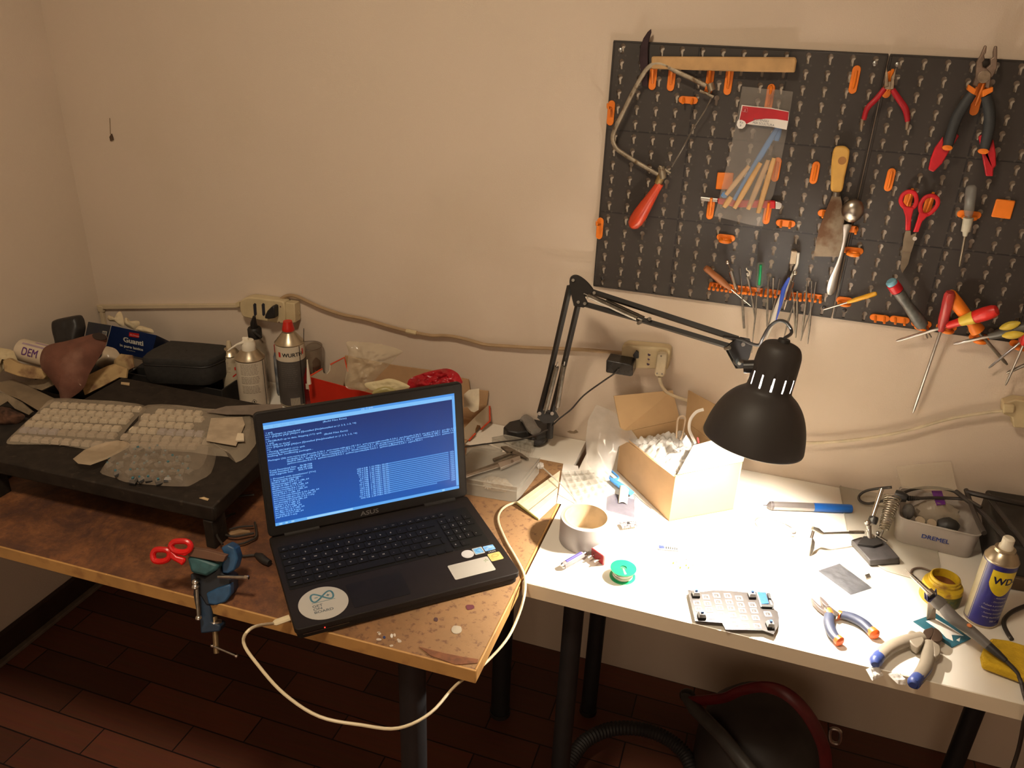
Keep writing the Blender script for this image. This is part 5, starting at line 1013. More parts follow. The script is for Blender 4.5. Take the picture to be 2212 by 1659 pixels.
# --- pcb keyboard half
t = dth('keyboard_board', 'bare split keyboard circuit board with four blue switches, near the desk edge', 'circuit board', 1590, 1330)
out = zI([(1208, 845), (1330, 862), (1420, 850), (1530, 852), (1620, 858), (1710, 868), (1800, 862), (1890, 868), (1940, 950), (1945, 1010), (1975, 1030), (1985, 1080), (1978, 1150), (1940, 1225), (1845, 1190), (1530, 1185), (1500, 1128), (1360, 1118), (1270, 1112)])
M_PCBK = mat('pcb_bronze', (0.026, 0.021, 0.019), 0.35, var=0.15, scale=60)
slab(out, 0.0095, 0.0110).build('upper_board', M_PCBK, t, smooth=False); slab([(a, b) for a, b in out], 0.0015, 0.0028).build('lower_plate', mat('clear_acrylic_dark', (0.08, 0.06, 0.05), 0.2), t, smooth=False)
M_SILK = mat('silkscreen_white', (0.28, 0.26, 0.25), 0.45)
M_SWB = mat('switch_body', (0.02, 0.02, 0.02), 0.35); M_SWW = mat('switch_clear', (0.40, 0.38, 0.36), 0.2, alpha=0.6); M_STEM = mat('switch_blue', (0.005, 0.05, 0.20), 0.35)
colx = [1272, 1362, 1452, 1548, 1645, 1745]
uk = T(*zI([(1400, 900)])[0])-T(*zI([(1300, 893)])[0]); ux = (T(*zI([(1700, 880)])[0])-T(*zI([(1300, 870)])[0])).normalized(); uy = Vz.cross(ux)
def pad(p, s=0.0135, rows_=True):
    m = MB(); M_ = frame(p, ux, uy)
    for x0, y0, x1, y1 in ((-.5, -.5, .5, -.30), (-.5, .28, .5, .5), (-.5, -.3, -.3, .28), (.32, -.3, .5, .28), (-.12, -.15, .02, .05)): m.box(((x0+x1)/2*s, (y0+y1)/2*s, 0), ((x1-x0)*s*0.92, (y1-y0)*s*0.92, 0.0005), M_)
    m.build('switch_footprint', M_SILK, t)
def switch(p):
    M_ = frame(p, ux, uy); m = MB(); m.box((0, 0, 0.0025), (0.0136, 0.0136, 0.005), M_); b_ = m.build('switch', M_SWB, t, bev=0.0006)
    m = MB(); m.hexa([M_ @ Vector((x*0.0135/2, y*0.0135/2, 0.005)) for x, y in ((-1, -1), (1, -1), (1, 1), (-1, 1))], [M_ @ Vector((x*0.0095/2, y*0.0095/2, 0.0105)) for x, y in ((-1, -1), (1, -1), (1, 1), (-1, 1))]); m.build('switch_cover', M_SWW, b_)
    m = MB(); m.box((0, 0, 0.0120), (0.0042, 0.0042, 0.005), M_); m.build('blue_stem', M_STEM, b_)
rowsy = [905, 960, 1010, 1070, 1140]
for i, cx_ in enumerate(colx):
    for j, ry in enumerate(rowsy):
        x_ = cx_+j*14; y_ = ry+(-18 if i in (2, 3) else 0)+ (i*3)
        if j == 4 and i < 3: continue
        if (i, j) in ((0, 0), (5, 0), (0, 3)): continue
        pad(T(*zI([(x_, y_)])[0], 0.0113))
pad(T(*zI([(1890, 1052)])[0], 0.0113))
for q in ((1275, 895), (1752, 905), (1325, 1080), (1908, 1160)): switch(T(*zI([q])[0], 0.0112))
slab(zI([(1800, 862), (1868, 866), (1900, 962), (1838, 966)]), 0.0135, 0.0150).build('display', mat('display_film_blue', (0.008, 0.055, 0.19), 0.35, var=0.1, scale=200), t)
slab(zI([(1790, 856), (1800, 858), (1842, 990), (1830, 990)]), 0.0112, 0.014).build('header_strip', M_SILK, t); slab(zI([(1874, 866), (1884, 866), (1945, 1000), (1930, 1002)]), 0.0112, 0.014).build('header_strip', M_SILK, t)
slab(zI([(1885, 868), (1912, 872), (1922, 920), (1900, 915)]), 0.0112, 0.018).build('jack', M_CHIP, t, bev=0.0005); slab(zI([(1835, 968), (1935, 972), (1940, 992), (1842, 988)]), 0.0112, 0.0155).build('reset_strip', M_CHIP, t)
for q in zI([(1225, 862), (1280, 1100), (1945, 1210), (1850, 900), (1890, 1000)]): MB().cyl(T(q[0], q[1], 0.0025), T(q[0], q[1], 0.0100), 0.0022, seg=8).build('spacer', M_CHROME, t)
# --- papers, bags, bits
o = slab([(1391, 1238), (1480, 1228), (1500, 1272), (1483, 1291), (1394, 1281)], 0.0003, 0.0008).build('paper_sheet', M_PAPER, None, smooth=False); tag(o, 'small white paper sheet left of the keyboard board', 'paper')
o = slab([(1473, 1165), (1528, 1157), (1558, 1191), (1503, 1192)], 0.0003, 0.0012).build('small_pouch', mat('pearl_pouch', (0.26, 0.24, 0.21), 0.35, var=0.04), None, smooth=False); tag(o, 'flat pale square pouch in the brightest part of the desk', 'pouch')
M_LED = mat('led_green', (0.16, 0.22, 0.03), 0.25)
for k, (a, b) in enumerate(zI([(1085, 615), (1130, 640), (1145, 655), (1195, 635), (1215, 655), (1115, 600), (1200, 580), (1255, 630)])):
    p = T(a, b, 0.002); m = MB(); m.ball(p, (0.0018, 0.003, 0.0018), 8); m.tube([p, p+Vector((0.006*math.cos(k), 0.006*math.sin(k), -0.001))], 0.0004, 4); o = m.build('led', M_LED if k in (0, 2, 3, 4) else M_SILK, None); tag(o, 'tiny loose electronic component in the brightly lit heap above the keyboard board', 'component', 'loose components on the desk')
def wrinkle(px, h, name, label, m_, cat='bag', amp=0.004, nn=14, fr=90, seed=1, solid=0.0):
    P = TP(px, h)
    def f(u, v):
        p = P[0]*(1-u)*(1-v)+P[1]*u*(1-v)+P[2]*u*v+P[3]*(1-u)*v; e = min(1, min(u, 1-u, v, 1-v)*6)
        return p+Vz*(abs(noise.noise(p*fr+Vector((seed, 0, 0))))*amp*2*e+0.0006+amp*0.5*e)
    o = MB().sheet(f, nn, nn).build(name, m_, None, solid=solid)
    if label: tag(o, label, cat)
    return o
M_ESD = mat('grey_antistatic_foil', (0.07, 0.07, 0.075), 0.3, 0.3, var=0.1, scale=60, bump=0.5, bscale=70)
wrinkle(zJ([(240, 235), (450, 165), (765, 400), (555, 468)]), 0.0, 'antistatic_bag', 'grey antistatic bag lying flat in the middle of the desk', M_ESD, amp=0.003)
M_CLB = clear('clear_small_bag', (0.75, 0.72, 0.66), 0.30, 0.15, 0.8, 90)
wrinkle(zJ([(640, 290), (720, 230), (985, 500), (930, 570)]), 0.002, 'component_bag', 'little clear bag with parts lying across the antistatic bag', M_CLB, amp=0.003)
o = slab(zJ([(690, 270), (735, 255), (750, 290), (705, 305)]), 0.005, 0.0085).build('chip_part', M_DSTEEL, None, bev=0.0006); tag(o, 'grey metal connector part in the little clear bag', 'connector')
M_SCRAP = clear('scrap_film', (0.80, 0.77, 0.72), 0.42, 0.12, 1.2, 160)
wrinkle(zJ([(105, 735), (180, 695), (280, 775), (190, 815)]), 0.0, 'plastic_scrap', 'crumpled clear plastic scrap left of the orange and blue pliers', M_SCRAP, 'scrap', amp=0.005, seed=4)
wrinkle(zJ([(700, 1180), (840, 1170), (870, 1235), (760, 1290)]), 0.0, 'plastic_scrap', 'clear plastic scrap at the desk edge, the left one under the blue cutters', M_SCRAP, 'scrap', amp=0.006, seed=8); wrinkle(zJ([(905, 1225), (1010, 1190), (1090, 1330), (1005, 1320)]), 0.0, 'plastic_scrap', 'clear plastic scrap at the desk edge, between the cutter handles', M_SCRAP, 'scrap', amp=0.006, seed=12)
# --- solder sucker
t = dth('solder_sucker', 'blue and silver solder sucker pump lying on the desk', 'solder sucker', 1740, 1098)
SR = 0.0100; p0, p1 = T(1664, 1092, SR), T(1839, 1099, SR); dn = (p1-p0).normalized(); LL = (p1-p0).length
MB().lathe([(SR*0.98, 0), (SR*0.98, LL*0.53)], p0, dn, 24).build('metal_barrel', mat('pump_silver', (0.34, 0.31, 0.30), 0.3, 0.8, var=0.02), t)
MB().lathe([(SR, LL*0.53), (SR, LL*0.97), (SR*0.92, LL), (0.0, LL)], p0, dn, 24).build('blue_handle', mat('pump_blue', (0.006, 0.07, 0.28), 0.35), t)
MB().lathe([(0.0012, -0.016), (0.0016, -0.008), (SR*0.45, -0.006), (SR*0.95, -0.001), (SR, 0.002), (SR, 0.006)], p0, dn, 20).build('nozzle', mat('nozzle_dark', (0.06, 0.05, 0.05), 0.4), t)
# --- magnifier ring with clip
t = dth('wire_ring', 'thin wire ring with crumpled clip lying on the brightly lit desk', 'wire ring', 1680, 1135)
dtube(zH([(400, 575), (340, 540), (250, 510), (180, 490), (130, 498), (112, 530), (135, 565), (200, 600), (290, 620), (380, 640)]), 0.004, 0.0011).build('ring_wire', mat('ring_wire', (0.10, 0.10, 0.10), 0.4), t)
wr_ = MB(); wr_.ball(T(*zH([(410, 600)])[0], 0.005), (0.007, 0.010, 0.005), 8); wr_.box((0, 0, 0), (0.012, 0.005, 0.003), frame(T(*zH([(405, 640)])[0], 0.003), ux, uy)); wr_.build('clip', mat('clip_plastic', (0.22, 0.17, 0.155), 0.3), t, sub=1)
# --- helping hand stand
t = dth('helping_hand_stand', 'black based helping hand stand with spiral iron holder and alligator clip arm', 'stand', 1890, 1190)
bt = zH([(862, 672), (935, 648), (1125, 680), (1242, 812), (1010, 832)]); bb_ = zH([(858, 712), (935, 690), (1125, 715), (1240, 860), (1008, 876)])
MB().hexa(TP(bb_, 0.0035), TP(bt, 0.018)).build('cast_base', mat('cast_iron_black', (0.05, 0.045, 0.045), 0.5, var=0.15, scale=70), t, bev=0.002); 
for q in zH([(880, 705), (1015, 860), (1225, 850), (1110, 720)]): MB().cyl(T(q[0], q[1], 0), T(q[0], q[1], 0.0045), 0.004, seg=10).build('rubber_foot', M_BLACK, t)
MB().prism(TP(zH([(915, 700), (960, 640), (1090, 660), (1110, 700), (1040, 720)]), 0.024), (0, 0, -0.006)).build('base_pocket', M_BLACK, t, bev=0.001)
tb_ = tdep(T(*zH([(1000, 680)])[0], 0.018)); OD = lambda q, dt=0.0: od(*zH([q])[0], tb_+dt)
MB().cyl(OD((1100, 275), 0.02), OD((1030, 490), 0.01), 0.0046, seg=16).build('post', M_CHROME, t)
MB().lathe([(0.0085, 0), (0.0095, 0.004), (0.0095, 0.012), (0.008, 0.016)], OD((1025, 545), 0.01), OD((1055, 455), 0.012)-OD((1025, 545), 0.01), 18).build('knurled_collar', M_BLACK, t)
for q, r in (((990, 540), 0.0065), ((1000, 600), 0.006), ((1070, 620), 0.005), ((1025, 650), 0.006)): MB().ball(OD(q, 0.005), r, 14).build('ball_joint', M_STEEL, t)
MB().cyl(OD((1000, 560), 0.006), OD((1010, 690), 0.0), 0.005, seg=12).build('lower_post', M_STEEL, t)
MB().cyl(OD((960, 612), 0), OD((650, 622), -0.03), 0.0026, seg=12).build('clip_arm', M_DSTEEL, t); MB().cyl(OD((960, 612), 0), OD((840, 614), -0.01), 0.0036, seg=12).build('arm_sleeve', M_STEEL, t)
MB().cyl(OD((1060, 640), 0.01), OD((1140, 690), 0.0), 0.004, seg=12).build('second_arm', M_DSTEEL, t)
cl = MB(); cl.tube([OD((645, 625), -0.03), OD((600, 600), -0.032), OD((560, 580), -0.034)], [0.003, 0.0062, 0.004], 10); cl.build('clip_joint', M_DSTEEL, t); MB().cyl(OD((575, 575), -0.030), OD((552, 660), -0.030), 0.0035, seg=10).build('clip_body', M_CHROME, t)
MB().prism([OD(q, -0.026) for q in ((562, 650), (582, 690), (578, 740), (545, 822), (533, 800), (548, 720))], FWD*0.004).build('alligator_jaws', M_DSTEEL, t, bev=0.0008)
sp_ = []; a0, a1 = OD((1190, 335), 0.03), OD((1115, 590), 0.0); ax, u, v = orth(a1-a0); n = 15*14; L9 = (a1-a0).length
for i in range(n+1):
    f = i/n; a = 2*PI*i/14; r = 0.0165-0.0075*f; sp_.append(a0+ax*L9*f+(u*math.cos(a)+v*math.sin(a))*r)
MB().tube(sp_, 0.0013, 6).build('spiral_holder', mat('spring_wire', (0.40, 0.35, 0.28), 0.3, 0.9), t); MB().cyl(OD((1115, 595), 0.0), OD((1090, 650), 0.0), 0.002, seg=8).build('spiral_stem', M_DSTEEL, t)
# --- frosted lid
M_FROST = mat('frosted_plastic', (0.62, 0.57, 0.48), 0.35, alpha=0.45, var=0.02)
t = dth('plastic_mat', 'frosted clear plastic mat lying under the helping hand stand', 'mat', 1900, 1160)
lidp = zH([(800, 232), (1180, 300), (1500, 560), (1560, 900), (1520, 1020), (1140, 912), (1100, 890), (1060, 860), (830, 600), (775, 260)]); slab(lidp, 0.0004, 0.0022).build('mat_sheet', M_FROST, t, smooth=False)
P = TP([lidp[k] for k in (9, 0, 1, 2, 3, 4, 5, 6, 7, 8)], 0.003); MB().tube(P, 0.0014, 6, True).build('mat_edge', M_FROST, t)
# --- tray with DREMEL lettering
t = dth('accessory_tray', 'frosted tray with blue lettering, full of plugs and little bags', 'tray', 2010, 1180)
HT = 0.062
FL, FR_, BL_ = T(*zH([(1235, 500)])[0], HT), T(*zH([(1880, 650)])[0], HT), T(1945, 1050, HT)
BR_ = FR_+(BL_-FL)*0.9
cen = (FL+FR_+BL_+BR_)/4
def rquad(P, r, n=5):
    out = []
    for i in range(4):
        p, a, b = P[i], P[i-1], P[(i+1) % 4]; da = (a-p).normalized()*r; db = (b-p).normalized()*r
        for k in range(n+1):
            s = k/n; out.append((p+da)*(1-s)**2+p*2*s*(1-s)+(p+db)*s*s)
    return out
TRP = [FL, FR_, BR_, BL_]; m = MB(); rows = []
for f, h in ((1.04, 0.002), (1.03, -0.001), (1.0, -0.001), (0.99, -0.02), (0.955, -0.056), (0.93, -0.0605)): rows.append([cen+(p-cen)*f+Vz*h for p in rquad(TRP, 0.022)])
m.quadgrid(rows, True); m.bm.faces.new(m.bm.verts[-len(rows[0]):] if False else [v for v in list(m.bm.verts)[-len(rows[0]):]])
m.build('tray_shell', mat('tray_frost', (0.55, 0.49, 0.44), 0.3, alpha=0.62, var=0.02), t, solid=0.0016)
d0_ = (FR_-FL).normalized(); mid = (FL+FR_)/2
fo = cen+(FL-cen)*0.985+Vz*-0.040; fr_d = (FR_-FL)
ndn = (cen-mid); ndn.z = 0; ndn.normalize()
text('tray_lettering', 'DREMEL', 0.0128, frame(FL+fr_d*0.32+Vz*-0.034-ndn*0.0016, fr_d, Vz+ndn*0.12), mat('letter_blue', (0.02, 0.04, 0.22), 0.5), t, bold=0.0003, sx=1.15)
# contents
M_BAGT = clear('parts_bag', (0.48, 0.40, 0.30), 0.55, 0.25, 1.0, 80)
def lump(c, r, name, label, m_, cat, amp=0.3, fr=40, seed=0, solid=0.0):
    m = MB(); seg = 20; rows = []
    for i in range(11):
        a = PI*i/10; rw = []
        for k in range(seg):
            d = Vector((math.cos(2*PI*k/seg)*math.sin(a), math.sin(2*PI*k/seg)*math.sin(a), math.cos(a))); s = 1+amp*noise.noise(d*2.2+Vector((seed, seed, 0)))+amp*0.5*noise.noise(d*5+Vector((seed, 0, 0))); rw.append(Vector(c)+Vector((d.x*r[0], d.y*r[1], d.z*r[2]))*s)
        rows.append(rw)
    m.quadgrid(rows, True); o = m.build(name, m_, None)
    if label: tag(o, label, cat)
    return o
lump(cen+Vz*-0.020+(BL_-FL)*0.15, (0.045, 0.028, 0.030), 'parts_bag', 'cloudy bag of small parts in the frosted tray', M_BAGT, 'bag', 0.25, seed=5)
o = MB().prism([T(a, b, HT+0.012) for a, b in zH([(1490, 290), (1570, 290), (1600, 395), (1530, 402)])], (0, 0, -0.0008)).build('purple_tape', mat('purple_tape', (0.17, 0.03, 0.28), 0.4), None); tag(o, 'strip of purple tape on the bag in the frosted tray', 'tape')
lump(T(*zH([(1620, 560)])[0], 0.045), (0.022, 0.018, 0.016), 'charger_plug', 'dark plug lying in the frosted tray', M_BLACK, 'plug', 0.15, seed=2)
lump(T(*zH([(1310, 450)])[0], 0.050), (0.012, 0.018, 0.016), 'rubber_cap', 'grey rubber cap at the left end of the frosted tray', mat('grey_rubber', (0.12, 0.11, 0.10), 0.6), 'cap', 0.1, seed=9)
for k, q in enumerate(((1400, 525), (1490, 545))): o = MB().lathe([(0.0001, 0.004), (0.009, 0.004), (0.010, 0.002), (0.010, 0), (0.0001, 0)], T(*zH([q])[0], 0.046), (0.2, -0.5, 1), 18).build('sanding_disc', mat('beige_disc', (0.42, 0.34, 0.24), 0.6), None); tag(o, 'small beige disc in the frosted tray, %s' % ('the left of two' if k == 0 else 'the right of two'), 'disc', 'beige discs in the tray')
o = MB().ball(cen+(FL-cen)*0.80+Vz*-0.030+d0_*0.012-ndn*0.0, (0.009, 0.006, 0.009), 12).build('marker_knob', mat('pink_red', (0.6, 0.08, 0.07), 0.4), None); tag(o, 'pinkish red round knob seen through the left end of the frosted tray', 'cap')
# zip bag leaning on the wall behind the tray
zb = zH([(1215, 100), (1640, 60), (1690, 290), (1260, 270)]); dd = [0.006, 0.006, 0.09, 0.09]
Zb = [oy(a, b, -d) for (a, b), d in zip(zb, dd)]
def zf(u, v):
    p = Zb[0]*(1-u)*(1-v)+Zb[1]*u*(1-v)+Zb[2]*u*v+Zb[3]*(1-u)*v; return p+Vector((0, -abs(noise.noise(p*30))*0.010*min(1, 6*min(u, 1-u, v, 1-v)), 0))
o = MB().sheet(zf, 16, 12).build('zip_bag', clear('zip_bag_film', (0.72, 0.64, 0.50), 0.34, 0.2, 0.8, 60), None); tag(o, 'clear zip bag leaning on the wall behind the frosted tray', 'bag')
# --- black cables and case at the right end
M_CBL = mat('black_cable', (0.030, 0.024, 0.020), 0.45)
t = dth('power_cable', 'black power cable looping over the frosted tray with a ribbed plug', 'cable', 1950, 1080)
m = dtube(zH([(1290, 345), (1220, 330), (1120, 365), (1000, 390), (935, 370), (925, 330), (980, 290), (1090, 270), (1180, 262)]), [0.055, 0.045, 0.025, 0.012, 0.008, 0.010, 0.025, 0.045, 0.055], 0.0032, 8); m.build('cable', M_CBL, t)
m = dtube(zH([(1270, 305), (1340, 280), (1440, 265), (1560, 270), (1680, 300), (1780, 360), (1880, 420)]), [0.07, 0.075, 0.078, 0.08, 0.085, 0.10, 0.105], 0.0032, 8); m.build('cable', M_CBL, t)
pts = zH([(1215, 325), (1260, 335), (1320, 345), (1400, 348), (1500, 345), (1640, 348), (1760, 360), (1850, 420)]); m = dtube(pts[2:], [0.072, 0.075, 0.078, 0.082, 0.09, 0.10], 0.0036, 8); m.build('cable', M_CBL, t)
m = MB(); P = [T(a, b, 0.071) for a, b in zH([(1205, 318), (1300, 350)])]; m.tube([P[0], P[0].lerp(P[1], .5), P[1]], [0.011, 0.0125, 0.008], 12); m.build('plug', M_BLACK, t)
m = MB(); p0, p1 = T(*zH([(1305, 348)])[0], 0.072), T(*zH([(1400, 349)])[0], 0.074)
for k in range(6): m.tube([p0.lerp(p1, k/6), p0.lerp(p1, k/6+0.09)], 0.0062-0.0004*k, 10)
m.build('strain_relief', M_BLACK, t)
# case
t = dth('black_case', 'large black case at the right end of the desk behind the blue spray can', 'case', 2170, 1250)
CH = 0.085; c0, c1 = T(2131, 1262, 0), T(2118, 1150, 0)
cx0 = c0; ex = Vector((0.30, 0.015, 0)); ey = Vector((0.02, 0.24, 0))
MB().hexa([cx0, cx0+ex, cx0+ex+ey, cx0+ey], [cx0+Vz*CH+ey*0.1, cx0+ex+Vz*CH+ey*0.1, cx0+ex+ey+Vz*CH, cx0+ey+Vz*CH]).build('case_body', mat('case_black', (0.022, 0.018, 0.014), 0.55, var=0.2, scale=20), t, bev=0.006, seg=3)
MB().hexa([cx0+Vz*0.002-ey*0.02, cx0+ex-ey*0.02+Vz*0.002, cx0+ex+Vz*0.002, cx0+Vz*0.002], [cx0+Vz*0.030-ey*0.02, cx0+ex-ey*0.02+Vz*0.030, cx0+ex+ey*0.02+Vz*0.030, cx0+ey*0.02+Vz*0.030]).build('base_trim', mat('brown_trim', (0.07, 0.045, 0.025), 0.5), t, bev=0.002)
for k, pts in enumerate((zH([(1760, 285), (1800, 400), (1850, 520), (1900, 620)]), zH([(1765, 300), (1900, 330), (2080, 370), (2230, 400)]), zH([(1680, 295), (1850, 430), (1980, 560), (2100, 700)]), zH([(1930, 320), (2020, 450), (2150, 620), (2230, 720)]))):
    o = dtube(pts, [CH+0.012]*4 if k != 1 else [CH+0.014, CH+0.02, CH+0.02, CH+0.012], 0.0052 if k != 1 else 0.006, 8).build('cable', M_CBL, None); tag(o, ['thick black cable dropping from the heap on the black case, nearest the tray', 'thick black cable along the wall over the black case', 'black cable slanting down across the black case', 'black cable rightmost on the black case'][k], 'cable', 'black cables heaped on the case')
# --- WD can
c = Vector((0.838, -0.398, TZ)); wd = thing('spray_can', 'blue and yellow WD-40 spray can with white cap', 'spray can', c)
wr = 0.0285
M_WDB = mat('wd_blue', (0.022, 0.020, 0.16), 0.3, var=0.04); M_TIN = mat('tin', (0.50, 0.42, 0.30), 0.3, 0.85, var=0.08)
MB().lathe([(0.0, 0.0), (wr*0.95, 0.0), (wr, 0.003), (wr, 0.006)], c, (0, 0, 1), 40).build('base_rim', M_TIN, wd)
MB().lathe([(wr*0.995, 0.006), (wr*0.995, 0.138)], c, (0, 0, 1), 48, cap=False).build('can_body', M_WDB, wd)
MB().lathe([(wr, 0.138), (wr*1.01, 0.141), (wr*0.96, 0.143), (wr*0.85, 0.150), (wr*0.62, 0.157), (wr*0.60, 0.162), (0.0, 0.162)], c, (0, 0, 1), 40).build('can_shoulder', M_TIN, wd)
MB().lathe([(0.0, 0.158), (0.0105, 0.158), (0.0118, 0.161), (0.0118, 0.167), (0.0100, 0.170), (0.0098, 0.182), (0.0075, 0.185), (0.0, 0.1855)], c, (0, 0, 1), 24).build('nozzle_cap', M_WPLAST, wd)
def canwrap(c, r, ang0): return lambda p: c+Vector((math.cos(ang0+p.x/r)*r, math.sin(ang0+p.x/r)*r, p.y))
cd = math.atan2(CAM.y-c.y, CAM.x-c.x)
def patch(c, r, a0, a1, z0f, z1f, name, m_, parent, n=24):
    def f(u, v):
        a = a0+(a1-a0)*u; z0, z1 = z0f(u), z1f(u); return c+Vector((math.cos(a)*r, math.sin(a)*r, z0+(z1-z0)*v))
    return MB().sheet(f, n, 6).build(name, m_, parent)
M_WDY = mat('wd_yellow', (0.72, 0.55, 0.02), 0.35)
patch(c, wr+0.0001, cd-0.22, cd+1.35, lambda u: 0.100-0.024*math.sin(PI*u)**0.7, lambda u: 0.128, 'yellow_shield', M_WDY, wd)
patch(c, wr+0.0001, cd-1.6, cd-0.75, lambda u: 0.008, lambda u: 0.136, 'side_stripe', mat('cream_print', (0.55, 0.48, 0.32), 0.4), wd)
patch(c, wr+0.0001, cd-0.70, cd-0.66, lambda u: 0.008, lambda u: 0.136, 'side_line', M_STW, wd)
text('can_lettering', 'WD-40', 0.0200, None, mat('wd_letter', (0.010, 0.010, 0.05), 0.4), wd, bold=0.0007, wrap=lambda p: canwrap(c, wr+0.0004, cd-0.05)(Vector((p.x, p.y+0.101, 0))), sx=0.95)
M_WP = mat('white_print', (0.55, 0.52, 0.50), 0.5)
for k, (s, x_) in enumerate((('. Allentare', 0.016), ('. Eliminare umidita', 0.014), ('. Pulisce e protegge', 0.000), ('. Sblocca i bulloni e viti', -0.002), ('. Azione immediata', 0.004), ('  spray multifunzione', 0.004), ('     200 ml', 0.014))):
    text('can_lettering', s, 0.0050, None, M_WP, wd, wrap=lambda p, k=k, x_=x_: canwrap(c, wr+0.0004, cd-0.2)(Vector((p.x+x_, p.y+0.070-0.0088*k, 0))), bold=0.00006)
# --- flux jar
c = Vector((0.772, -0.362, TZ)); t = thing('flux_jar', 'open round yellow jar of brown flux between the soldering iron and the blue can', 'jar', c)
M_JAR = mat('jar_yellow', (0.62, 0.42, 0.02), 0.4, dirt=((0.25, 0.12, 0.02), 45, 0.55, 0.7))
MB().lathe([(0.0, 0.0), (0.034, 0.0), (0.036, 0.003), (0.036, 0.030), (0.0345, 0.036), (0.0275, 0.040), (0.0265, 0.043), (0.0285, 0.044), (0.0285, 0.046), (0.0265, 0.047), (0.0262, 0.052), (0.0240, 0.053), (0.0235, 0.045), (0.0235, 0.030)], c, (0, 0, 1), 40, cap=False).build('jar_body', M_JAR, t)
MB().lathe([(0.0, 0.034), (0.0232, 0.036)], c, (0, 0, 1), 30, cap=False).build('flux', mat('flux_brown', (0.16, 0.05, 0.015), 0.35), t)
patch(c, 0.0363, cd-0.3, cd+1.6, lambda u: 0.002, lambda u: 0.028, 'dark_label', mat('jar_label', (0.03, 0.05, 0.02), 0.5, col2=(0.10, 0.09, 0.01), scale=160), t)
# --- needle nose pliers
t = dth('needle_nose_pliers', 'open pliers with dark blue and orange grips lying on the desk', 'pliers', 1810, 1330)
M_NG = mat('slate_grip', (0.020, 0.025, 0.048), 0.5, var=0.15, scale=50); M_NO = mat('bright_orange', (0.55, 0.085, 0.008), 0.45)
dtube(zJ([(360, 640), (345, 720), (375, 820), (430, 890)]), 0.010, [0.0085, 0.0100, 0.0100, 0.0085], 14, flat=0.75).build('grip', M_NG, t); dtube(zJ([(455, 650), (570, 680), (680, 740), (760, 820)]), 0.010, [0.0085, 0.0105, 0.0105, 0.0090], 14, flat=0.75).build('grip', M_NG, t)
dtube(zJ([(425, 885), (455, 912), (468, 925)]), 0.010, [0.0088, 0.0095, 0.004], 14).build('orange_end', M_NO, t); dtube(zJ([(750, 805), (785, 842), (800, 862)]), 0.010, [0.0092, 0.0105, 0.004], 14).build('orange_end', M_NO, t)
dtube(zJ([(340, 612), (362, 660)]), 0.010, [0.0085, 0.0088], 14, flat=0.8).build('orange_collar', M_NO, t); dtube(zJ([(430, 640), (465, 660)]), 0.010, [0.0085, 0.0088], 14, flat=0.8).build('orange_collar', M_NO, t)
slab(zJ([(178, 488), (192, 495), (250, 555), (310, 590), (345, 620), (312, 632), (245, 580), (195, 525)]), 0.004, 0.012).build('jaw', mat('jaw_steel', (0.09, 0.07, 0.065), 0.45, 0.5), t, bev=0.001); slab(zJ([(260, 475), (275, 480), (320, 520), (352, 560), (335, 580), (295, 550), (268, 510)]), 0.004, 0.012).build('jaw', mat('jaw_steel', (0.22, 0.18, 0.17)), t, bev=0.001)
slab(zJ([(300, 585), (350, 560), (400, 600), (450, 640), (430, 665), (370, 640), (330, 625)]), 0.006, 0.016).build('joint', M_STEEL, t, bev=0.0015)
# --- side cutters
t = dth('side_cutters', 'large side cutters with grey and blue grips at the front edge of the desk', 'pliers', 2000, 1420)
M_CG = mat('taupe_grip', (0.23, 0.19, 0.14), 0.55, var=0.06); M_CB = mat('blue_grip', (0.035, 0.06, 0.22), 0.4)
dtube(zJ([(1240, 870), (1100, 900), (960, 950), (860, 1020), (800, 1100)]), 0.013, [0.0115, 0.0120, 0.0120, 0.0115, 0.0095], 16, flat=0.8).build('grip', M_CG, t); dtube(zJ([(1310, 930), (1300, 1040), (1270, 1150), (1215, 1240), (1160, 1310)]), 0.013, [0.0105, 0.0115, 0.0115, 0.0110, 0.0095], 16, flat=0.8).build('grip', M_CG, t)
dtube(zJ([(1080, 885), (960, 925), (850, 995), (785, 1090)]), 0.0145, [0.003, 0.0045, 0.006, 0.0085], 10).build('blue_back', M_CB, t); dtube(zJ([(1340, 1010), (1330, 1090), (1295, 1180), (1220, 1265), (1160, 1315)]), 0.0135, [0.003, 0.005, 0.006, 0.0075, 0.0095], 10).build('blue_back', M_CB, t)
dtube(zJ([(825, 1055), (795, 1100), (790, 1135)]), 0.013, [0.0110, 0.0110, 0.006], 14).build('blue_end', M_CB, t); dtube(zJ([(1200, 1255), (1160, 1305), (1150, 1330)]), 0.013, [0.0105, 0.0108, 0.006], 14).build('blue_end', M_CB, t)
slab(zJ([(1100, 880), (1110, 815), (1140, 800), (1180, 815), (1230, 850), (1265, 900), (1200, 970)]), 0.006, 0.021, smooth_n=2).build('thumb_guard', M_CG, t, bev=0.002); slab(zJ([(1275, 900), (1310, 885), (1380, 925), (1418, 960), (1412, 1030), (1380, 1055), (1350, 1040), (1345, 960)]), 0.006, 0.021, smooth_n=2).build('thumb_guard', M_CG, t, bev=0.002)
slab(zJ([(1255, 800), (1300, 780), (1345, 770), (1350, 830), (1310, 885), (1265, 870), (1245, 850)]), 0.006, 0.019, smooth_n=2).build('cutter_jaw', mat('brown_steel', (0.10, 0.065, 0.045), 0.4, 0.6), t, bev=0.0015); slab(zJ([(1350, 775), (1400, 800), (1435, 850), (1430, 900), (1380, 915), (1320, 890), (1345, 830)]), 0.006, 0.019, smooth_n=2).build('cutter_jaw', mat('brown_steel', (0.10, 0.065, 0.045)), t, bev=0.0015)
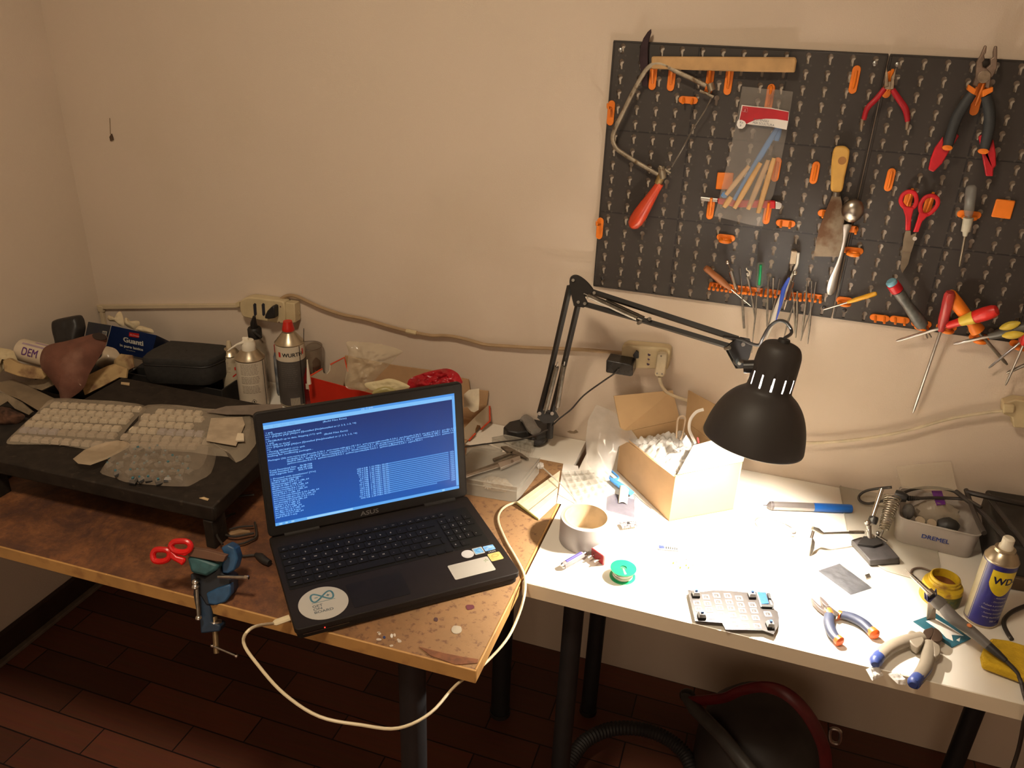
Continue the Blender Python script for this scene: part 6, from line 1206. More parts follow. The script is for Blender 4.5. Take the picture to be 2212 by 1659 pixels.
# --- teal card
t = dth('multi_tool_card', 'teal card with a white knife shape cut in it beneath the soldering iron', 'card', 2030, 1360)
slab(zJ([(1155, 715), (1370, 640), (1705, 880), (1525, 965)]), 0.0004, 0.0022).build('card', mat('teal_card', (0.02, 0.10, 0.14), 0.4, var=0.1), t, smooth=False)
slab(zJ([(1275, 715), (1370, 690), (1490, 760), (1635, 855), (1520, 845), (1535, 905), (1470, 875), (1400, 800)]), 0.0022, 0.0026).build('white_shape', M_PAPER, t, smooth=False); slab(zJ([(1565, 895), (1605, 870), (1595, 910)]), 0.0022, 0.0026).build('white_shape', M_PAPER, t, smooth=False)
# --- soldering iron
t = dth('soldering_iron', 'grey soldering iron resting on its small metal stand, cable going off right', 'soldering iron', 2050, 1330)
def J(q, h): return T(*zJ([q])[0], h)
path = [J((1350, 500), 0.070), J((1440, 575), 0.064), J((1540, 690), 0.057), J((1700, 800), 0.047), J((1870, 950), 0.038), J((2040, 1095), 0.031)]
MB().tube([path[0], path[0].lerp(path[1], .5), path[1]], [0.0105, 0.0125, 0.0115], 16).build('flange', mat('iron_grey', (0.10, 0.09, 0.08), 0.5), t)
MB().tube(crom(path[1:4], 4), [0.0100, 0.0108, 0.0112, 0.0115, 0.0112, 0.0106, 0.0098, 0.0092, 0.0090], 16).build('grip', mat('iron_sleeve', (0.17, 0.16, 0.15), 0.6), t)
MB().tube(crom(path[3:5], 4) if False else [path[3], path[3].lerp(path[4], .5), path[4]], [0.0090, 0.0085, 0.0080], 16).build('handle', mat('iron_handle', (0.12, 0.11, 0.10), 0.5), t)
MB().tube([path[4], path[4].lerp(path[5], .5), path[5]], [0.0078, 0.0068, 0.0045], 14).build('strain_relief', M_BLACK, t)
MB().ball(J((1690, 757), 0.058), (0.0045, 0.0045, 0.003), 12).build('indicator_light', mat('amber_light', (0.75, 0.25, 0.08), 0.3), t)
MB().tube([J((1070, 212), 0.088), J((1120, 265), 0.086), J((1180, 318), 0.083)], [0.0007, 0.0022, 0.0028], 10).build('tip', M_DSTEEL, t); MB().tube([J((1135, 275), 0.084), J((1290, 425), 0.076), J((1320, 450), 0.0745)], [0.0036, 0.0048, 0.0062], 12).build('heating_barrel', M_STEEL, t); MB().tube([J((1300, 425), 0.0755), J((1340, 470), 0.073)], [0.0072, 0.0076], 6).build('hex_collar', M_STEEL, t)
MB().tube(crom([path[5], J((2140, 1200), 0.022), J((2185, 1300), 0.010), J((2210, 1400), 0.006), J((2240, 1500), 0.006)], 5), 0.0036, 8).build('cable', M_CBL, t)
st = dth('iron_rest', 'small bent metal rest holding up the soldering iron', 'stand', 2010, 1330)
MB().prism([J((1300, 500), 0.058), J((1375, 540), 0.058), J((1365, 700), 0.003), J((1285, 700), 0.003)], FWD*0.002).build('upright', mat('rest_metal', (0.28, 0.22, 0.16), 0.4, 0.8), st)
MB().prism([J((1262, 440), 0.072), J((1290, 470), 0.070), J((1325, 480), 0.064), J((1375, 405), 0.080), J((1385, 470), 0.070), J((1340, 545), 0.058), J((1290, 530), 0.058), J((1262, 500), 0.062)], FWD*0.002).build('fork', mat('blued_metal', (0.05, 0.05, 0.12), 0.4, 0.6), st)
# --- sponge, cables
t = dth('sponge', 'yellow cleaning sponge at the right edge beneath the iron cable', 'sponge', 2180, 1430)
slab([(a, b) for a, b in zJ([(1812, 1008), (1830, 960), (1900, 868), (2060, 890), (2290, 960), (2290, 1270), (2140, 1215), (1830, 1100)])], 0.004, 0.022).build('sponge_body', mat('sponge_yellow', (0.60, 0.38, 0.015), 0.95, bump=1.0, bscale=260), t, bev=0.005, seg=3)
slab(zJ([(1835, 1130), (1860, 1090), (2290, 1150), (2290, 1290), (2150, 1235)]), 0.0003, 0.004).build('scouring_layer', mat('dark_scourer', (0.06, 0.045, 0.02), 0.9), t)
o = dtube(zJ([(2300, 555), (2212, 575), (2100, 625), (2030, 690), (2020, 750), (2050, 820), (2095, 890)]), 0.004, 0.0040).build('cable', M_CBL, None); tag(o, 'dark cable bending in from the right edge in front of the blue can', 'cable')
o = dtube(zJ([(1325, 240), (1250, 212), (1190, 208), (1145, 225), (1130, 260)]), 0.004, 0.0022).build('cable', mat('thin_brown_cable', (0.12, 0.08, 0.06), 0.4), None); tag(o, 'thin short cable curving left of the yellow jar', 'cable')
# --- wall socket at right and its cable
t = thing('wall_socket', 'cream wall socket with a plug at the right edge of the picture', 'socket', oy(2200, 890, -0.02))
MB().prism([oy(a, b, -0.030) for a, b in zE([(1995, 1490), (2120, 1450), (2330, 1480), (2320, 1760), (2100, 1740), (2085, 1640), (1990, 1600)])], (0, 0.028, 0)).build('socket_body', M_CREAM, t, bev=0.003)
MB().prism([oy(a, b, -0.040) for a, b in zE([(1995, 1500), (2120, 1510), (2110, 1600), (1995, 1590)])], (0, 0.012, 0)).build('plug', M_CREAM, t, bev=0.003)
MB().tube(crom([oy(a, b, -0.022) for a, b in [(2170, 888), (2140, 890), (2050, 905), (1960, 930), (1870, 947), (1790, 955), (1720, 956), (1650, 950)]]+[Vector((0.33, -0.012, 0.80))], 5), 0.0038, 8).build('cable', mat('cream_cable', (0.62, 0.52, 0.36), 0.5), t)
# --- cables on the white desk centre: adapter and socket block
t = thing('wall_socket_block', 'cream socket block on the wall with three outlets behind the lamp arm', 'socket', oy(1395, 775, -0.015))
MB().prism([oy(a, b, -0.034) for a, b in zF([(600, 625), (640, 605), (960, 635), (990, 655), (970, 800), (960, 805), (600, 790)])], (0, 0.032, 0)).build('socket_body', M_CREAM, t, bev=0.004, seg=3)
for q in ((820, 685), (816, 722), (812, 760)): MB().cyl(oy(*zF([q])[0], -0.0345), oy(*zF([q])[0], -0.030), 0.0028 if q[1] == 722 else 0.0036, seg=12).build('outlet_hole', mat('outlet_dark', (0.08, 0.05, 0.10), 0.4), t)
pl_ = thing('power_plug', 'white flat plug in the right outlet of the socket block', 'plug', oy(1428, 790, -0.04))
MB().prism([oy(a, b, -0.052) for a, b in zF([(880, 685), (900, 678), (950, 680), (962, 695), (945, 850), (930, 868), (870, 860), (862, 840)])], (0, 0.017, 0)).build('plug_body', mat('white_plug', (0.66, 0.56, 0.38), 0.4), pl_, bev=0.003)
for q in ((915, 697), (882, 836), (922, 840)): MB().cyl(oy(*zF([q])[0], -0.0528), oy(*zF([q])[0], -0.050), 0.0022, seg=10).build('screw', M_DSTEEL, pl_)
MB().tube(crom([oy(*zF([(902, 862)])[0], -0.045), oy(*zF([(915, 920)])[0], -0.04), oy(*zF([(960, 985)])[0], -0.03), oy(*zF([(1040, 1025)])[0], -0.02), oy(*zF([(1115, 1050)])[0], -0.014), oy(*zF([(1250, 1110)])[0], -0.012), oy(*zF([(1500, 1280)])[0], -0.012)], 5), 0.0042, 8).build('cable', mat('cream_cable', (0.62, 0.52, 0.36)), pl_)
ad = thing('power_adapter', 'black square power adapter plugged into the left outlet', 'adapter', oy(1345, 790, -0.05))
MB().prism([oy(a, b, -0.082) for a, b in zF([(478, 735), (482, 730), (665, 765), (690, 775), (688, 855), (665, 860), (480, 830), (474, 820)])], (0, 0.046, 0)).build('adapter_body', mat('glossy_black', (0.014, 0.013, 0.013), 0.22), ad, bev=0.004, seg=3)
MB().prism([oy(a, b, -0.040) for a, b in zF([(690, 690), (715, 655), (735, 670), (735, 715), (700, 720)])], (0, 0.005, 0)).build('locking_tab', M_BLACK, ad)
MB().tube(crom([oy(*zF([(575, 800)])[0], -0.086), oy(*zF([(545, 835)])[0], -0.088), oy(*zF([(450, 900)])[0], -0.08), oy(*zF([(300, 1010)])[0], -0.07), oy(*zF([(200, 1120)])[0], -0.07), oy(*zF([(100, 1200)])[0], -0.08), T(1180, 930, 0.05), T(1130, 948, 0.030), T(1080, 955, 0.026), T(1005, 965, 0.022), T(960, 972, 0.02)], 5), 0.0020, 8).build('cable', M_CBL, ad)
# ---------------------------------------------------------------- middle of the tables
zL = zx(0, 560, 3.687); zM = zx(0, 800, 3.687); zN = zx(450, 600, 3.4); zP = zx(640, 690, 4.608); zQ = zx(380, 980, 5.923); zR = zx(0, 640, 6.9125); zV = zx(280, 1120, 4.254)
def puff(px, t, bulge, m_, name, label, cat, amp=0.004, fr=50, seed=0, n=3, parent=None, back=0.5, group=None, sq=2.5):
    """a soft solid body behind a drawn outline, at its own distance, with thickness on both sides"""
    ts = t if isinstance(t, list) else [t]*len(px)
    P = crom([od(a, b, ts[i]) for i, (a, b) in enumerate(px)], n+2, True); cen = sum(P, Vector())/len(P); m = MB()
    def ring(s, d): 
        out = []
        for p in P:
            q = cen+(p-cen)*s; nn = noise.noise(q*fr+Vector((seed, 0, 0)))+0.5*noise.noise(q*fr*2.4+Vector((0, seed, 0))); out.append(q-FWD*(d*(1-s**sq))-FWD*(amp*nn*(1-s**4))*(1 if d > 0 else -1))
        return out
    rows = [ring(s, -bulge*back) for s in (0.03, 0.3, 0.6, 0.85, 0.96)]+[ring(1.0, 0.0)]+[ring(s, bulge) for s in (0.975, 0.93, 0.87, 0.8, 0.73, 0.66, 0.59, 0.52, 0.45, 0.38, 0.31, 0.24, 0.17, 0.1, 0.02)]
    m.quadgrid(rows, True, True); o = m.build(name, m_, parent)
    if label and parent is None: tag(o, label, cat, group)
    elif label: o['label'] = label
    return o
M_CLEARP = mat('clear_case_plastic', (0.66, 0.62, 0.54), 0.2, alpha=0.28, var=0.02); M_CLEARW = mat('clear_case_wall', (0.60, 0.55, 0.46), 0.25, alpha=0.36, var=0.02)
# component case with lid
t = thing('component_case', 'milky clear plastic case of small parts beneath the caliper', 'case', T(1100, 1060))
H1 = 0.042
FRt, BRt = T(1117, 1052, H1), T(1166, 990, H1); FLt = T(990, 1033, H1)+Vector((-0.03, 0.0, 0)); BLt = FLt+(BRt-FRt)
top = [FLt, FRt, BRt, BLt]; dn_ = Vector((0, 0, -H1+0.0008))
for i in range(4):
    a, b = top[i], top[(i+1) % 4]; n_ = (b-a).cross(Vz).normalized()*-0.0015
    MB().prism([a+dn_, b+dn_, b-Vz*0.002, a-Vz*0.002], n_).build('case_wall', M_CLEARW, t)
MB().prism(top, (0, 0, -0.0025)).build('case_lid', M_CLEARP, t); MB().tube([p+Vz*0.0 for p in top], 0.0022, 6, True).build('lid_rim', M_CLEARP, t); MB().tube([p-Vz*0.012 for p in top], 0.0016, 6, True).build('lid_seam', M_CLEARP, t)
MB().prism([p+dn_ for p in top], (0, 0, 0.0015)).build('case_bottom', M_CLEARW, t)
cc = (FRt+FLt)/2+dn_
lump(FRt*0.6+FLt*0.4+dn_+(BRt-FRt)*0.3+Vz*0.014, (0.035, 0.020, 0.013), 'parts_heap', 'small beige parts heaped in the milky clear case', mat('beige_parts', (0.42, 0.30, 0.18), 0.6, col2=(0.62, 0.52, 0.40), scale=120), 'parts', 0.4, seed=3)
# star shaped white knob inside
c = FLt*0.45+FRt*0.55+dn_+Vz*0.024-(BRt-FRt)*(-0.12); pts = []
for k in range(20): a = 2*PI*k/20; r = 0.012 if k % 2 else 0.007; pts.append(c+RGT*r*math.cos(a)+UPV*r*math.sin(a))
o = MB().prism(pts, FWD*0.004).build('toothed_knob', M_WPLAST, None); tag(o, 'white toothed knob inside the milky clear case', 'knob')
# low tray behind
t = thing('clear_tray', 'empty shallow clear tray lying between laptop and clamp', 'tray', T(1040, 975))
Q = TP([(1003, 1012), (1010, 965), (1048, 958), (1085, 972), (1040, 1000)], 0.018); MB().prism(Q, (0, 0, -0.0016)).build('tray_top', M_CLEARP, t)
MB().tube(Q, 0.0016, 6, True).build('tray_rim', M_CLEARP, t); MB().prism([p-Vz*0.0175 for p in Q], (0, 0, 0.0012)).build('tray_bottom', M_CLEARW, t)
for i in range(len(Q)): a, b = Q[i], Q[(i+1) % len(Q)]; MB().prism([a-Vz*0.017, b-Vz*0.017, b, a], FWD*0.001).build('tray_wall', M_CLEARW, t)
# caliper
t = thing('caliper', 'steel vernier caliper lying across the milky clear case', 'caliper', T(1080, 1000, 0.043))
hC = H1+0.003
slab(zK([(238, 540), (560, 432), (765, 350), (800, 362), (560, 465), (242, 575)]), hC, hC+0.004).build('beam', M_DSTEEL, t); slab(zK([(240, 560), (560, 452), (575, 478), (243, 578)]), hC+0.004, hC+0.0055).build('bright_edge', M_STEEL, t)
slab(zK([(555, 440), (765, 372), (775, 405), (580, 490)]), hC+0.001, hC+0.008).build('slider', mat('slider_steel', (0.62, 0.58, 0.54), 0.3, 0.9), t, bev=0.0006); MB().cyl(T(*zK([(692, 425)])[0], hC+0.006), T(*zK([(692, 425)])[0], hC+0.013), 0.0035, seg=14).build('lock_screw', M_CHROME, t)
slab(zK([(585, 285), (640, 278), (780, 350), (850, 400), (830, 402), (760, 372), (690, 350), (640, 330)]), hC, hC+0.005).build('jaw', M_DSTEEL, t); slab(zK([(505, 400), (560, 380), (700, 330), (690, 350), (540, 410), (520, 418)]), hC, hC+0.005).build('jaw', M_DSTEEL, t)
# small organiser near the clamp
t = thing('parts_organiser', 'small clear organiser with square cells under the lamp clamp', 'organiser', T(1105, 950))
oq = zK([(500, 200), (620, 175), (900, 235), (850, 330), (700, 280)]); P = TP(oq, 0.020); slab(oq, 0.0005, 0.0025).build('organiser_base', M_CLEARW, t)
MB().tube(P, 0.0016, 6, True).build('organiser_rim', M_CLEARP, t)
for i in range(5): a, b = P[i], P[(i+1) % 5]; MB().prism([a-Vz*0.019, b-Vz*0.019, b, a], FWD*0.001).build('organiser_wall', M_CLEARP, t)
for k in range(1, 6): a = P[1].lerp(P[2], k/6); b = P[4].lerp(P[3], k/6); MB().prism([a-Vz*0.018, b-Vz*0.018, b, a], FWD*0.001).build('cell_wall', M_CLEARP, t)
a, b = (P[1]+P[4])/2, (P[2]+P[3])/2; MB().prism([a-Vz*0.018, b-Vz*0.018, b, a], FWD*0.001).build('cell_wall', M_CLEARP, t)
# cream grooved moulding pieces
t = thing('grooved_moulding', 'short cream grooved board leaning between clear case and white desk', 'moulding', T(1160, 1090))
zz = [0.012, 0.030, 0.030, 0.005]; mo = zK([(735, 812), (1150, 512), (1112, 815), (945, 972)])
P = [T(mo[0][0], mo[0][1], 0.012), T(mo[1][0], mo[1][1], 0.020), T(mo[2][0], mo[2][1], 0.010), T(mo[3][0], mo[3][1], 0.006)]
M_MOU = mat('cream_moulding', (0.62, 0.54, 0.38), 0.6, var=0.08, scale=40)
MB().prism(P, (0, 0, -0.0055)).build('moulding_body', M_MOU, t, bev=0.0008)
def lerpq(u, v): return (P[0]*(1-u)+P[1]*u)*(1-v)+(P[3]*(1-u)+P[2]*u)*v
MB().tube([lerpq(0.01, 0.55)+Vz*0.0004, lerpq(0.99, 0.55)+Vz*0.0004], 0.0008, 5).build('groove', mat('groove_dark', (0.20, 0.15, 0.08), 0.7), t)
for v in (0.18, 0.36, 0.75): MB().tube([lerpq(0.01, v)+Vz*0.0002, lerpq(0.99, v)+Vz*0.0002], 0.0005, 5).build('ridge', M_MOU, t)
MB().prism([P[0]-Vz*0.001, P[3]-Vz*0.001, P[3]-Vz*0.0052, P[0]-Vz*0.0052], (P[0]-P[1]).normalized()*0.0008).build('green_end', mat('greenish_edge', (0.48, 0.46, 0.16), 0.6), t)
# clear stick
o = dtube(zK([(965, 470), (1150, 640), (1345, 840)]), [0.030, 0.026, 0.006], 0.0018, 6).build('clear_rod', mat('clear_rod', (0.62, 0.58, 0.50), 0.15, alpha=0.6), None); tag(o, 'thin clear rod lying from the milky case to the tape roll', 'rod')
lump(T(*zK([(965, 470)])[0], 0.030), (0.008, 0.010, 0.007), 'film_knot', 'crumpled clear film knot at the upper end of the thin clear rod', M_SCRAP, 'film', 0.4, seed=6)
# paper and organiser grid
o = slab(zK([(1180, 450), (1320, 470), (1420, 870), (1118, 828)]), 0.0004, 0.0010).build('paper_sheet', M_PAPER, None, smooth=False); tag(o, 'large white paper sheet under the clear cell tray', 'paper')
t = thing('cell_tray', 'clear tray with rows of square cells on the white paper', 'tray', T(1270, 1045))
gq = TP(zK([(1172, 520), (1480, 505), (1670, 700), (1330, 835)]), 0.012)
MB().prism([p-Vz*0.0105 for p in gq], (0, 0, 0.001)).build('tray_base', M_CLEARW, t)
def gl(u, v): return (gq[0]*(1-u)+gq[1]*u)*(1-v)+(gq[3]*(1-u)+gq[2]*u)*v
for k in range(6): a, b = gl(0, k/5), gl(1, k/5); MB().prism([a-Vz*0.010, b-Vz*0.010, b, a], (b-a).cross(Vz).normalized()*0.0022).build('cell_wall', M_CLEARP, t)
for k in range(6): a, b = gl(k/5, 0), gl(k/5, 1); MB().prism([a-Vz*0.010, b-Vz*0.010, b, a], (b-a).cross(Vz).normalized()*0.0022).build('cell_wall', M_CLEARP, t)
# blue cutter frame, foil bag, folded strip
t = thing('blue_cutter', 'blue plastic cutter handle lying against the cardboard box', 'cutter', T(1345, 1045))
dtube(zK([(1640, 600), (1700, 640), (1770, 690), (1835, 735)]), 0.012, [0.006, 0.008, 0.0095, 0.0075], 12, flat=0.6).build('handle', M_BLUEP, t); dtube(zK([(1630, 510), (1670, 545), (1705, 580), (1680, 600), (1630, 590), (1615, 560)]), 0.014, 0.0028, 8).build('frame_loop', M_BLUEP, t)
wrinkle([(a, b) for a, b in zK([(1600, 718), (1862, 790), (1862, 968), (1590, 895)])], 0.001, 'foil_pouch', 'violet grey translucent foil pouch left of the cardboard box', mat('violet_foil', (0.11, 0.10, 0.13), 0.3, 0.1, alpha=0.8), 'pouch', amp=0.002)
o = slab(zK([(1860, 850), (1930, 880), (1910, 915), (1862, 900)]), 0.0004, 0.0012).build('foil_corner', mat('grey_foil', (0.30, 0.28, 0.28), 0.3), None); tag(o, 'grey foil corner beside the violet pouch', 'foil')
P = [T(a, b, h) for (a, b), h in zip(zK([(1722, 660), (1805, 698), (1790, 838), (1705, 828)]), (0.020, 0.020, 0.004, 0.004))]
def ff(u, v): return (P[0]*(1-u)+P[1]*u)*(1-v)+(P[3]*(1-u)+P[2]*u)*v+Vz*0.005*math.sin(PI*u)
o = MB().sheet(ff, 8, 8).build('folded_strip', mat('beige_strip', (0.62, 0.55, 0.45), 0.6), None, solid=0.001); tag(o, 'folded beige strip standing on the violet foil pouch', 'strip')
for k, pts in enumerate((zK([(1850, 740), (1890, 800), (1955, 885)]), zK([(1855, 760), (1880, 830), (1935, 880)]), zK([(1860, 740), (1920, 800), (2020, 880)]))): o = dtube(pts, 0.003, 0.0007, 5).build('thin_wire', M_DSTEEL, None); tag(o, 'thin bare wire fanning out at the foot of the cardboard box', 'wire', 'thin wires at the box foot')
# ---------------------------------------------------------------- white usb cable
t = thing('usb_cable', 'long white cable hanging in a loop below the old table to the laptop', 'cable', T(1110, 1090))
tc = tdep(T(1133, 1239))
P = [T(1150, 1082, 0.004), T(1116, 1085, 0.005), T(1088, 1097, 0.004), T(1076, 1122, 0.004), T(1092, 1165, 0.004), T(1112, 1200, 0.004), T(1127, 1228, 0.004), od(1134, 1250, tc-0.02), od(1133, 1285, 1.51), od(1118, 1335, 1.49), od(1092, 1385, 1.46), od(1040, 1440, 1.42), od(985, 1480, 1.35), od(930, 1540, 1.28), od(860, 1573, 1.24), od(780, 1566, 1.23), od(690, 1548, 1.23), od(615, 1500, 1.235), od(560, 1440, 1.24), od(526, 1388, 1.245), od(545, 1356, 1.25)]
M_USB = mat('white_cable', (0.66, 0.55, 0.36), 0.4, var=0.02)
pend = lp(0.0, 0.052, 0.014); pst = lp(-0.030, 0.050, 0.012)
MB().tube(crom(P+[pst], 5), 0.0026, 8).build('cable', M_USB, t)
MB().tube([pst, pst.lerp(pend, 0.15), pend-LU*0.001], [0.004, 0.0072, 0.0072], 8, flat=0.6, up=(0, 0, 1)).build('usb_plug', M_USB, t)
# ---------------------------------------------------------------- black riser stand
t = thing('riser_stand', 'low black shelf stand on the old table carrying the white keycaps', 'stand', (-0.88, -0.52, TZ))
M_RIS = mat('black_laminate', (0.020, 0.014, 0.010), 0.65, spec=0.3, var=0.2, scale=40, bump=0.15, bscale=150, dirt=((0.05, 0.035, 0.025), 60, 0.62, 0.8))
ZT = 0.827; rq = [Vector((-1.168, -0.738, ZT)), Vector((-0.599, -0.722, ZT)), Vector((-0.640, -0.300, ZT)), Vector((-1.188, -0.306, ZT))]
MB().prism(rq, (0, 0, -0.033)).build('shelf_top', M_RIS, t, bev=0.003)
for x, y in ((-0.614, -0.7035), (-0.662, -0.325), (-1.156, -0.722), (-1.170, -0.330)):
    MB().box((x, y, (TZ+ZT-0.033)/2), (0.022, 0.030 if x < -1 else 0.042, ZT-0.033-TZ)).build('leg', M_RIS, t, bev=0.002)
def chip(q, lab, z=ZT, col=(0.50, 0.36, 0.20)): 
    o = MB().prism([oz(a, b, z+0.002) for a, b in q], (0, 0, -0.0015)).build('paper_scrap', mat('scrap_paper', col, 0.7), None); tag(o, lab, 'scrap', 'paper scraps on the riser stand')
chip(zM([(965, 92), (1032, 98), (1030, 118), (962, 108)]), 'tiny beige paper scrap at the back of the black stand'); chip(zM([(1585, 1015), (1625, 1008), (1665, 1022), (1655, 1035)]), 'tiny beige paper scrap near the front corner of the black stand')
# keycaps
M_KW = mat('keycap_white', (0.62, 0.52, 0.38), 0.5, var=0.03); M_KG = mat('keycap_grey', (0.38, 0.30, 0.22), 0.5, var=0.04); M_KB = mat('keycap_lilac', (0.34, 0.31, 0.34), 0.5, var=0.04)
def capmesh():
    m = MB(); s, w_, h = 0.0100, 0.0076, 0.0085
    b_ = [Vector((x*s, y*s, 0)) for x, y in ((-1, -1), (1, -1), (1, 1), (-1, 1))]; u_ = [Vector((x*w_, y*w_+0.0008, h)) for x, y in ((-1, -1), (1, -1), (1, 1), (-1, 1))]
    m.hexa(b_, u_); o = m.build('keycap', M_KW, None, bev=0.0012); return o
kproto = capmesh(); used = [False]
KC = {}
for nm, mm in (('w', M_KW), ('g', M_KG), ('b', M_KB)):
    me = kproto.data.copy(); me.materials.clear(); me.materials.append(mm); KC[nm] = me
def put_cap(px, kind, ang, lab, grp, wide=1.0, tilt=0.0):
    o = kproto if not used[0] else kproto.copy()
    if used[0]: COL.objects.link(o)
    used[0] = True; o.data = KC[kind]; p = oz(px[0], px[1], ZT+0.008); p.z = ZT+0.0026
    o.location = p; o.rotation_euler = (tilt, random.uniform(-.04, .04), ang+random.uniform(-.04, .04)); o.scale = (wide, 1, 1); tag(o, lab, 'keycap', grp)
rowsL = [((440, 270), (1090, 305), 10, 'w'), ((362, 322), (1020, 355), 10, 'w'), ((300, 368), (985, 400), 10, 'w'), ((240, 420), (925, 460), 10, 'w'), ((195, 470), (890, 515), 10, 'm'), ((130, 535), (850, 590), 10, 'g')]
rowsR = [((1275, 325), (1575, 340), 5, 'w'), ((1160, 365), (1585, 385), 7, 'w'), ((1145, 415), (1500, 440), 6, 'w'), ((1065, 470), (1590, 500), 8, 'n'), ((1000, 525), (1650, 560), 9, 'g'), ((1065, 590), (1530, 600), 7, 'g')]
LBL = {'w': 'white keycap in the %s block of keycaps', 'g': 'grey beige keycap in the lower rows of the %s block', 'b': 'lilac keycap in the %s block of keycaps'}
for side, rows in (('left', rowsL), ('right', rowsR)):
    for (x0, y0), (x1, y1), n, kd in rows:
        pa, pb = oz(*zM([(x0, y0)])[0], ZT+.01), oz(*zM([(x1, y1)])[0], ZT+.01); ang = math.atan2(pb.y-pa.y, pb.x-pa.x)
        for i in range(n):
            f = i/(n-1); k = kd
            if kd == 'm': k = 'b' if i < 4 else 'g'
            if kd == 'n': k = 'b' if i >= 3 else 'w'
            put_cap(zM([(x0+(x1-x0)*f, y0+(y1-y0)*f)])[0], k, ang, LBL[k] % side, '%s block of keycaps' % side, tilt=0.0)
M_KFILM = clear('keycap_film', (0.56, 0.46, 0.34), 0.40, 0.3, 0.6, 45)
def cover(px, z0, hump, name, label, m_, nu=30, amp=0.003, fr=25, n=2, seed=0, cat='film'):
    P = crom([oz(a, b, z0) for a, b in px], n, True); cen = sum(P, Vector())/len(P); m = MB(); rows = []
    for s in (1.0, 0.985, 0.95, 0.88, 0.78, 0.64, 0.48, 0.3, 0.12, 0.01):
        rows.append([cen+(p-cen)*s+Vz*(hump*min(1, (1-s)*9)+amp*noise.noise((cen+(p-cen)*s)*fr+Vector((seed, 0, 0)))*min(1, (1-s)*6)) for p in P])
    m.quadgrid(rows, True, False); o = m.build(name, m_, None); tag(o, label, cat); return o
cover(zM([(50, 575), (90, 520), (250, 380), (330, 300), (420, 235), (700, 250), (1150, 280), (1115, 350), (1070, 400), (1010, 470), (950, 560), (940, 600), (820, 650), (640, 620), (500, 600), (300, 590), (100, 590)]), ZT+0.001, 0.0138, 'keycap_sleeve', 'clear plastic sleeve holding the left block of keycaps', M_KFILM, cat='sleeve')
cover(zM([(960, 600), (1000, 500), (1100, 400), (1140, 290), (1400, 290), (1640, 320), (1990, 350), (2060, 420), (2050, 560), (2000, 640), (1960, 690), (1880, 735), (1820, 690), (1700, 680), (1500, 650), (1200, 640), (1000, 640)]), ZT+0.001, 0.0138, 'keycap_sleeve', 'wide clear plastic sleeve holding the right block of keycaps', M_KFILM, seed=5, cat='sleeve')
cover(zM([(580, 705), (760, 600), (950, 560), (1040, 590), (960, 650), (720, 755)]), ZT+0.0185, 0.004, 'plastic_flap', 'folded beige plastic flap hanging from the left keycap sleeve', clear('beige_film', (0.50, 0.38, 0.25), 0.6, 0.4, 0.4, 50), seed=7)
o = MB().prism([oz(a, b, ZT+0.020) for a, b in zM([(1680, 380), (1930, 370), (1950, 430), (1880, 600), (1640, 560)])], (0, 0, -0.001)).build('tissue_sheet', mat('pale_tissue', (0.42, 0.33, 0.23), 0.8), None); tag(o, 'pale flat tissue sheet at the right end of the keycap sleeve', 'tissue')
o = MB().prism([oz(a, b, ZT+0.027) for a, b in zM([(1890, 498), (1942, 500), (1945, 550), (1875, 552)])], (0, 0, -0.006)).build('loose_keycap', M_KW, None, bev=0.001); tag(o, 'single white keycap lying apart on the pale tissue by the laptop lid', 'keycap')
o = MB().prism([oz(a, b, ZT+0.022) for a, b in zM([(1640, 330), (1800, 285), (2100, 270), (2250, 270), (2250, 420), (1990, 350), (1800, 350)])], (0, 0, -0.001)).build('grey_sheet', mat('grey_sheet', (0.19, 0.15, 0.12), 0.6), None); tag(o, 'grey flat sheet partly behind the laptop lid at the edge of the black stand', 'sheet')
# switch bag
M_SBLK = mat('switch_black', (0.03, 0.028, 0.026), 0.35); M_STL = mat('switch_teal', (0.05, 0.16, 0.20), 0.35); M_SCL = mat('switch_top_clear', (0.26, 0.23, 0.20), 0.15, alpha=0.5)
sw = thing('key_switch', 'small key switch with clear top and blue stem in the clear bag', 'key switch', (0, 0, 0), 'key switches in the clear bag'); local(sw)
MB().box((0, 0, 0.0025), (0.0145, 0.0145, 0.005)).build('housing', M_SBLK, sw, bev=0.0006); m = MB(); m.hexa([Vector((x*0.007, y*0.007, 0.005)) for x, y in ((-1, -1), (1, -1), (1, 1), (-1, 1))], [Vector((x*0.005, y*0.005, 0.011)) for x, y in ((-1, -1), (1, -1), (1, 1), (-1, 1))]); m.build('clear_top', M_SCL, sw); MB().box((0, 0, 0.0125), (0.0042, 0.0042, 0.004)).build('stem', M_STL, sw)
random.seed(5); first = True; cnt = 0
for v in range(5):
    y_ = 650+v*58
    for u in range(9):
        x_ = 900+v*6+u*70+(35 if v % 2 else 0)-(60*(4-v)/4 if u == 0 else 0)+random.uniform(-12, 12)
        if v == 0 and (u < 2 or u > 6): continue
        if v == 4 and (u < 2 or u > 7): continue
        p = oz(*zM([(x_, y_+random.uniform(-8, 8))])[0], ZT+0.006); p.z = ZT+0.003+random.uniform(0, 0.004); r = (random.uniform(-.6, .6), random.uniform(-.6, .6), random.uniform(0, 6))
        if first: sw.location = p; sw.rotation_euler = r; first = False
        else: copy_thing(sw, p, r)
cover(zM([(795, 810), (840, 760), (950, 650), (1050, 610), (1560, 620), (1700, 640), (1720, 690), (1680, 820), (1600, 870), (1520, 915), (1470, 925), (1300, 920), (1000, 890), (930, 860), (850, 840)]), ZT+0.0005, 0.019, 'switch_bag', 'clear crinkled bag full of key switches on the front of the black stand', clear('switch_bag_film', (0.55, 0.44, 0.33), 0.30, 0.15, 1.0, 90), amp=0.007, fr=70, seed=2, cat='bag')
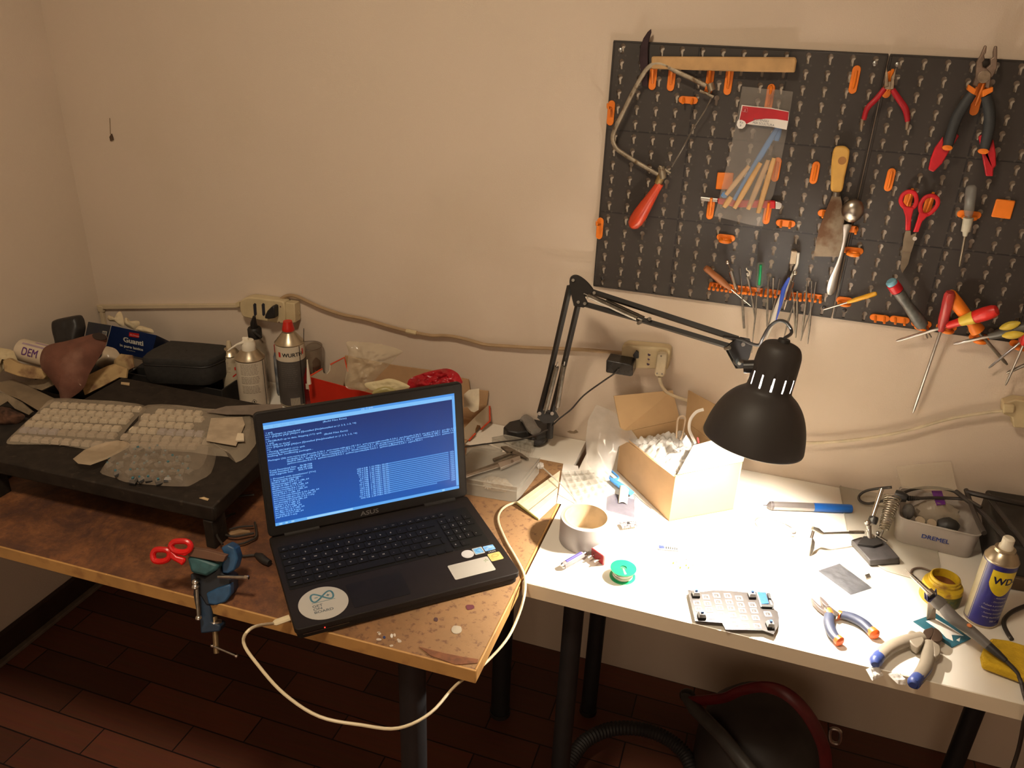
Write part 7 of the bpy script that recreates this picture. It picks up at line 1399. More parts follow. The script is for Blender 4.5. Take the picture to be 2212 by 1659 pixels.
# black cables behind the laptop
for k, (pts, hh, r) in enumerate(((zQ([(1000, 525), (850, 540), (700, 590), (590, 700), (530, 850), (510, 980), (540, 1080), (600, 1160)]), 0.03, 0.0022), (zQ([(760, 760), (660, 800), (590, 880), (590, 970), (640, 1040), (760, 1060), (900, 1035), (1000, 1015)]), 0.012, 0.0024), (zQ([(700, 1170), (850, 1150), (950, 1110), (1030, 1050), (1010, 880)]), 0.008, 0.0024), (zQ([(780, 1300), (870, 1310), (960, 1300), (1040, 1300)]), 0.005, 0.0024), (zQ([(680, 970), (800, 940), (900, 930), (990, 925)]), 0.010, 0.002))):
    o = dtube(pts, hh, r, 8).build('cable', M_CBL, None); tag(o, ['thin black cable arching highest beside the leg of the black stand', 'black cable loop lying inside the arching one beside the laptop', 'black cable lying straight toward the laptop below the loop', 'black lead running to the laptop charger plug', 'black cable crossing the loop near the laptop hinge'][k], 'cable', 'black cables beside the laptop')
t = thing('charger_plug', 'black round charger plug at the left side of the laptop', 'plug', T(560, 1208))
m = MB(); m.tube([T(*zQ([(1020, 1290)])[0], 0.007), T(*zQ([(1080, 1320)])[0], 0.008), T(*zQ([(1140, 1370)])[0], 0.008), T(*zQ([(1200, 1400)])[0], 0.008)], [0.004, 0.008, 0.0075, 0.006], 12); m.build('plug_body', M_BLACK, t)
o = slab(zQ([(660, 1010), (780, 960), (940, 980), (950, 1005), (840, 1010), (700, 1040)]), 0.0004, 0.004).build('wood_chip', mat('chip_wood', (0.30, 0.18, 0.09), 0.8), None); tag(o, 'pale splinter of wood under the black cables', 'wood chip')
# ---------------------------------------------------------------- table vise with scissors
t = thing('table_vise', 'small blue table vise clamped to the front edge of the old table', 'vise', T(400, 1250))
M_VB = mat('vise_blue', (0.02, 0.075, 0.17), 0.45, var=0.25, scale=40); M_VT = mat('vise_teal', (0.03, 0.10, 0.11), 0.5, var=0.2, scale=60); M_VD = mat('vise_dark', (0.012, 0.015, 0.022), 0.5)
VT = tdep(T(*zV([(680, 640)])[0], 0.0)); vo = lambda q, dt=0.0: od(*zV([q])[0], VT+dt)
def vp(pts, dt, thick, name, m_, bev=0.003): return MB().prism([vo(q, dt) for q in pts], FWD*thick).build(name, m_, t, bev=bev, seg=2)
vp([(835, 270), (900, 238), (965, 272), (992, 370), (965, 475), (905, 512), (850, 505), (845, 420), (880, 360)], -0.035, 0.030, 'fixed_jaw', M_VB)
vp([(520, 355), (600, 345), (775, 410), (825, 430), (790, 480), (700, 535), (560, 500)], -0.055, 0.040, 'moving_jaw', M_VT, 0.005)
vp([(690, 540), (780, 480), (830, 430), (850, 505), (930, 560), (925, 640), (930, 700), (880, 770), (800, 805), (700, 800), (640, 700), (560, 600), (555, 510)], -0.035, 0.045, 'vise_body', M_VD)
vp([(700, 690), (800, 640), (925, 600), (930, 700), (880, 770), (790, 800), (720, 790)], -0.040, 0.02, 'body_flank', M_VB)
vp([(640, 700), (740, 760), (755, 900), (750, 950), (835, 985), (830, 1040), (650, 1060), (640, 900)], -0.032, 0.03, 'clamp_frame', mat('vise_frame', (0.015, 0.035, 0.07), 0.5, var=0.2))
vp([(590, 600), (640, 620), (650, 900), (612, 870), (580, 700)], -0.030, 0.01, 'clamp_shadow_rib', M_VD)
m = MB(); m.cyl(vo((815, 535), -0.045), vo((1060, 543), -0.055), 0.0035, seg=12); m.build('spindle', M_STEEL, t); MB().lathe([(0.0045, 0), (0.0045, 0.006), (0.003, 0.008)], vo((1058, 543), -0.055), vo((1080, 545), -0.056)-vo((1058, 543), -0.055), 12).build('spindle_knob', M_CHROME, t)
MB().cyl(vo((618, 640), -0.045), vo((634, 905), -0.045), 0.0033, seg=10).build('handle_bar', M_DSTEEL, t)
for q, r in (((605, 582), 0.0065), ((605, 625), 0.007), ((634, 912), 0.006)): MB().ball(vo(q, -0.045), (r, r, r*0.8), 12).build('bar_knob', M_STEEL, t)
MB().cyl(vo((778, 900), -0.02), vo((800, 1235), -0.02), 0.0052, seg=14).build('clamp_screw', mat('screw_bronze', (0.28, 0.20, 0.11), 0.4, 0.8), t)
MB().lathe([(0.012, 0), (0.012, 0.004), (0.006, 0.006)], vo((785, 960), -0.02), UPV, 14).build('pressure_pad', M_STEEL, t)
MB().cyl(vo((760, 1170), -0.024), vo((978, 1262), -0.04), 0.0018, seg=8).build('tommy_bar', M_STEEL, t); MB().ball(vo((980, 1263), -0.04), 0.0036, 10).build('bar_knob', M_CHROME, t); MB().ball(vo((760, 1168), -0.024), 0.0036, 10).build('bar_knob', M_CHROME, t)
o = MB().prism([vo(q, -0.058) for q in ((530, 345), (560, 275), (700, 295), (885, 345), (860, 400), (800, 395))], FWD*0.016).build('jaw_strip', mat('brown_leather', (0.14, 0.065, 0.035), 0.7, var=0.1), t, bev=0.001, label='brown wooden strip clamped in the jaws')
t = thing('scissors', 'bright red handled scissors clamped in the blue vise', 'scissors', T(370, 1195))
M_RS = mat('bright_red_plastic', (0.62, 0.008, 0.008), 0.32)
ring = lambda pts, r: MB().tube(crom([vo(q, -0.062) for q in pts], 5, True), r, 10, True).build('finger_ring', M_RS, t)
ring([(215, 330), (240, 290), (300, 285), (350, 295), (370, 330), (350, 375), (290, 395), (230, 385)], 0.0054); ring([(380, 250), (410, 215), (470, 208), (530, 215), (560, 250), (540, 295), (480, 310), (410, 295)], 0.0054)
MB().prism([vo(q, -0.066) for q in ((340, 350), (370, 290), (430, 345), (505, 365), (510, 395), (475, 440), (455, 420), (390, 385))], FWD*0.009).build('handle_shank', M_RS, t, bev=0.003); MB().prism([vo(q, -0.066) for q in ((370, 290), (440, 300), (540, 280), (530, 330), (510, 350), (480, 345), (410, 320))], FWD*0.009).build('handle_shank', M_RS, t, bev=0.003)
# ---------------------------------------------------------------- back left: cans, boxes, case
def can(c, r, h, prof_top, body_m, name, label, extra=None, group='spray cans standing by the wall'):
    t = thing(name, label, 'spray can', c, group); c = Vector(c)
    MB().lathe([(0.0, 0.0), (r*0.95, 0.0), (r, 0.003), (r, 0.005)], c, (0, 0, 1), 36).build('base_rim', M_TIN, t)
    MB().lathe([(r*0.995, 0.005), (r*0.995, h)], c, (0, 0, 1), 40, cap=False).build('can_body', body_m, t)
    MB().lathe([(r, h-0.001), (r*1.02, h+0.002), (r*0.96, h+0.004)]+[(r*a, h+b) for a, b in prof_top]+[(0.0, h+prof_top[-1][1])], c, (0, 0, 1), 36).build('can_shoulder', M_TIN, t); return t
M_CW = mat('can_white', (0.60, 0.52, 0.40), 0.35, var=0.03); M_CG2 = mat('can_grey', (0.085, 0.075, 0.068), 0.4, var=0.06); M_PRT = mat('fine_print', (0.25, 0.20, 0.15), 0.6); M_PRL = mat('fine_print_light', (0.16, 0.14, 0.12), 0.6)
def pc(c): return math.atan2(CAM.y-c.y, CAM.x-c.x)
def wlines(t, c, r, a0, width, z0, z1, n, m_, seed=1):
    """rows of unreadably fine print"""
    rnd = random.Random(seed); m = MB()
    for k in range(n):
        z = z1-(z1-z0)*k/max(1, n-1); x = 0
        while x < width:
            w_ = rnd.uniform(0.003, 0.009)
            if x+w_ > width: break
            b0, b1 = a0+x/r, a0+(x+w_)/r
            V = [c+Vector((math.cos(b)*r, math.sin(b)*r, zz_)) for b, zz_ in ((b0, z), (b1, z), (b1, z+0.0012), (b0, z+0.0012))]
            m.bm.faces.new([m.bm.verts.new(v) for v in V]); x += w_+0.0015
    return m.build('fine_print', m_, t, smooth=False)
# WURTH
c = Vector((-0.818, -0.092, TZ)); r = 0.0385; a = pc(c)
t = can(c, r, 0.176, [(0.80, 0.012), (0.55, 0.024), (0.42, 0.030), (0.42, 0.034)], M_CG2, 'spray_can', 'tall grey spray can with white WURTH band and red nozzle')
patch(c, r+0.0001, a-2.2, a+2.2, lambda u: 0.134, lambda u: 0.1755, 'white_band', M_CW, t, 40)
patch(c, r+0.0003, a+0.62, a+0.68, lambda u: 0.006, lambda u: 0.175, 'black_stripe', M_CHIP, t); 
text('can_lettering', 'WURTH', 0.0150, None, M_CHIP, t, bold=0.0005, wrap=lambda p: canwrap(c, r+0.0004, a-0.60)(Vector((p.x, p.y+0.148, 0))), sx=1.0)
patch(c, r+0.0004, a-0.90, a-0.72, lambda u: 0.146, lambda u: 0.160, 'red_emblem', M_RED, t); patch(c, r+0.0005, a+0.85, a+0.98, lambda u: 0.150, lambda u: 0.166, 'red_emblem', M_RED, t)
wlines(t, c, r+0.0003, a-0.75, 0.045, 0.06, 0.126, 12, M_PRL, 3)
bc = MB()
for k in range(12):
    b = a-0.25+k*0.055; V = [c+Vector((math.cos(bb)*(r+0.0004), math.sin(bb)*(r+0.0004), z)) for bb, z in ((b, 0.006), (b+0.028, 0.006), (b+0.028, 0.028), (b, 0.028))]; bc.bm.faces.new([bc.bm.verts.new(v) for v in V])
bc.build('barcode', M_CW, t, smooth=False)
MB().lathe([(0.0155, 0.210), (0.0165, 0.213), (0.0150, 0.220), (0.0120, 0.233), (0.0115, 0.236), (0.0, 0.236)], c, (0, 0, 1), 24).build('nozzle_cap', mat('nozzle_red', (0.60, 0.02, 0.01), 0.35), t)
MB().tube([c+RGT*0.036+Vector((0, 0, 0.150)), c+RGT*0.041+Vector((0, 0, 0.215))], 0.0010, 6).build('extension_tube', M_BLACK, t)
# white can
c2 = Vector((-0.905, -0.150, TZ)); r2 = 0.0385; a = pc(c2)
t = can(c2, r2, 0.140, [(0.82, 0.010), (0.60, 0.020), (0.48, 0.024)], M_CW, 'spray_can', 'wide white spray can with fine print and white spray head')
wlines(t, c2, r2+0.0003, a-0.75, 0.050, 0.105, 0.134, 9, M_PRT, 1); wlines(t, c2, r2+0.0003, a-0.75, 0.050, 0.080, 0.098, 6, M_PRT, 2); wlines(t, c2, r2+0.0003, a-0.75, 0.050, 0.052, 0.072, 6, M_PRT, 4)
patch(c2, r2+0.0003, a+0.88, a+0.93, lambda u: 0.004, lambda u: 0.139, 'black_stripe', M_CHIP, t)
d4 = [canwrap(c2, r2+0.0004, a-0.02)(Vector((x, z, 0))) for x, z in ((0, 0.020), (0.0065, 0.0275), (0, 0.035), (-0.0065, 0.0275))]; MB().tube(d4, 0.0005, 4, True).build('hazard_diamond', M_CHIP, t)
fl_ = [canwrap(c2, r2+0.0004, a-0.02)(Vector((x, z, 0))) for x, z in ((0, 0.024), (0.002, 0.026), (0.0005, 0.031), (-0.002, 0.027))]; MB().prism(fl_, (0, 0, 0.0001)).build('hazard_flame', M_CHIP, t, smooth=False)
MB().lathe([(0.0175, 0.160), (0.0185, 0.163), (0.0180, 0.180), (0.0160, 0.184), (0.0145, 0.190), (0.0, 0.191)], c2, (0, 0, 1), 24).build('spray_head', M_WPLAST, t)
MB().tube([c2+Vector((0, 0, 0.184))-RGT*0.006-FWD*0.010, c2+Vector((0, 0, 0.176))-RGT*0.024-FWD*0.018, c2+Vector((0, 0, 0.158))-RGT*0.048-FWD*0.024], [0.0045, 0.0028, 0.0018], 8).build('spray_straw', M_WPLAST, t); MB().box((0, 0, 0), (0.016, 0.012, 0.008), frame(c2+Vector((0, 0, 0.192))-RGT*0.006, RGT, Vz)).build('push_button', M_WPLAST, t, bev=0.002)
# small can
c3 = Vector((-0.984, -0.128, TZ)); r3 = 0.0270; a = pc(c3)
t = can(c3, r3, 0.128, [(0.85, 0.008), (0.70, 0.014), (0.40, 0.018)], mat('can_cream', (0.48, 0.40, 0.28), 0.4, var=0.05), 'spray_can', 'small spray can with red mark and brown picture, leftmost of the cans')
patch(c3, r3+0.0003, a+0.25, a+0.75, lambda u: 0.090, lambda u: 0.099, 'red_mark', M_RED, t); patch(c3, r3+0.0003, a+0.0, a+0.75, lambda u: 0.070+0.012*u, lambda u: 0.074+0.013*u, 'red_stroke', M_RED, t); patch(c3, r3+0.0003, a+0.05, a+0.85, lambda u: 0.020+0.012*abs(u-0.5), lambda u: 0.065-0.02*abs(u-0.5), 'brown_picture', mat('brown_picture', (0.12, 0.07, 0.04), 0.5, col2=(0.30, 0.2, 0.1), scale=90), t)
wlines(t, c3, r3+0.0003, a-0.9, 0.022, 0.085, 0.115, 8, M_PRT, 6); d4 = [canwrap(c3, r3+0.0004, a-0.5)(Vector((x, z, 0))) for x, z in ((0, 0.028), (0.006, 0.036), (0, 0.044), (-0.006, 0.036))]; MB().tube(d4, 0.0005, 4, True).build('hazard_diamond', M_CHIP, t)
MB().lathe([(0.0075, 0.146), (0.0078, 0.150), (0.0060, 0.160), (0.0045, 0.166), (0.0, 0.167)], c3, (0, 0, 1), 18).build('nozzle_cap', mat('beige_nozzle', (0.52, 0.42, 0.28), 0.5), t)
# blue bottle with red cap behind, squeeze bottle
c4 = Vector((-0.872, -0.052, TZ)); t = thing('glue_bottle', 'dark blue bottle with red cap squeezed between the white and the grey can', 'bottle', c4)
MB().lathe([(0.0, 0.0), (0.024, 0.0), (0.0245, 0.004), (0.0245, 0.110), (0.021, 0.122), (0.012, 0.130), (0.0, 0.130)], c4, (0, 0, 1), 28).build('bottle_body', mat('bottle_navy', (0.01, 0.03, 0.07), 0.35, col2=(0.35, 0.35, 0.35), scale=28), t)
MB().lathe([(0.020, 0.126), (0.020, 0.145), (0.010, 0.152), (0.0, 0.153)], c4, (0, 0, 1), 24).build('red_cap', mat('cap_red', (0.45, 0.02, 0.02), 0.4), t)
c5 = Vector((-0.955, -0.050, TZ)); t = thing('squeeze_bottle', 'clear bottle with black flip spout behind the white spray can', 'bottle', c5)
MB().lathe([(0.0, 0.0), (0.026, 0.0), (0.027, 0.004), (0.027, 0.130), (0.022, 0.150), (0.013, 0.156)], c5, (0, 0, 1), 28, cap=False).build('bottle_body', mat('clear_bottle', (0.55, 0.46, 0.34), 0.15, alpha=0.4), t)
MB().lathe([(0.0185, 0.152), (0.0190, 0.156), (0.0190, 0.178), (0.0165, 0.182), (0.0, 0.182)], c5, (0, 0, 1), 24).build('bottle_cap', M_BLACK, t); sb = c5+Vector((0, 0, 0.182)); MB().tube([sb, sb+Vector((0.002, -0.004, 0.014)), sb+Vector((0.010, -0.008, 0.036))], [0.0105, 0.009, 0.004], 10).build('spout', M_BLACK, t); MB().tube([sb+Vector((0.0, -0.012, -0.004)), sb+Vector((0.034, -0.020, -0.018))], [0.005, 0.003], 8).build('spout_arm', M_BLACK, t)
# tumbler with red bottle
c6 = Vector((-0.792, -0.040, TZ)); t = thing('plastic_tumbler', 'smoky clear tumbler with dried brown residue behind the red box', 'tumbler', c6)
MB().lathe([(0.0, 0.001), (0.025, 0.001), (0.028, 0.004), (0.0350, 0.150), (0.0338, 0.150), (0.027, 0.006), (0.0, 0.004)], c6, (0, 0, 1), 36, cap=False).build('tumbler_body', mat('smoky_clear', (0.30, 0.22, 0.15), 0.12, alpha=0.35), t); MB().tube([c6+Vector((0.0345*math.cos(q), 0.0345*math.sin(q), 0.150)) for q in [2*PI*k/36 for k in range(36)]], 0.0009, 6, True).build('tumbler_rim', mat('rim_brown', (0.14, 0.09, 0.06), 0.3), t)
patch(c6, 0.0325, pc(c6)+0.15, pc(c6)+1.0, lambda u: 0.070+0.02*math.sin(6*u), lambda u: 0.128-0.03*abs(u-0.4), 'residue', mat('dried_residue', (0.08, 0.03, 0.015), 0.6), t)
c7 = Vector((-0.772, -0.088, TZ)); t = thing('sauce_bottle', 'small dark red bottle with round white label beside the tumbler', 'bottle', c7)
MB().lathe([(0.0, 0.0), (0.013, 0.0), (0.0135, 0.06), (0.0125, 0.080), (0.007, 0.096), (0.005, 0.106), (0.0, 0.106)], c7, (0, 0, 1), 24).build('bottle_body', mat('red_brown_glass', (0.16, 0.01, 0.01), 0.2), t); patch(c7, 0.0138, pc(c7)-0.6, pc(c7)+0.9, lambda u: 0.050, lambda u: 0.066, 'white_label', M_CW, t)
o = MB().lathe([(0.006, 0.0), (0.0055, 0.01), (0.0022, 0.055), (0.0012, 0.068), (0, 0.069)], oy(667, 820, -0.165)-Vector((0, 0, 0.012)), (0, 0, 1), 12).build('glue_nozzle', M_WPLAST, None); tag(o, 'thin white pointed nozzle standing between grey can and red box', 'nozzle')
# red box
bx2 = thing('red_box', 'long red shallow cardboard box with white lining behind the laptop, full of bags', 'box', (-0.5, -0.1, TZ))
M_RBX = mat('red_box_card', (0.50, 0.022, 0.008), 0.5, var=0.03); M_LIN = mat('white_lining', (0.55, 0.46, 0.33), 0.7, var=0.03); M_REDGE = mat('red_trim_card', (0.62, 0.06, 0.015), 0.6)
FLt = oz(663, 813, 0.829); BLt = Vector((-0.722, -0.012, 0.850)); tFL = tdep(FLt)
FLb = Vector((FLt.x+0.006, FLt.y, TZ+0.001)); FRt = Vector((-0.300, -0.215, 0.800)); FRb = Vector((-0.300, -0.215, TZ+0.001)); BLb = Vector((BLt.x, -0.010, TZ+0.001)); BRt = Vector((-0.335, -0.010, 0.845)); BRb = Vector((-0.290, -0.010, TZ+0.001))
MB().prism([FLb, FRb, FRt, oz(801, 850, 0.826), FLt], (0, 0.002, 0)).build('front_panel', M_RBX, bx2)
nt_ = zP([(105, 580), (255, 492), (265, 530), (300, 545), (330, 510), (335, 450), (475, 378), (510, 520)])
tl_ = [tFL, tFL+.035, tFL+.035, tFL+.04, tFL+.045, tFL+.05, tdep(BLt)-0.01, tdep(BLt)-0.01]
side = [od(a, b, t_) for (a, b), t_ in zip(nt_, tl_)]
MB().prism([FLb+Vector((0, 0.002, 0))]+side[:7]+[side[7], BLb-Vector((0, 0.005, 0))], (0.002, 0, 0)).build('side_panel', M_LIN, bx2)
MB().tube([p+Vector((0.001, 0, 0)) for p in side[:2]], 0.0024, 6).build('red_edge', M_REDGE, bx2); MB().tube([p+Vector((0.001, 0, 0)) for p in side[5:8]], 0.0024, 6).build('red_edge', M_REDGE, bx2)
bk = [BLb, BRb, oy(1055, 845, -0.010), oy(1035, 843, -0.010), oy(1015, 842, -0.010), oy(1012, 820, -0.010), oy(990, 815, -0.010), oy(930, 800, -0.010), oy(870, 792, -0.010), oy(845, 788, -0.010), oy(745, 768, -0.010)]
MB().prism(bk, (0, 0.003, 0)).build('back_panel', M_KRAFT, bx2)
MB().hexa([FLb+Vz*0.0, FRb, BRb, BLb], [FLb+Vz*0.002, FRb+Vz*0.002, BRb+Vz*0.002, BLb+Vz*0.002]).build('bottom_panel', M_KRAFT, bx2)
tr = tdep(Vector((-0.30, -0.12, 0.77)))
MB().prism([od(*q, tr) for q in zP([(1668, 745), (1720, 700), (1820, 688), (1822, 800), (1815, 900), (1770, 925), (1740, 915), (1700, 870), (1668, 880)])], FWD*0.002).build('white_flap', mat('white_flap_card', (0.68, 0.58, 0.42), 0.7), bx2)
endp = zP([(1672, 1080), (1800, 950), (1910, 852), (1930, 900), (1925, 1010), (1840, 1095), (1830, 1055), (1800, 1050), (1785, 1085), (1780, 1130), (1720, 1205), (1675, 1190)])
te = [oz(a, b, TZ+0.03) for a, b in endp]; MB().prism([od(a, b, tdep(oz(1058, 912, TZ))-0.02+(1058-a)*-0.0016) for a, b in endp], FWD*0.002).build('end_panel', M_LIN, bx2)
for q0, q1 in (((1925, 860), (1928, 1010)), ((1928, 1010), (1838, 1095)), ((1782, 1135), (1718, 1205))): a, b = zP([q0, q1]); MB().tube([od(a[0], a[1], tdep(oz(1058, 912, TZ))-0.024+(1058-a[0])*-0.0016), od(b[0], b[1], tdep(oz(1058, 912, TZ))-0.024+(1058-b[0])*-0.0016)], 0.0022, 6).build('red_edge', M_REDGE, bx2)
tb2 = 1.90
puff(zP([(500, 225), (640, 225), (860, 250), (1055, 312), (1000, 370), (940, 440), (820, 560), (700, 700), (620, 705), (490, 670), (500, 500), (520, 330)]), 1.93, 0.022, clear('bag_crinkled', (0.55, 0.45, 0.31), 0.40, 0.15, 1.0, 60), 'plastic_bag', 'clear crinkled bag sticking up out of the red box', 'bag', amp=0.013, fr=55, seed=4)
puff(zP([(1120, 600), (1250, 540), (1400, 500), (1510, 490), (1600, 530), (1640, 590), (1645, 640), (1500, 660), (1300, 690), (1130, 690)]), 1.92, 0.014, mat('red_film', (0.38, 0.008, 0.015), 0.3, var=0.2, scale=30, bump=1.0, bscale=90), 'red_bag', 'crumpled red plastic bag in the red box above the laptop lid', 'bag', amp=0.014, fr=60, seed=9)
puff(zP([(680, 640), (820, 610), (950, 590), (1125, 660), (1080, 690), (900, 715), (750, 705)]), 1.88, 0.004, mat('cream_packet', (0.56, 0.46, 0.26), 0.6, var=0.05), 'paper_packet', 'cream folded paper packet in the red box', 'packet', amp=0.004, seed=5)
puff(zP([(760, 740), (800, 690), (880, 668), (950, 680), (990, 710), (900, 740)]), 1.86, 0.004, mat('olive_film', (0.36, 0.30, 0.12), 0.35, alpha=0.9), 'yellow_packet', 'yellowish translucent packet in front of the cream one in the red box', 'packet', amp=0.003, seed=7)
# black case and tray
t = thing('zip_case', 'black soft case with rounded lid on a dark tray behind the stand', 'case', (-1.1, -0.12, TZ))
M_CASE = mat('case_fabric', (0.022, 0.020, 0.018), 0.75, var=0.15, scale=80, bump=0.3, bscale=400)
ctop = crom([oz(a, b, 0.872) for a, b in zL([(1145, 765), (1200, 720), (1340, 655), (1400, 648), (1780, 680), (1818, 700), (1815, 730), (1700, 790), (1600, 812), (1400, 800), (1150, 790)])], 2, True); cenc = sum(ctop, Vector())/len(ctop)
MB().quadgrid([[cenc+(p-cenc)*s+Vector((0, 0, h)) for p in ctop] for s, h in ((0.02, 0.003), (0.8, 0.003), (0.97, 0.0), (1.0, -0.005), (1.0, -0.014), (0.985, -0.018))], True).build('case_lid', M_CASE, t)
MB().quadgrid([[cenc+(p-cenc)*s+Vector((0, 0, h)) for p in ctop] for s, h in ((0.985, -0.019), (0.99, -0.030), (0.97, -0.062), (0.93, -0.072))], True).build('case_body', M_CASE, t)
MB().tube([cenc+(p-cenc)*0.995+Vector((0, 0, -0.0185)) for p in ctop], 0.0018, 6, True).build('zip_line', M_BLACK, t)
t = thing('dark_tray', 'dark open tray under the black soft case', 'tray', (-1.1, -0.15, TZ))
M_DT = mat('dark_tray', (0.018, 0.017, 0.016), 0.5, var=0.1)
dq = [oz(*zL([(1012, 905)])[0], 0.79), oz(*zL([(1765, 1045)])[0], 0.79), Vector((-0.965, -0.020, 0.79)), Vector((-1.26, -0.020, 0.79))]
for i in range(4): a, b = dq[i], dq[(i+1) % 4]; MB().prism([Vector((a.x, a.y, TZ+0.001)), Vector((b.x, b.y, TZ+0.001)), b, a], (b-a).cross(Vz).normalized()*-0.004).build('tray_wall', M_DT, t, bev=0.001)
MB().prism([Vector((p.x, p.y, TZ+0.001)) for p in dq], (0, 0, 0.003)).build('tray_bottom', M_DT, t)
MB().prism([Vector((-1.25, -0.19, TZ+0.004)), Vector((-1.02, -0.14, TZ+0.004)), Vector((-1.01, -0.03, TZ+0.004)), Vector((-1.28, -0.03, TZ+0.004))], (0, 0, 0.064)).build('inner_block', M_DT, t)
# ---------------------------------------------------------------- far left pile
MB_SAND = mat('sandpaper_brown', (0.15, 0.058, 0.036), 0.85, var=0.12, scale=25, bump=0.4, bscale=500, dirt=((0.34, 0.20, 0.14), 9, 0.50, 0.85))
def X(a, b, x): return ox(a, b, x)
# glove box
t = thing('glove_box', 'dark blue box of latex gloves tilted in the corner, white lettering on its side', 'box', (-1.38, -0.1, TZ))
M_GB = mat('glove_box_blue', (0.010, 0.022, 0.085), 0.35, var=0.06)
gA, gB, gC, gD = oy(*zL([(888, 527)])[0], -0.150), oy(*zL([(1247, 605)])[0], -0.120), oy(*zL([(1195, 800)])[0], -0.120), oy(*zL([(838, 722)])[0], -0.150)
dpt = Vector((-0.035, 0.085, -0.056))
MB().hexa([gD, gC, gC+dpt, gD+dpt], [gA, gB, gB+dpt, gA+dpt]).build('box_body', M_GB, t, bev=0.0008)
gE = oy(*zL([(702, 497)])[0], -0.105); gF = oy(*zL([(660, 690)])[0], -0.105)
MB().hexa([gF, gD, gD+dpt*0.9, gF+dpt*0.9], [gE, gA, gA+dpt*0.9, gE+dpt*0.9]).build('box_end', mat('glove_box_end', (0.012, 0.018, 0.045), 0.35, col2=(0.02, 0.03, 0.04), scale=30), t, bev=0.0008)
gx = (gB-gA).normalized(); gy = (gA-gD).normalized(); nf = gx.cross(gy).normalized(); nf = nf if nf.y < 0 else -nf
gpt = lambda a, b: oy(*zL([(a, b)])[0], -0.150)+nf*0.0
def on_face(q):
    d = ray(*zL([q])[0]); return CAM+d*((gA-CAM).dot(nf)/d.dot(nf))+nf*0.0012
M_LW = mat('box_lettering', (0.62, 0.60, 0.52), 0.5)
text('box_lettering', 'Guanti', 0.0225, frame(on_face((982, 655)), gx, gy), M_LW, t, bold=0.0010, sx=0.95); text('box_lettering', 'in puro lattice', 0.0118, frame(on_face((955, 690)), gx, gy), M_LW, t, bold=0.0006, sx=1.0); text('box_lettering', 'con polvere', 0.0055, frame(on_face((1005, 722)), gx, gy), M_LW, t)
MB().prism([on_face(q) for q in ((1032, 580), (1110, 592), (1106, 625), (1028, 612))], nf*0.0004).build('red_label', M_RED, t); text('box_lettering', 'GUTMAN', 0.0062, frame(on_face((1037, 603))+nf*0.0006, gx, gy), mat('pink_print', (0.7, 0.35, 0.35)), t, bold=0.0002)
MB().tube([gA+nf*0.001, gD+nf*0.001], 0.0007, 5).build('white_edge_line', M_LW, t)
e_x = (gA-gE).normalized(); e_n = e_x.cross(gy).normalized(); e_n = e_n if e_n.y < 0 else -e_n
def on_end(q): d = ray(*zR([q])[0]); return CAM+d*((gA-CAM).dot(e_n)/d.dot(e_n))+e_n*0.0012
MB().prism([on_end(q) for q in ((1540, 515), (1608, 525), (1595, 600), (1530, 585))], e_n*0.0004).build('barcode_label', M_LW, t)
m_ = MB()
for k in range(5): m_.prism([on_end(q)+e_n*0.0006 for q in ((1545+k*12, 530), (1550+k*12, 531), (1540+k*12, 575), (1535+k*12, 574))], e_n*0.0002)
m_.build('barcode', M_GB, t, smooth=False)
M_LAT = mat('latex', (0.58, 0.47, 0.30), 0.6, var=0.05)
tg = tdep(gA)+0.04
puff(zR([(1600, 330), (1620, 285), (1680, 300), (1740, 320), (1770, 235), (1810, 240), (1840, 330), (1850, 440), (1790, 440), (1720, 380), (1640, 370)]), tg, 0.010, M_LAT, 'latex_glove', 'crumpled latex glove pulled highest out of the glove box', 'glove', amp=0.004, group='latex gloves'); puff(zR([(1850, 380), (1870, 320), (1905, 330), (1930, 370), (2060, 365), (2085, 420), (2020, 500), (1930, 470), (1870, 430)]), tg-0.01, 0.012, M_LAT, 'latex_glove', 'latex glove folded over the right half of the glove box opening', 'glove', amp=0.004, seed=3, group='latex gloves'); puff(zL([(1080, 560), (1110, 530), (1160, 540), (1215, 560), (1215, 590), (1130, 580)]), tg-0.02, 0.008, M_LAT, 'latex_glove', 'latex glove tip lying lowest at the right corner of the glove box', 'glove', amp=0.003, seed=6, group='latex gloves')
# black pouch
ta = tdep(ox(150, 710, -1.40))+0.02
puff(zR([(800, 400), (840, 350), (1000, 310), (1190, 280), (1245, 320), (1270, 400), (1275, 500), (1230, 700), (1200, 1000), (900, 1000), (850, 700), (810, 540)]), ta, 0.030, M_BLACK, 'black_pouch', 'black rounded foam block standing in the corner behind the paper roll', 'block', amp=0.001, sq=8, n=4)
# paper roll DEM
rA, rB = ox(45, 755, -1.470), Vector((-1.29, -0.250, 0.822)); rr_ = 0.0300
t = thing('paper_roll', 'white wrapped roll lettered DEM lying left of the sandpaper cone', 'roll', rA)
rB = od(150, 782, tdep(rA)-0.03); ax_, u_, v_ = orth(rB-rA); RL = (rB-rA).length
MB().lathe([(0.006, 0.0), (0.020, 0.0), (rr_, 0.006), (rr_*1.02, RL*0.3), (rr_, RL*1.0), (rr_, RL*1.12)], rA, rB-rA, 32).build('roll_body', mat('roll_white', (0.56, 0.46, 0.34), 0.55, var=0.05), t)
side_v = (-FWD-ax_*(-FWD).dot(ax_)).normalized(); up_v = side_v.cross(ax_); up_v = up_v if up_v.z > 0 else -up_v
def rollwrap(x0, a0, k): return lambda p: rA+ax_*(x0+p.x)+(side_v*math.cos(a0+p.y/k)+up_v*math.sin(a0+p.y/k))*(rr_*1.025+0.0003)
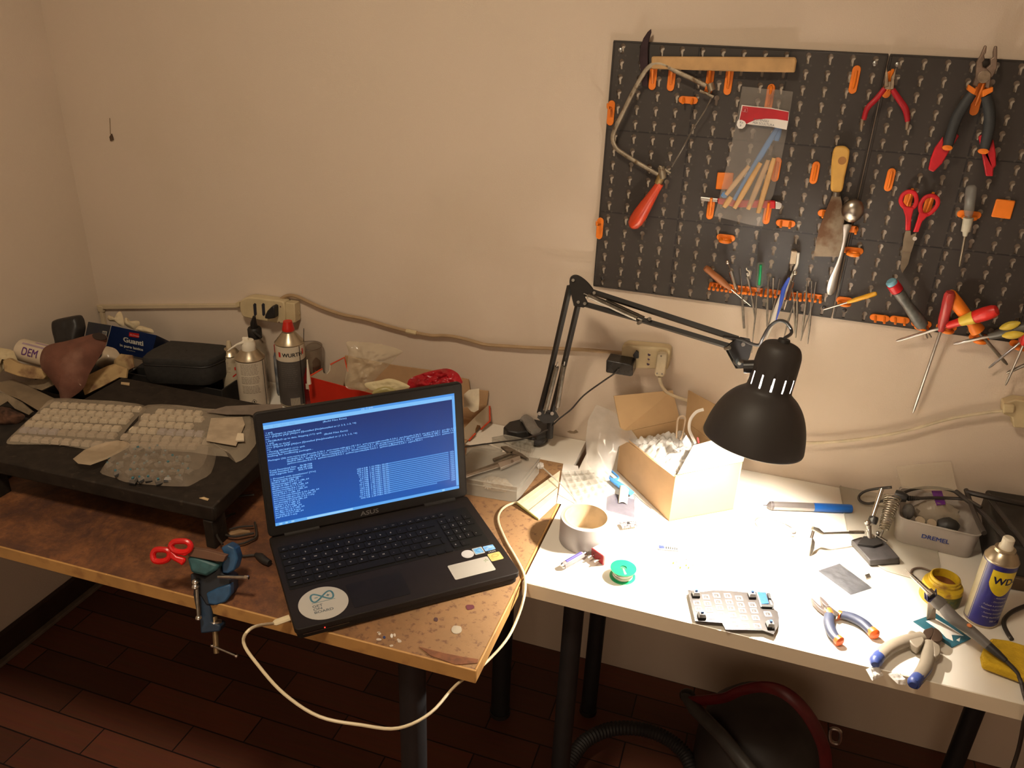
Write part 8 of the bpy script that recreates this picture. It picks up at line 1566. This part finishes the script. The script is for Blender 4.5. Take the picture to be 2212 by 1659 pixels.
text('roll_lettering', 'DEM', 0.026, None, mat('purple_print', (0.10, 0.03, 0.16), 0.5), t, wrap=rollwrap(0.030, -0.30, rr_*0.9), bold=0.0005, sx=0.95)
def bandf(x0, x1, a0, a1, name, m_):
    MB().sheet(lambda u, v: rA+ax_*(x0+(x1-x0)*u)+(side_v*math.cos(a0+(a1-a0)*v)+up_v*math.sin(a0+(a1-a0)*v))*(rr_*1.025+0.0003), 10, 4).build(name, m_, t)
bandf(0.022, RL*1.2, 0.62, 0.80, 'lilac_band', mat('lilac_print', (0.36, 0.26, 0.32), 0.6)); bandf(0.05, RL*1.2, 1.05, 1.25, 'lilac_band', mat('lilac_print', (0.36, 0.26, 0.32)))
# sandpaper cone
ts0 = tdep(oz(140, 868, 0.775))-0.06; tsx = [ts0+(868-b_)*0.00035 for a_, b_ in zR([(700, 740), (600, 900), (620, 1080), (720, 1200), (880, 1430), (900, 1520), (1000, 1550), (1240, 1380), (1330, 1170), (1440, 980), (1570, 760), (1600, 610), (1500, 548), (1390, 560), (1020, 660)])]
t = thing('sandpaper_roll', 'sheet of reddish brown sandpaper rolled into a cone', 'sandpaper', oz(140, 868, 0.775))
puff(zR([(700, 740), (600, 900), (620, 1080), (720, 1200), (880, 1430), (900, 1520), (1000, 1550), (1240, 1380), (1330, 1170), (1440, 980), (1570, 760), (1600, 610), (1500, 548), (1390, 560), (1020, 660)]), tsx, 0.038, MB_SAND, 'rolled_sheet', None, None, amp=0.0015, n=4, parent=t)
ho = zR([(1395, 590), (1420, 560), (1500, 548), (1580, 590), (1595, 640), (1530, 655), (1440, 640)]); MB().prism(crom([od(a_, b_, ts0+0.035) for a_, b_ in ho], 4, True), -FWD*0.006).build('cone_opening', mat('sandpaper_inside', (0.03, 0.018, 0.012), 0.9), t)
MB().tube(crom([od(a_, b_, ts0+dd_) for (a_, b_), dd_ in zip(zR([(1060, 1150), (1110, 1240), (1210, 1330)]), (-0.010, -0.006, 0.004))], 4), 0.0014, 5).build('crease', mat('crease_pale', (0.40, 0.26, 0.18), 0.8), t)
# pale bulb bottle and stained boxes
tp_ = tdep(oz(250, 800, 0.79))
puff(zR([(1570, 760), (1640, 755), (1730, 790), (1790, 870), (1810, 960), (1640, 1040), (1500, 1060), (1430, 1000), (1530, 900)]), tp_, 0.028, mat('translucent_white', (0.52, 0.42, 0.30), 0.25, var=0.05), 'white_bottle', 'translucent white bottle lying behind the sandpaper cone', 'bottle', amp=0.001, n=4)
M_STN = mat('stained_card', (0.44, 0.30, 0.14), 0.8, var=0.08, scale=20, dirt=((0.16, 0.08, 0.04), 28, 0.50, 0.70))
def od_pr(px, ts, thick, name, label, cat, m_, bev=0.0, group=None):
    P = [od(a, b, ts[i] if isinstance(ts, list) else ts) for i, (a, b) in enumerate(px)]; o = MB().prism(P, FWD*thick).build(name, m_, None, bev=bev); tag(o, label, cat, group); return o
t1_ = tdep(oz(190, 850, 0.80))
t = thing('stained_box', 'low yellowish box with brown stains between sandpaper cone and black stand', 'box', oz(200, 850, TZ))
MB().prism([od(a, b, t1_+(850-b)*0.0012) for a, b in zR([(1265, 1475), (1240, 1390), (1330, 1170), (1600, 1040), (1700, 1010), (1900, 1080), (1880, 1220), (1780, 1210), (1500, 1360)])], FWD*0.008).build('box_front', M_STN, t); MB().prism([od(a, b, t1_+0.10) for a, b in zR([(1800, 860), (1970, 880), (2000, 1060), (1880, 1120), (1700, 1120), (1700, 960)])], FWD*0.006).build('box_flap', M_STN, t)
t2_ = tdep(ox(60, 800, -1.44))
od_pr(zR([(40, 960), (120, 920), (260, 1000), (440, 1040), (640, 1090), (700, 1180), (640, 1240), (440, 1230), (260, 1190), (60, 1120)]), t2_-0.06, 0.02, 'stained_strip', 'yellowish stained cardboard strip lying in front of the paper roll', 'cardboard', M_STN, 0.002)
puff(zR([(-80, 790), (60, 780), (190, 810), (230, 880), (270, 990), (200, 960), (100, 930), (40, 1000), (30, 1120), (-80, 1150)]), t2_-0.03, 0.02, mat('crumpled_cream', (0.52, 0.42, 0.25), 0.8, var=0.1), 'crumpled_paper', 'crumpled cream paper at the left edge of the picture', 'paper', amp=0.006, seed=11)
t3_ = tdep(oz(80, 870, 0.78))
M_PLK = mat('dusty_strip', (0.26, 0.19, 0.12), 0.5, var=0.1, scale=30); M_PLK2 = mat('dusty_film', (0.30, 0.23, 0.15), 0.35, alpha=0.85, var=0.2, scale=30, bump=0.5)
od_pr(zL([(-30, 985), (100, 955), (430, 1110), (390, 1160), (300, 1205), (160, 1120), (0, 1050)]), [t3_+.03, t3_+.05, t3_+.02, t3_-.01, t3_-.02, t3_-.01, t3_-.02], 0.006, 'plastic_strip', 'broad dusty translucent strip slanting toward the left keycap sleeve', 'strip', M_PLK, 0.001)
od_pr(zL([(150, 980), (300, 960), (470, 925), (485, 975), (330, 1045), (250, 1020)]), [t3_+.06, t3_+.06, t3_+.03, t3_+.01, t3_+.02, t3_+.04], 0.010, 'wood_plank', 'short dusty slat lying under the tip of the sandpaper cone', 'slat', M_PLK2, 0.001)
od_pr(zL([(-20, 1050), (60, 1080), (170, 1140), (260, 1215), (230, 1240), (120, 1190), (60, 1130), (-20, 1180)]), t3_-0.05, 0.005, 'torn_film', 'torn brownish film below the broad dusty strip', 'film', M_PLK2)
puff(zL([(-20, 1190), (60, 1180), (130, 1210), (200, 1250), (140, 1310), (40, 1330), (-20, 1320)]), t3_-0.06, 0.018, mat('rust_cloth', (0.10, 0.045, 0.025), 0.9, var=0.4, scale=60), 'dark_rag', 'dark rusty brown rag at the left edge beside the black stand', 'rag', amp=0.006, seed=14)
MBd = MB(); MBd.hexa([Vector((-1.49, -0.70, TZ+0.001)), Vector((-1.19, -0.70, TZ+0.001)), Vector((-1.21, -0.34, TZ+0.001)), Vector((-1.49, -0.34, TZ+0.001))], [Vector((-1.49, -0.70, TZ+0.030)), Vector((-1.20, -0.70, TZ+0.030)), Vector((-1.22, -0.34, TZ+0.030)), Vector((-1.49, -0.34, TZ+0.030))]); o = MBd.build('dark_mat', mat('pile_dark', (0.02, 0.014, 0.010), 0.8, var=0.3), None, bev=0.004); tag(o, 'dark flat slab under the pile left of the black stand', 'slab')
MBd = MB(); MBd.box((-1.40, -0.225, TZ+0.031), (0.18, 0.17, 0.060)); o = MBd.build('dark_box', mat('pile_dark', (0.02, 0.014, 0.010)), None, bev=0.003); tag(o, 'dark box under the white roll lettered DEM in the corner', 'box')
# ---------------------------------------------------------------- wall wiring at left
zc_ = [oy(192, 659, -0.006).z, oy(515, 658, -0.006).z]
M_CHN = mat('cream_channel', (0.56, 0.45, 0.30), 0.55, var=0.03)
t = thing('cable_channel', 'cream cable channel running along the wall to the power strip', 'cable channel', (-1.4, -0.006, 0.89))
p0, p1 = oy(194, 664, -0.010), oy(515, 661, -0.010); m = MB(); m.hexa([p0-Vz*0.0065, p1-Vz*0.0055, p1-Vz*0.0055+Vector((0, .0095, 0)), p0-Vz*0.0065+Vector((0, .0095, 0))], [p0+Vz*0.0065, p1+Vz*0.0055, p1+Vz*0.0055+Vector((0, .0095, 0)), p0+Vz*0.0065+Vector((0, .0095, 0))]); m.build('channel_run', M_CHN, t, bev=0.001); p0.x = max(p0.x, XL+0.008)
MB().box((XL+0.012, -0.006, 0.80), (0.012, 0.010, 0.15)).build('channel_drop', M_CHN, t, bev=0.001); MB().box((XL+0.012, -0.006, p0.z), (0.018, 0.011, 0.018)).build('channel_corner', M_CHN, t, bev=0.001)
t = thing('power_strip', 'cream power strip with slot sockets high on the wall behind the cans', 'power strip', oy(570, 668, -0.02))
MB().prism(crom([oy(a, b, -0.034) for a, b in zN([(228, 210), (240, 165), (300, 142), (420, 158), (530, 170), (555, 190), (565, 250), (562, 325), (540, 338), (420, 322), (300, 300), (245, 280)])], 2, True), (0, 0.032, 0)).build('strip_body', M_CREAM, t, bev=0.004, seg=3)
MB().prism([oy(a, b, -0.030) for a, b in zN([(565, 182), (632, 190), (640, 330), (570, 345)])], (0, 0.028, 0)).build('junction_box', M_CREAM, t, bev=0.002)
for cx_, w_ in ((343, 24), (405, 24)): MB().prism([oy(a, b, -0.0348) for a, b in zN([(cx_-14, 198), (cx_-4, 186), (cx_+8, 192), (cx_+12, 270), (cx_+2, 282), (cx_-8, 274)])], (0, 0.003, 0)).build('socket_slot', mat('socket_slot_dark', (0.025, 0.025, 0.035), 0.4), t)
for q in ((498, 209), (530, 213), (520, 327)): MB().cyl(oy(*zN([q])[0], -0.0349), oy(*zN([q])[0], -0.031), 0.0022, seg=8).build('screw_hole', mat('screw_rust', (0.10, 0.03, 0.02), 0.6), t)
MB().tube(crom([oy(a, b, -0.012) for a, b in zN([(640, 240), (660, 245), (668, 265), (650, 280), (640, 270)])], 3), 0.0012, 5).build('cord_clip', M_CREAM, t)
MB().prism([oy(a, b, -0.022) for a, b in zN([(200, 185), (228, 182), (228, 212), (200, 212)])], (0, 0.018, 0)).build('cord_inlet', M_CREAM, t)
t = thing('black_plug', 'black angled plug in the power strip', 'plug', oy(585, 680, -0.05))
MB().prism([oy(a, b, -0.056) for a, b in zN([(468, 207), (484, 215), (486, 298), (440, 305), (412, 300), (415, 275), (430, 245)])], (0, 0.021, 0)).build('plug_body', M_BLACK, t, bev=0.003)
wl = zN([(518, 172), (545, 148), (590, 130), (640, 135), (700, 160), (800, 208), (900, 245), (1000, 275), (1150, 305), (1300, 350), (1450, 390), (1540, 408), (1640, 425), (1720, 425), (1800, 432), (1900, 455), (2020, 488), (2100, 497), (2200, 503)])+[(1140, 751), (1200, 753), (1270, 756), (1345, 763)]
t = thing('wall_cable', 'long brownish cream cable drooping along the wall from power strip to socket block', 'cable', oy(900, 715, -0.01))
MB().tube(crom([oy(a, b, -0.012) for a, b in wl], 4), 0.0048, 8).build('cable', mat('dusty_cable', (0.36, 0.24, 0.13), 0.55, var=0.06), t)
MB().tube([oy(a, b, -0.012) for a, b in zN([(1455, 391), (1500, 400), (1530, 406)])], 0.0062, 8).build('white_sleeve', M_CREAM, t)
# marks on the wall
def smear(px, d, col, name, label, cat='mark'):
    o = MB().prism(wpoly(px, d), (0, d-0.0003, 0)).build(name, mat('smear_%.2f' % col[0], col, 0.8), None, smooth=False); tag(o, label, cat)
smear([(236, 296), (240, 289), (243, 297), (244, 303), (238, 305)], 0.004, (0.10, 0.06, 0.035), 'dead_moth', 'tiny brown moth on the upper left of the back wall', 'moth')
smear([(236, 255), (237.5, 255), (239, 290), (237.5, 290)], 0.001, (0.30, 0.22, 0.14), 'wall_scratch', 'fine scratch above the moth on the back wall', 'scratch')
smear([(226, 489), (240, 486), (260, 489), (255, 492), (235, 493)], 0.001, (0.3, 0.22, 0.14), 'wall_scratch', 'faint smudge low left on the back wall', 'smudge') if False else None
smear(zF([(165, 1300), (185, 1292), (215, 1298), (235, 1285), (255, 1305), (225, 1315), (190, 1312)]), 0.0012, (0.30, 0.26, 0.17), 'mould_spot', 'greenish dirty spot low on the wall right of the lamp clamp', 'stain')
# ---------------------------------------------------------------- under the white desk
t = thing('vacuum_cleaner', 'dark vacuum cleaner with red curved handle and ribbed hose under the white desk', 'vacuum cleaner', (0.52, -0.25, 0))
M_VC = mat('vacuum_dark', (0.030, 0.024, 0.022), 0.5, var=0.1); M_VR = mat('vacuum_red', (0.11, 0.010, 0.012), 0.4)
MB().lathe([(0.0, 0.012), (0.145, 0.012), (0.150, 0.03), (0.150, 0.12), (0.138, 0.18), (0.105, 0.225), (0.055, 0.245), (0.0, 0.250)], (0.53, -0.26, 0), (0, 0, 1), 40).build('canister', M_VC, t)
MB().tube(crom([oy(1490, 1515, -0.26), oy(1560, 1508, -0.30), oy(1600, 1492, -0.33), oy(1650, 1484, -0.36), oy(1700, 1500, -0.38), oy(1745, 1545, -0.39), oy(1778, 1610, -0.40), oy(1785, 1665, -0.40)], 5), 0.014, 12, flat=0.5, up=FWD).build('red_handle', M_VR, t)
MB().tube(crom([oy(1795, 1575, -0.36), oy(1815, 1580, -0.36), oy(1812, 1605, -0.36), oy(1795, 1600, -0.36)], 4, True), 0.004, 8, True).build('latch', M_STEEL, t)
for a_ in range(3): MB().cyl(Vector((0.53+0.11*math.cos(2.1*a_+.4), -0.26+0.11*math.sin(2.1*a_+.4), 0.0)), Vector((0.53+0.11*math.cos(2.1*a_+.4), -0.26+0.11*math.sin(2.1*a_+.4), 0.016)), 0.02, seg=16).build('wheel', M_BLACK, t)
hp = crom([oz(1215, 1680, 0.03), oz(1235, 1640, 0.05), oz(1265, 1600, 0.06), oz(1320, 1575, 0.06), oz(1385, 1575, 0.06), oz(1440, 1595, 0.06), oz(1480, 1630, 0.05), oz(1500, 1680, 0.03)], 16)
MB().tube(hp, [0.019 if k % 2 else 0.0165 for k in range(len(hp))], 14).build('hose', mat('hose_black', (0.020, 0.018, 0.018), 0.55), t)
MB().tube([oy(1478, 1500, -0.24), oy(1500, 1530, -0.28), oy(1560, 1590, -0.36), oy(1640, 1690, -0.44)], [0.012, 0.017, 0.017, 0.017], 14).build('tube', mat('tube_grey', (0.06, 0.055, 0.05), 0.4), t); MB().ball(oy(1485, 1503, -0.24), (0.02, 0.018, 0.018), 14).build('tube_joint', M_BLACK, t)
# hanging cable at right front edge
o = MB().tube(crom([T(2206, 1400, 0.006), T(2218, 1520, 0.006), oy(2212, 1560, -0.63), oy(2200, 1620, -0.60), oy(2180, 1680, -0.60)], 4), 0.0034, 8).build('cable', M_CBL, None); tag(o, 'black cable hanging over the right front of the white desk', 'cable')
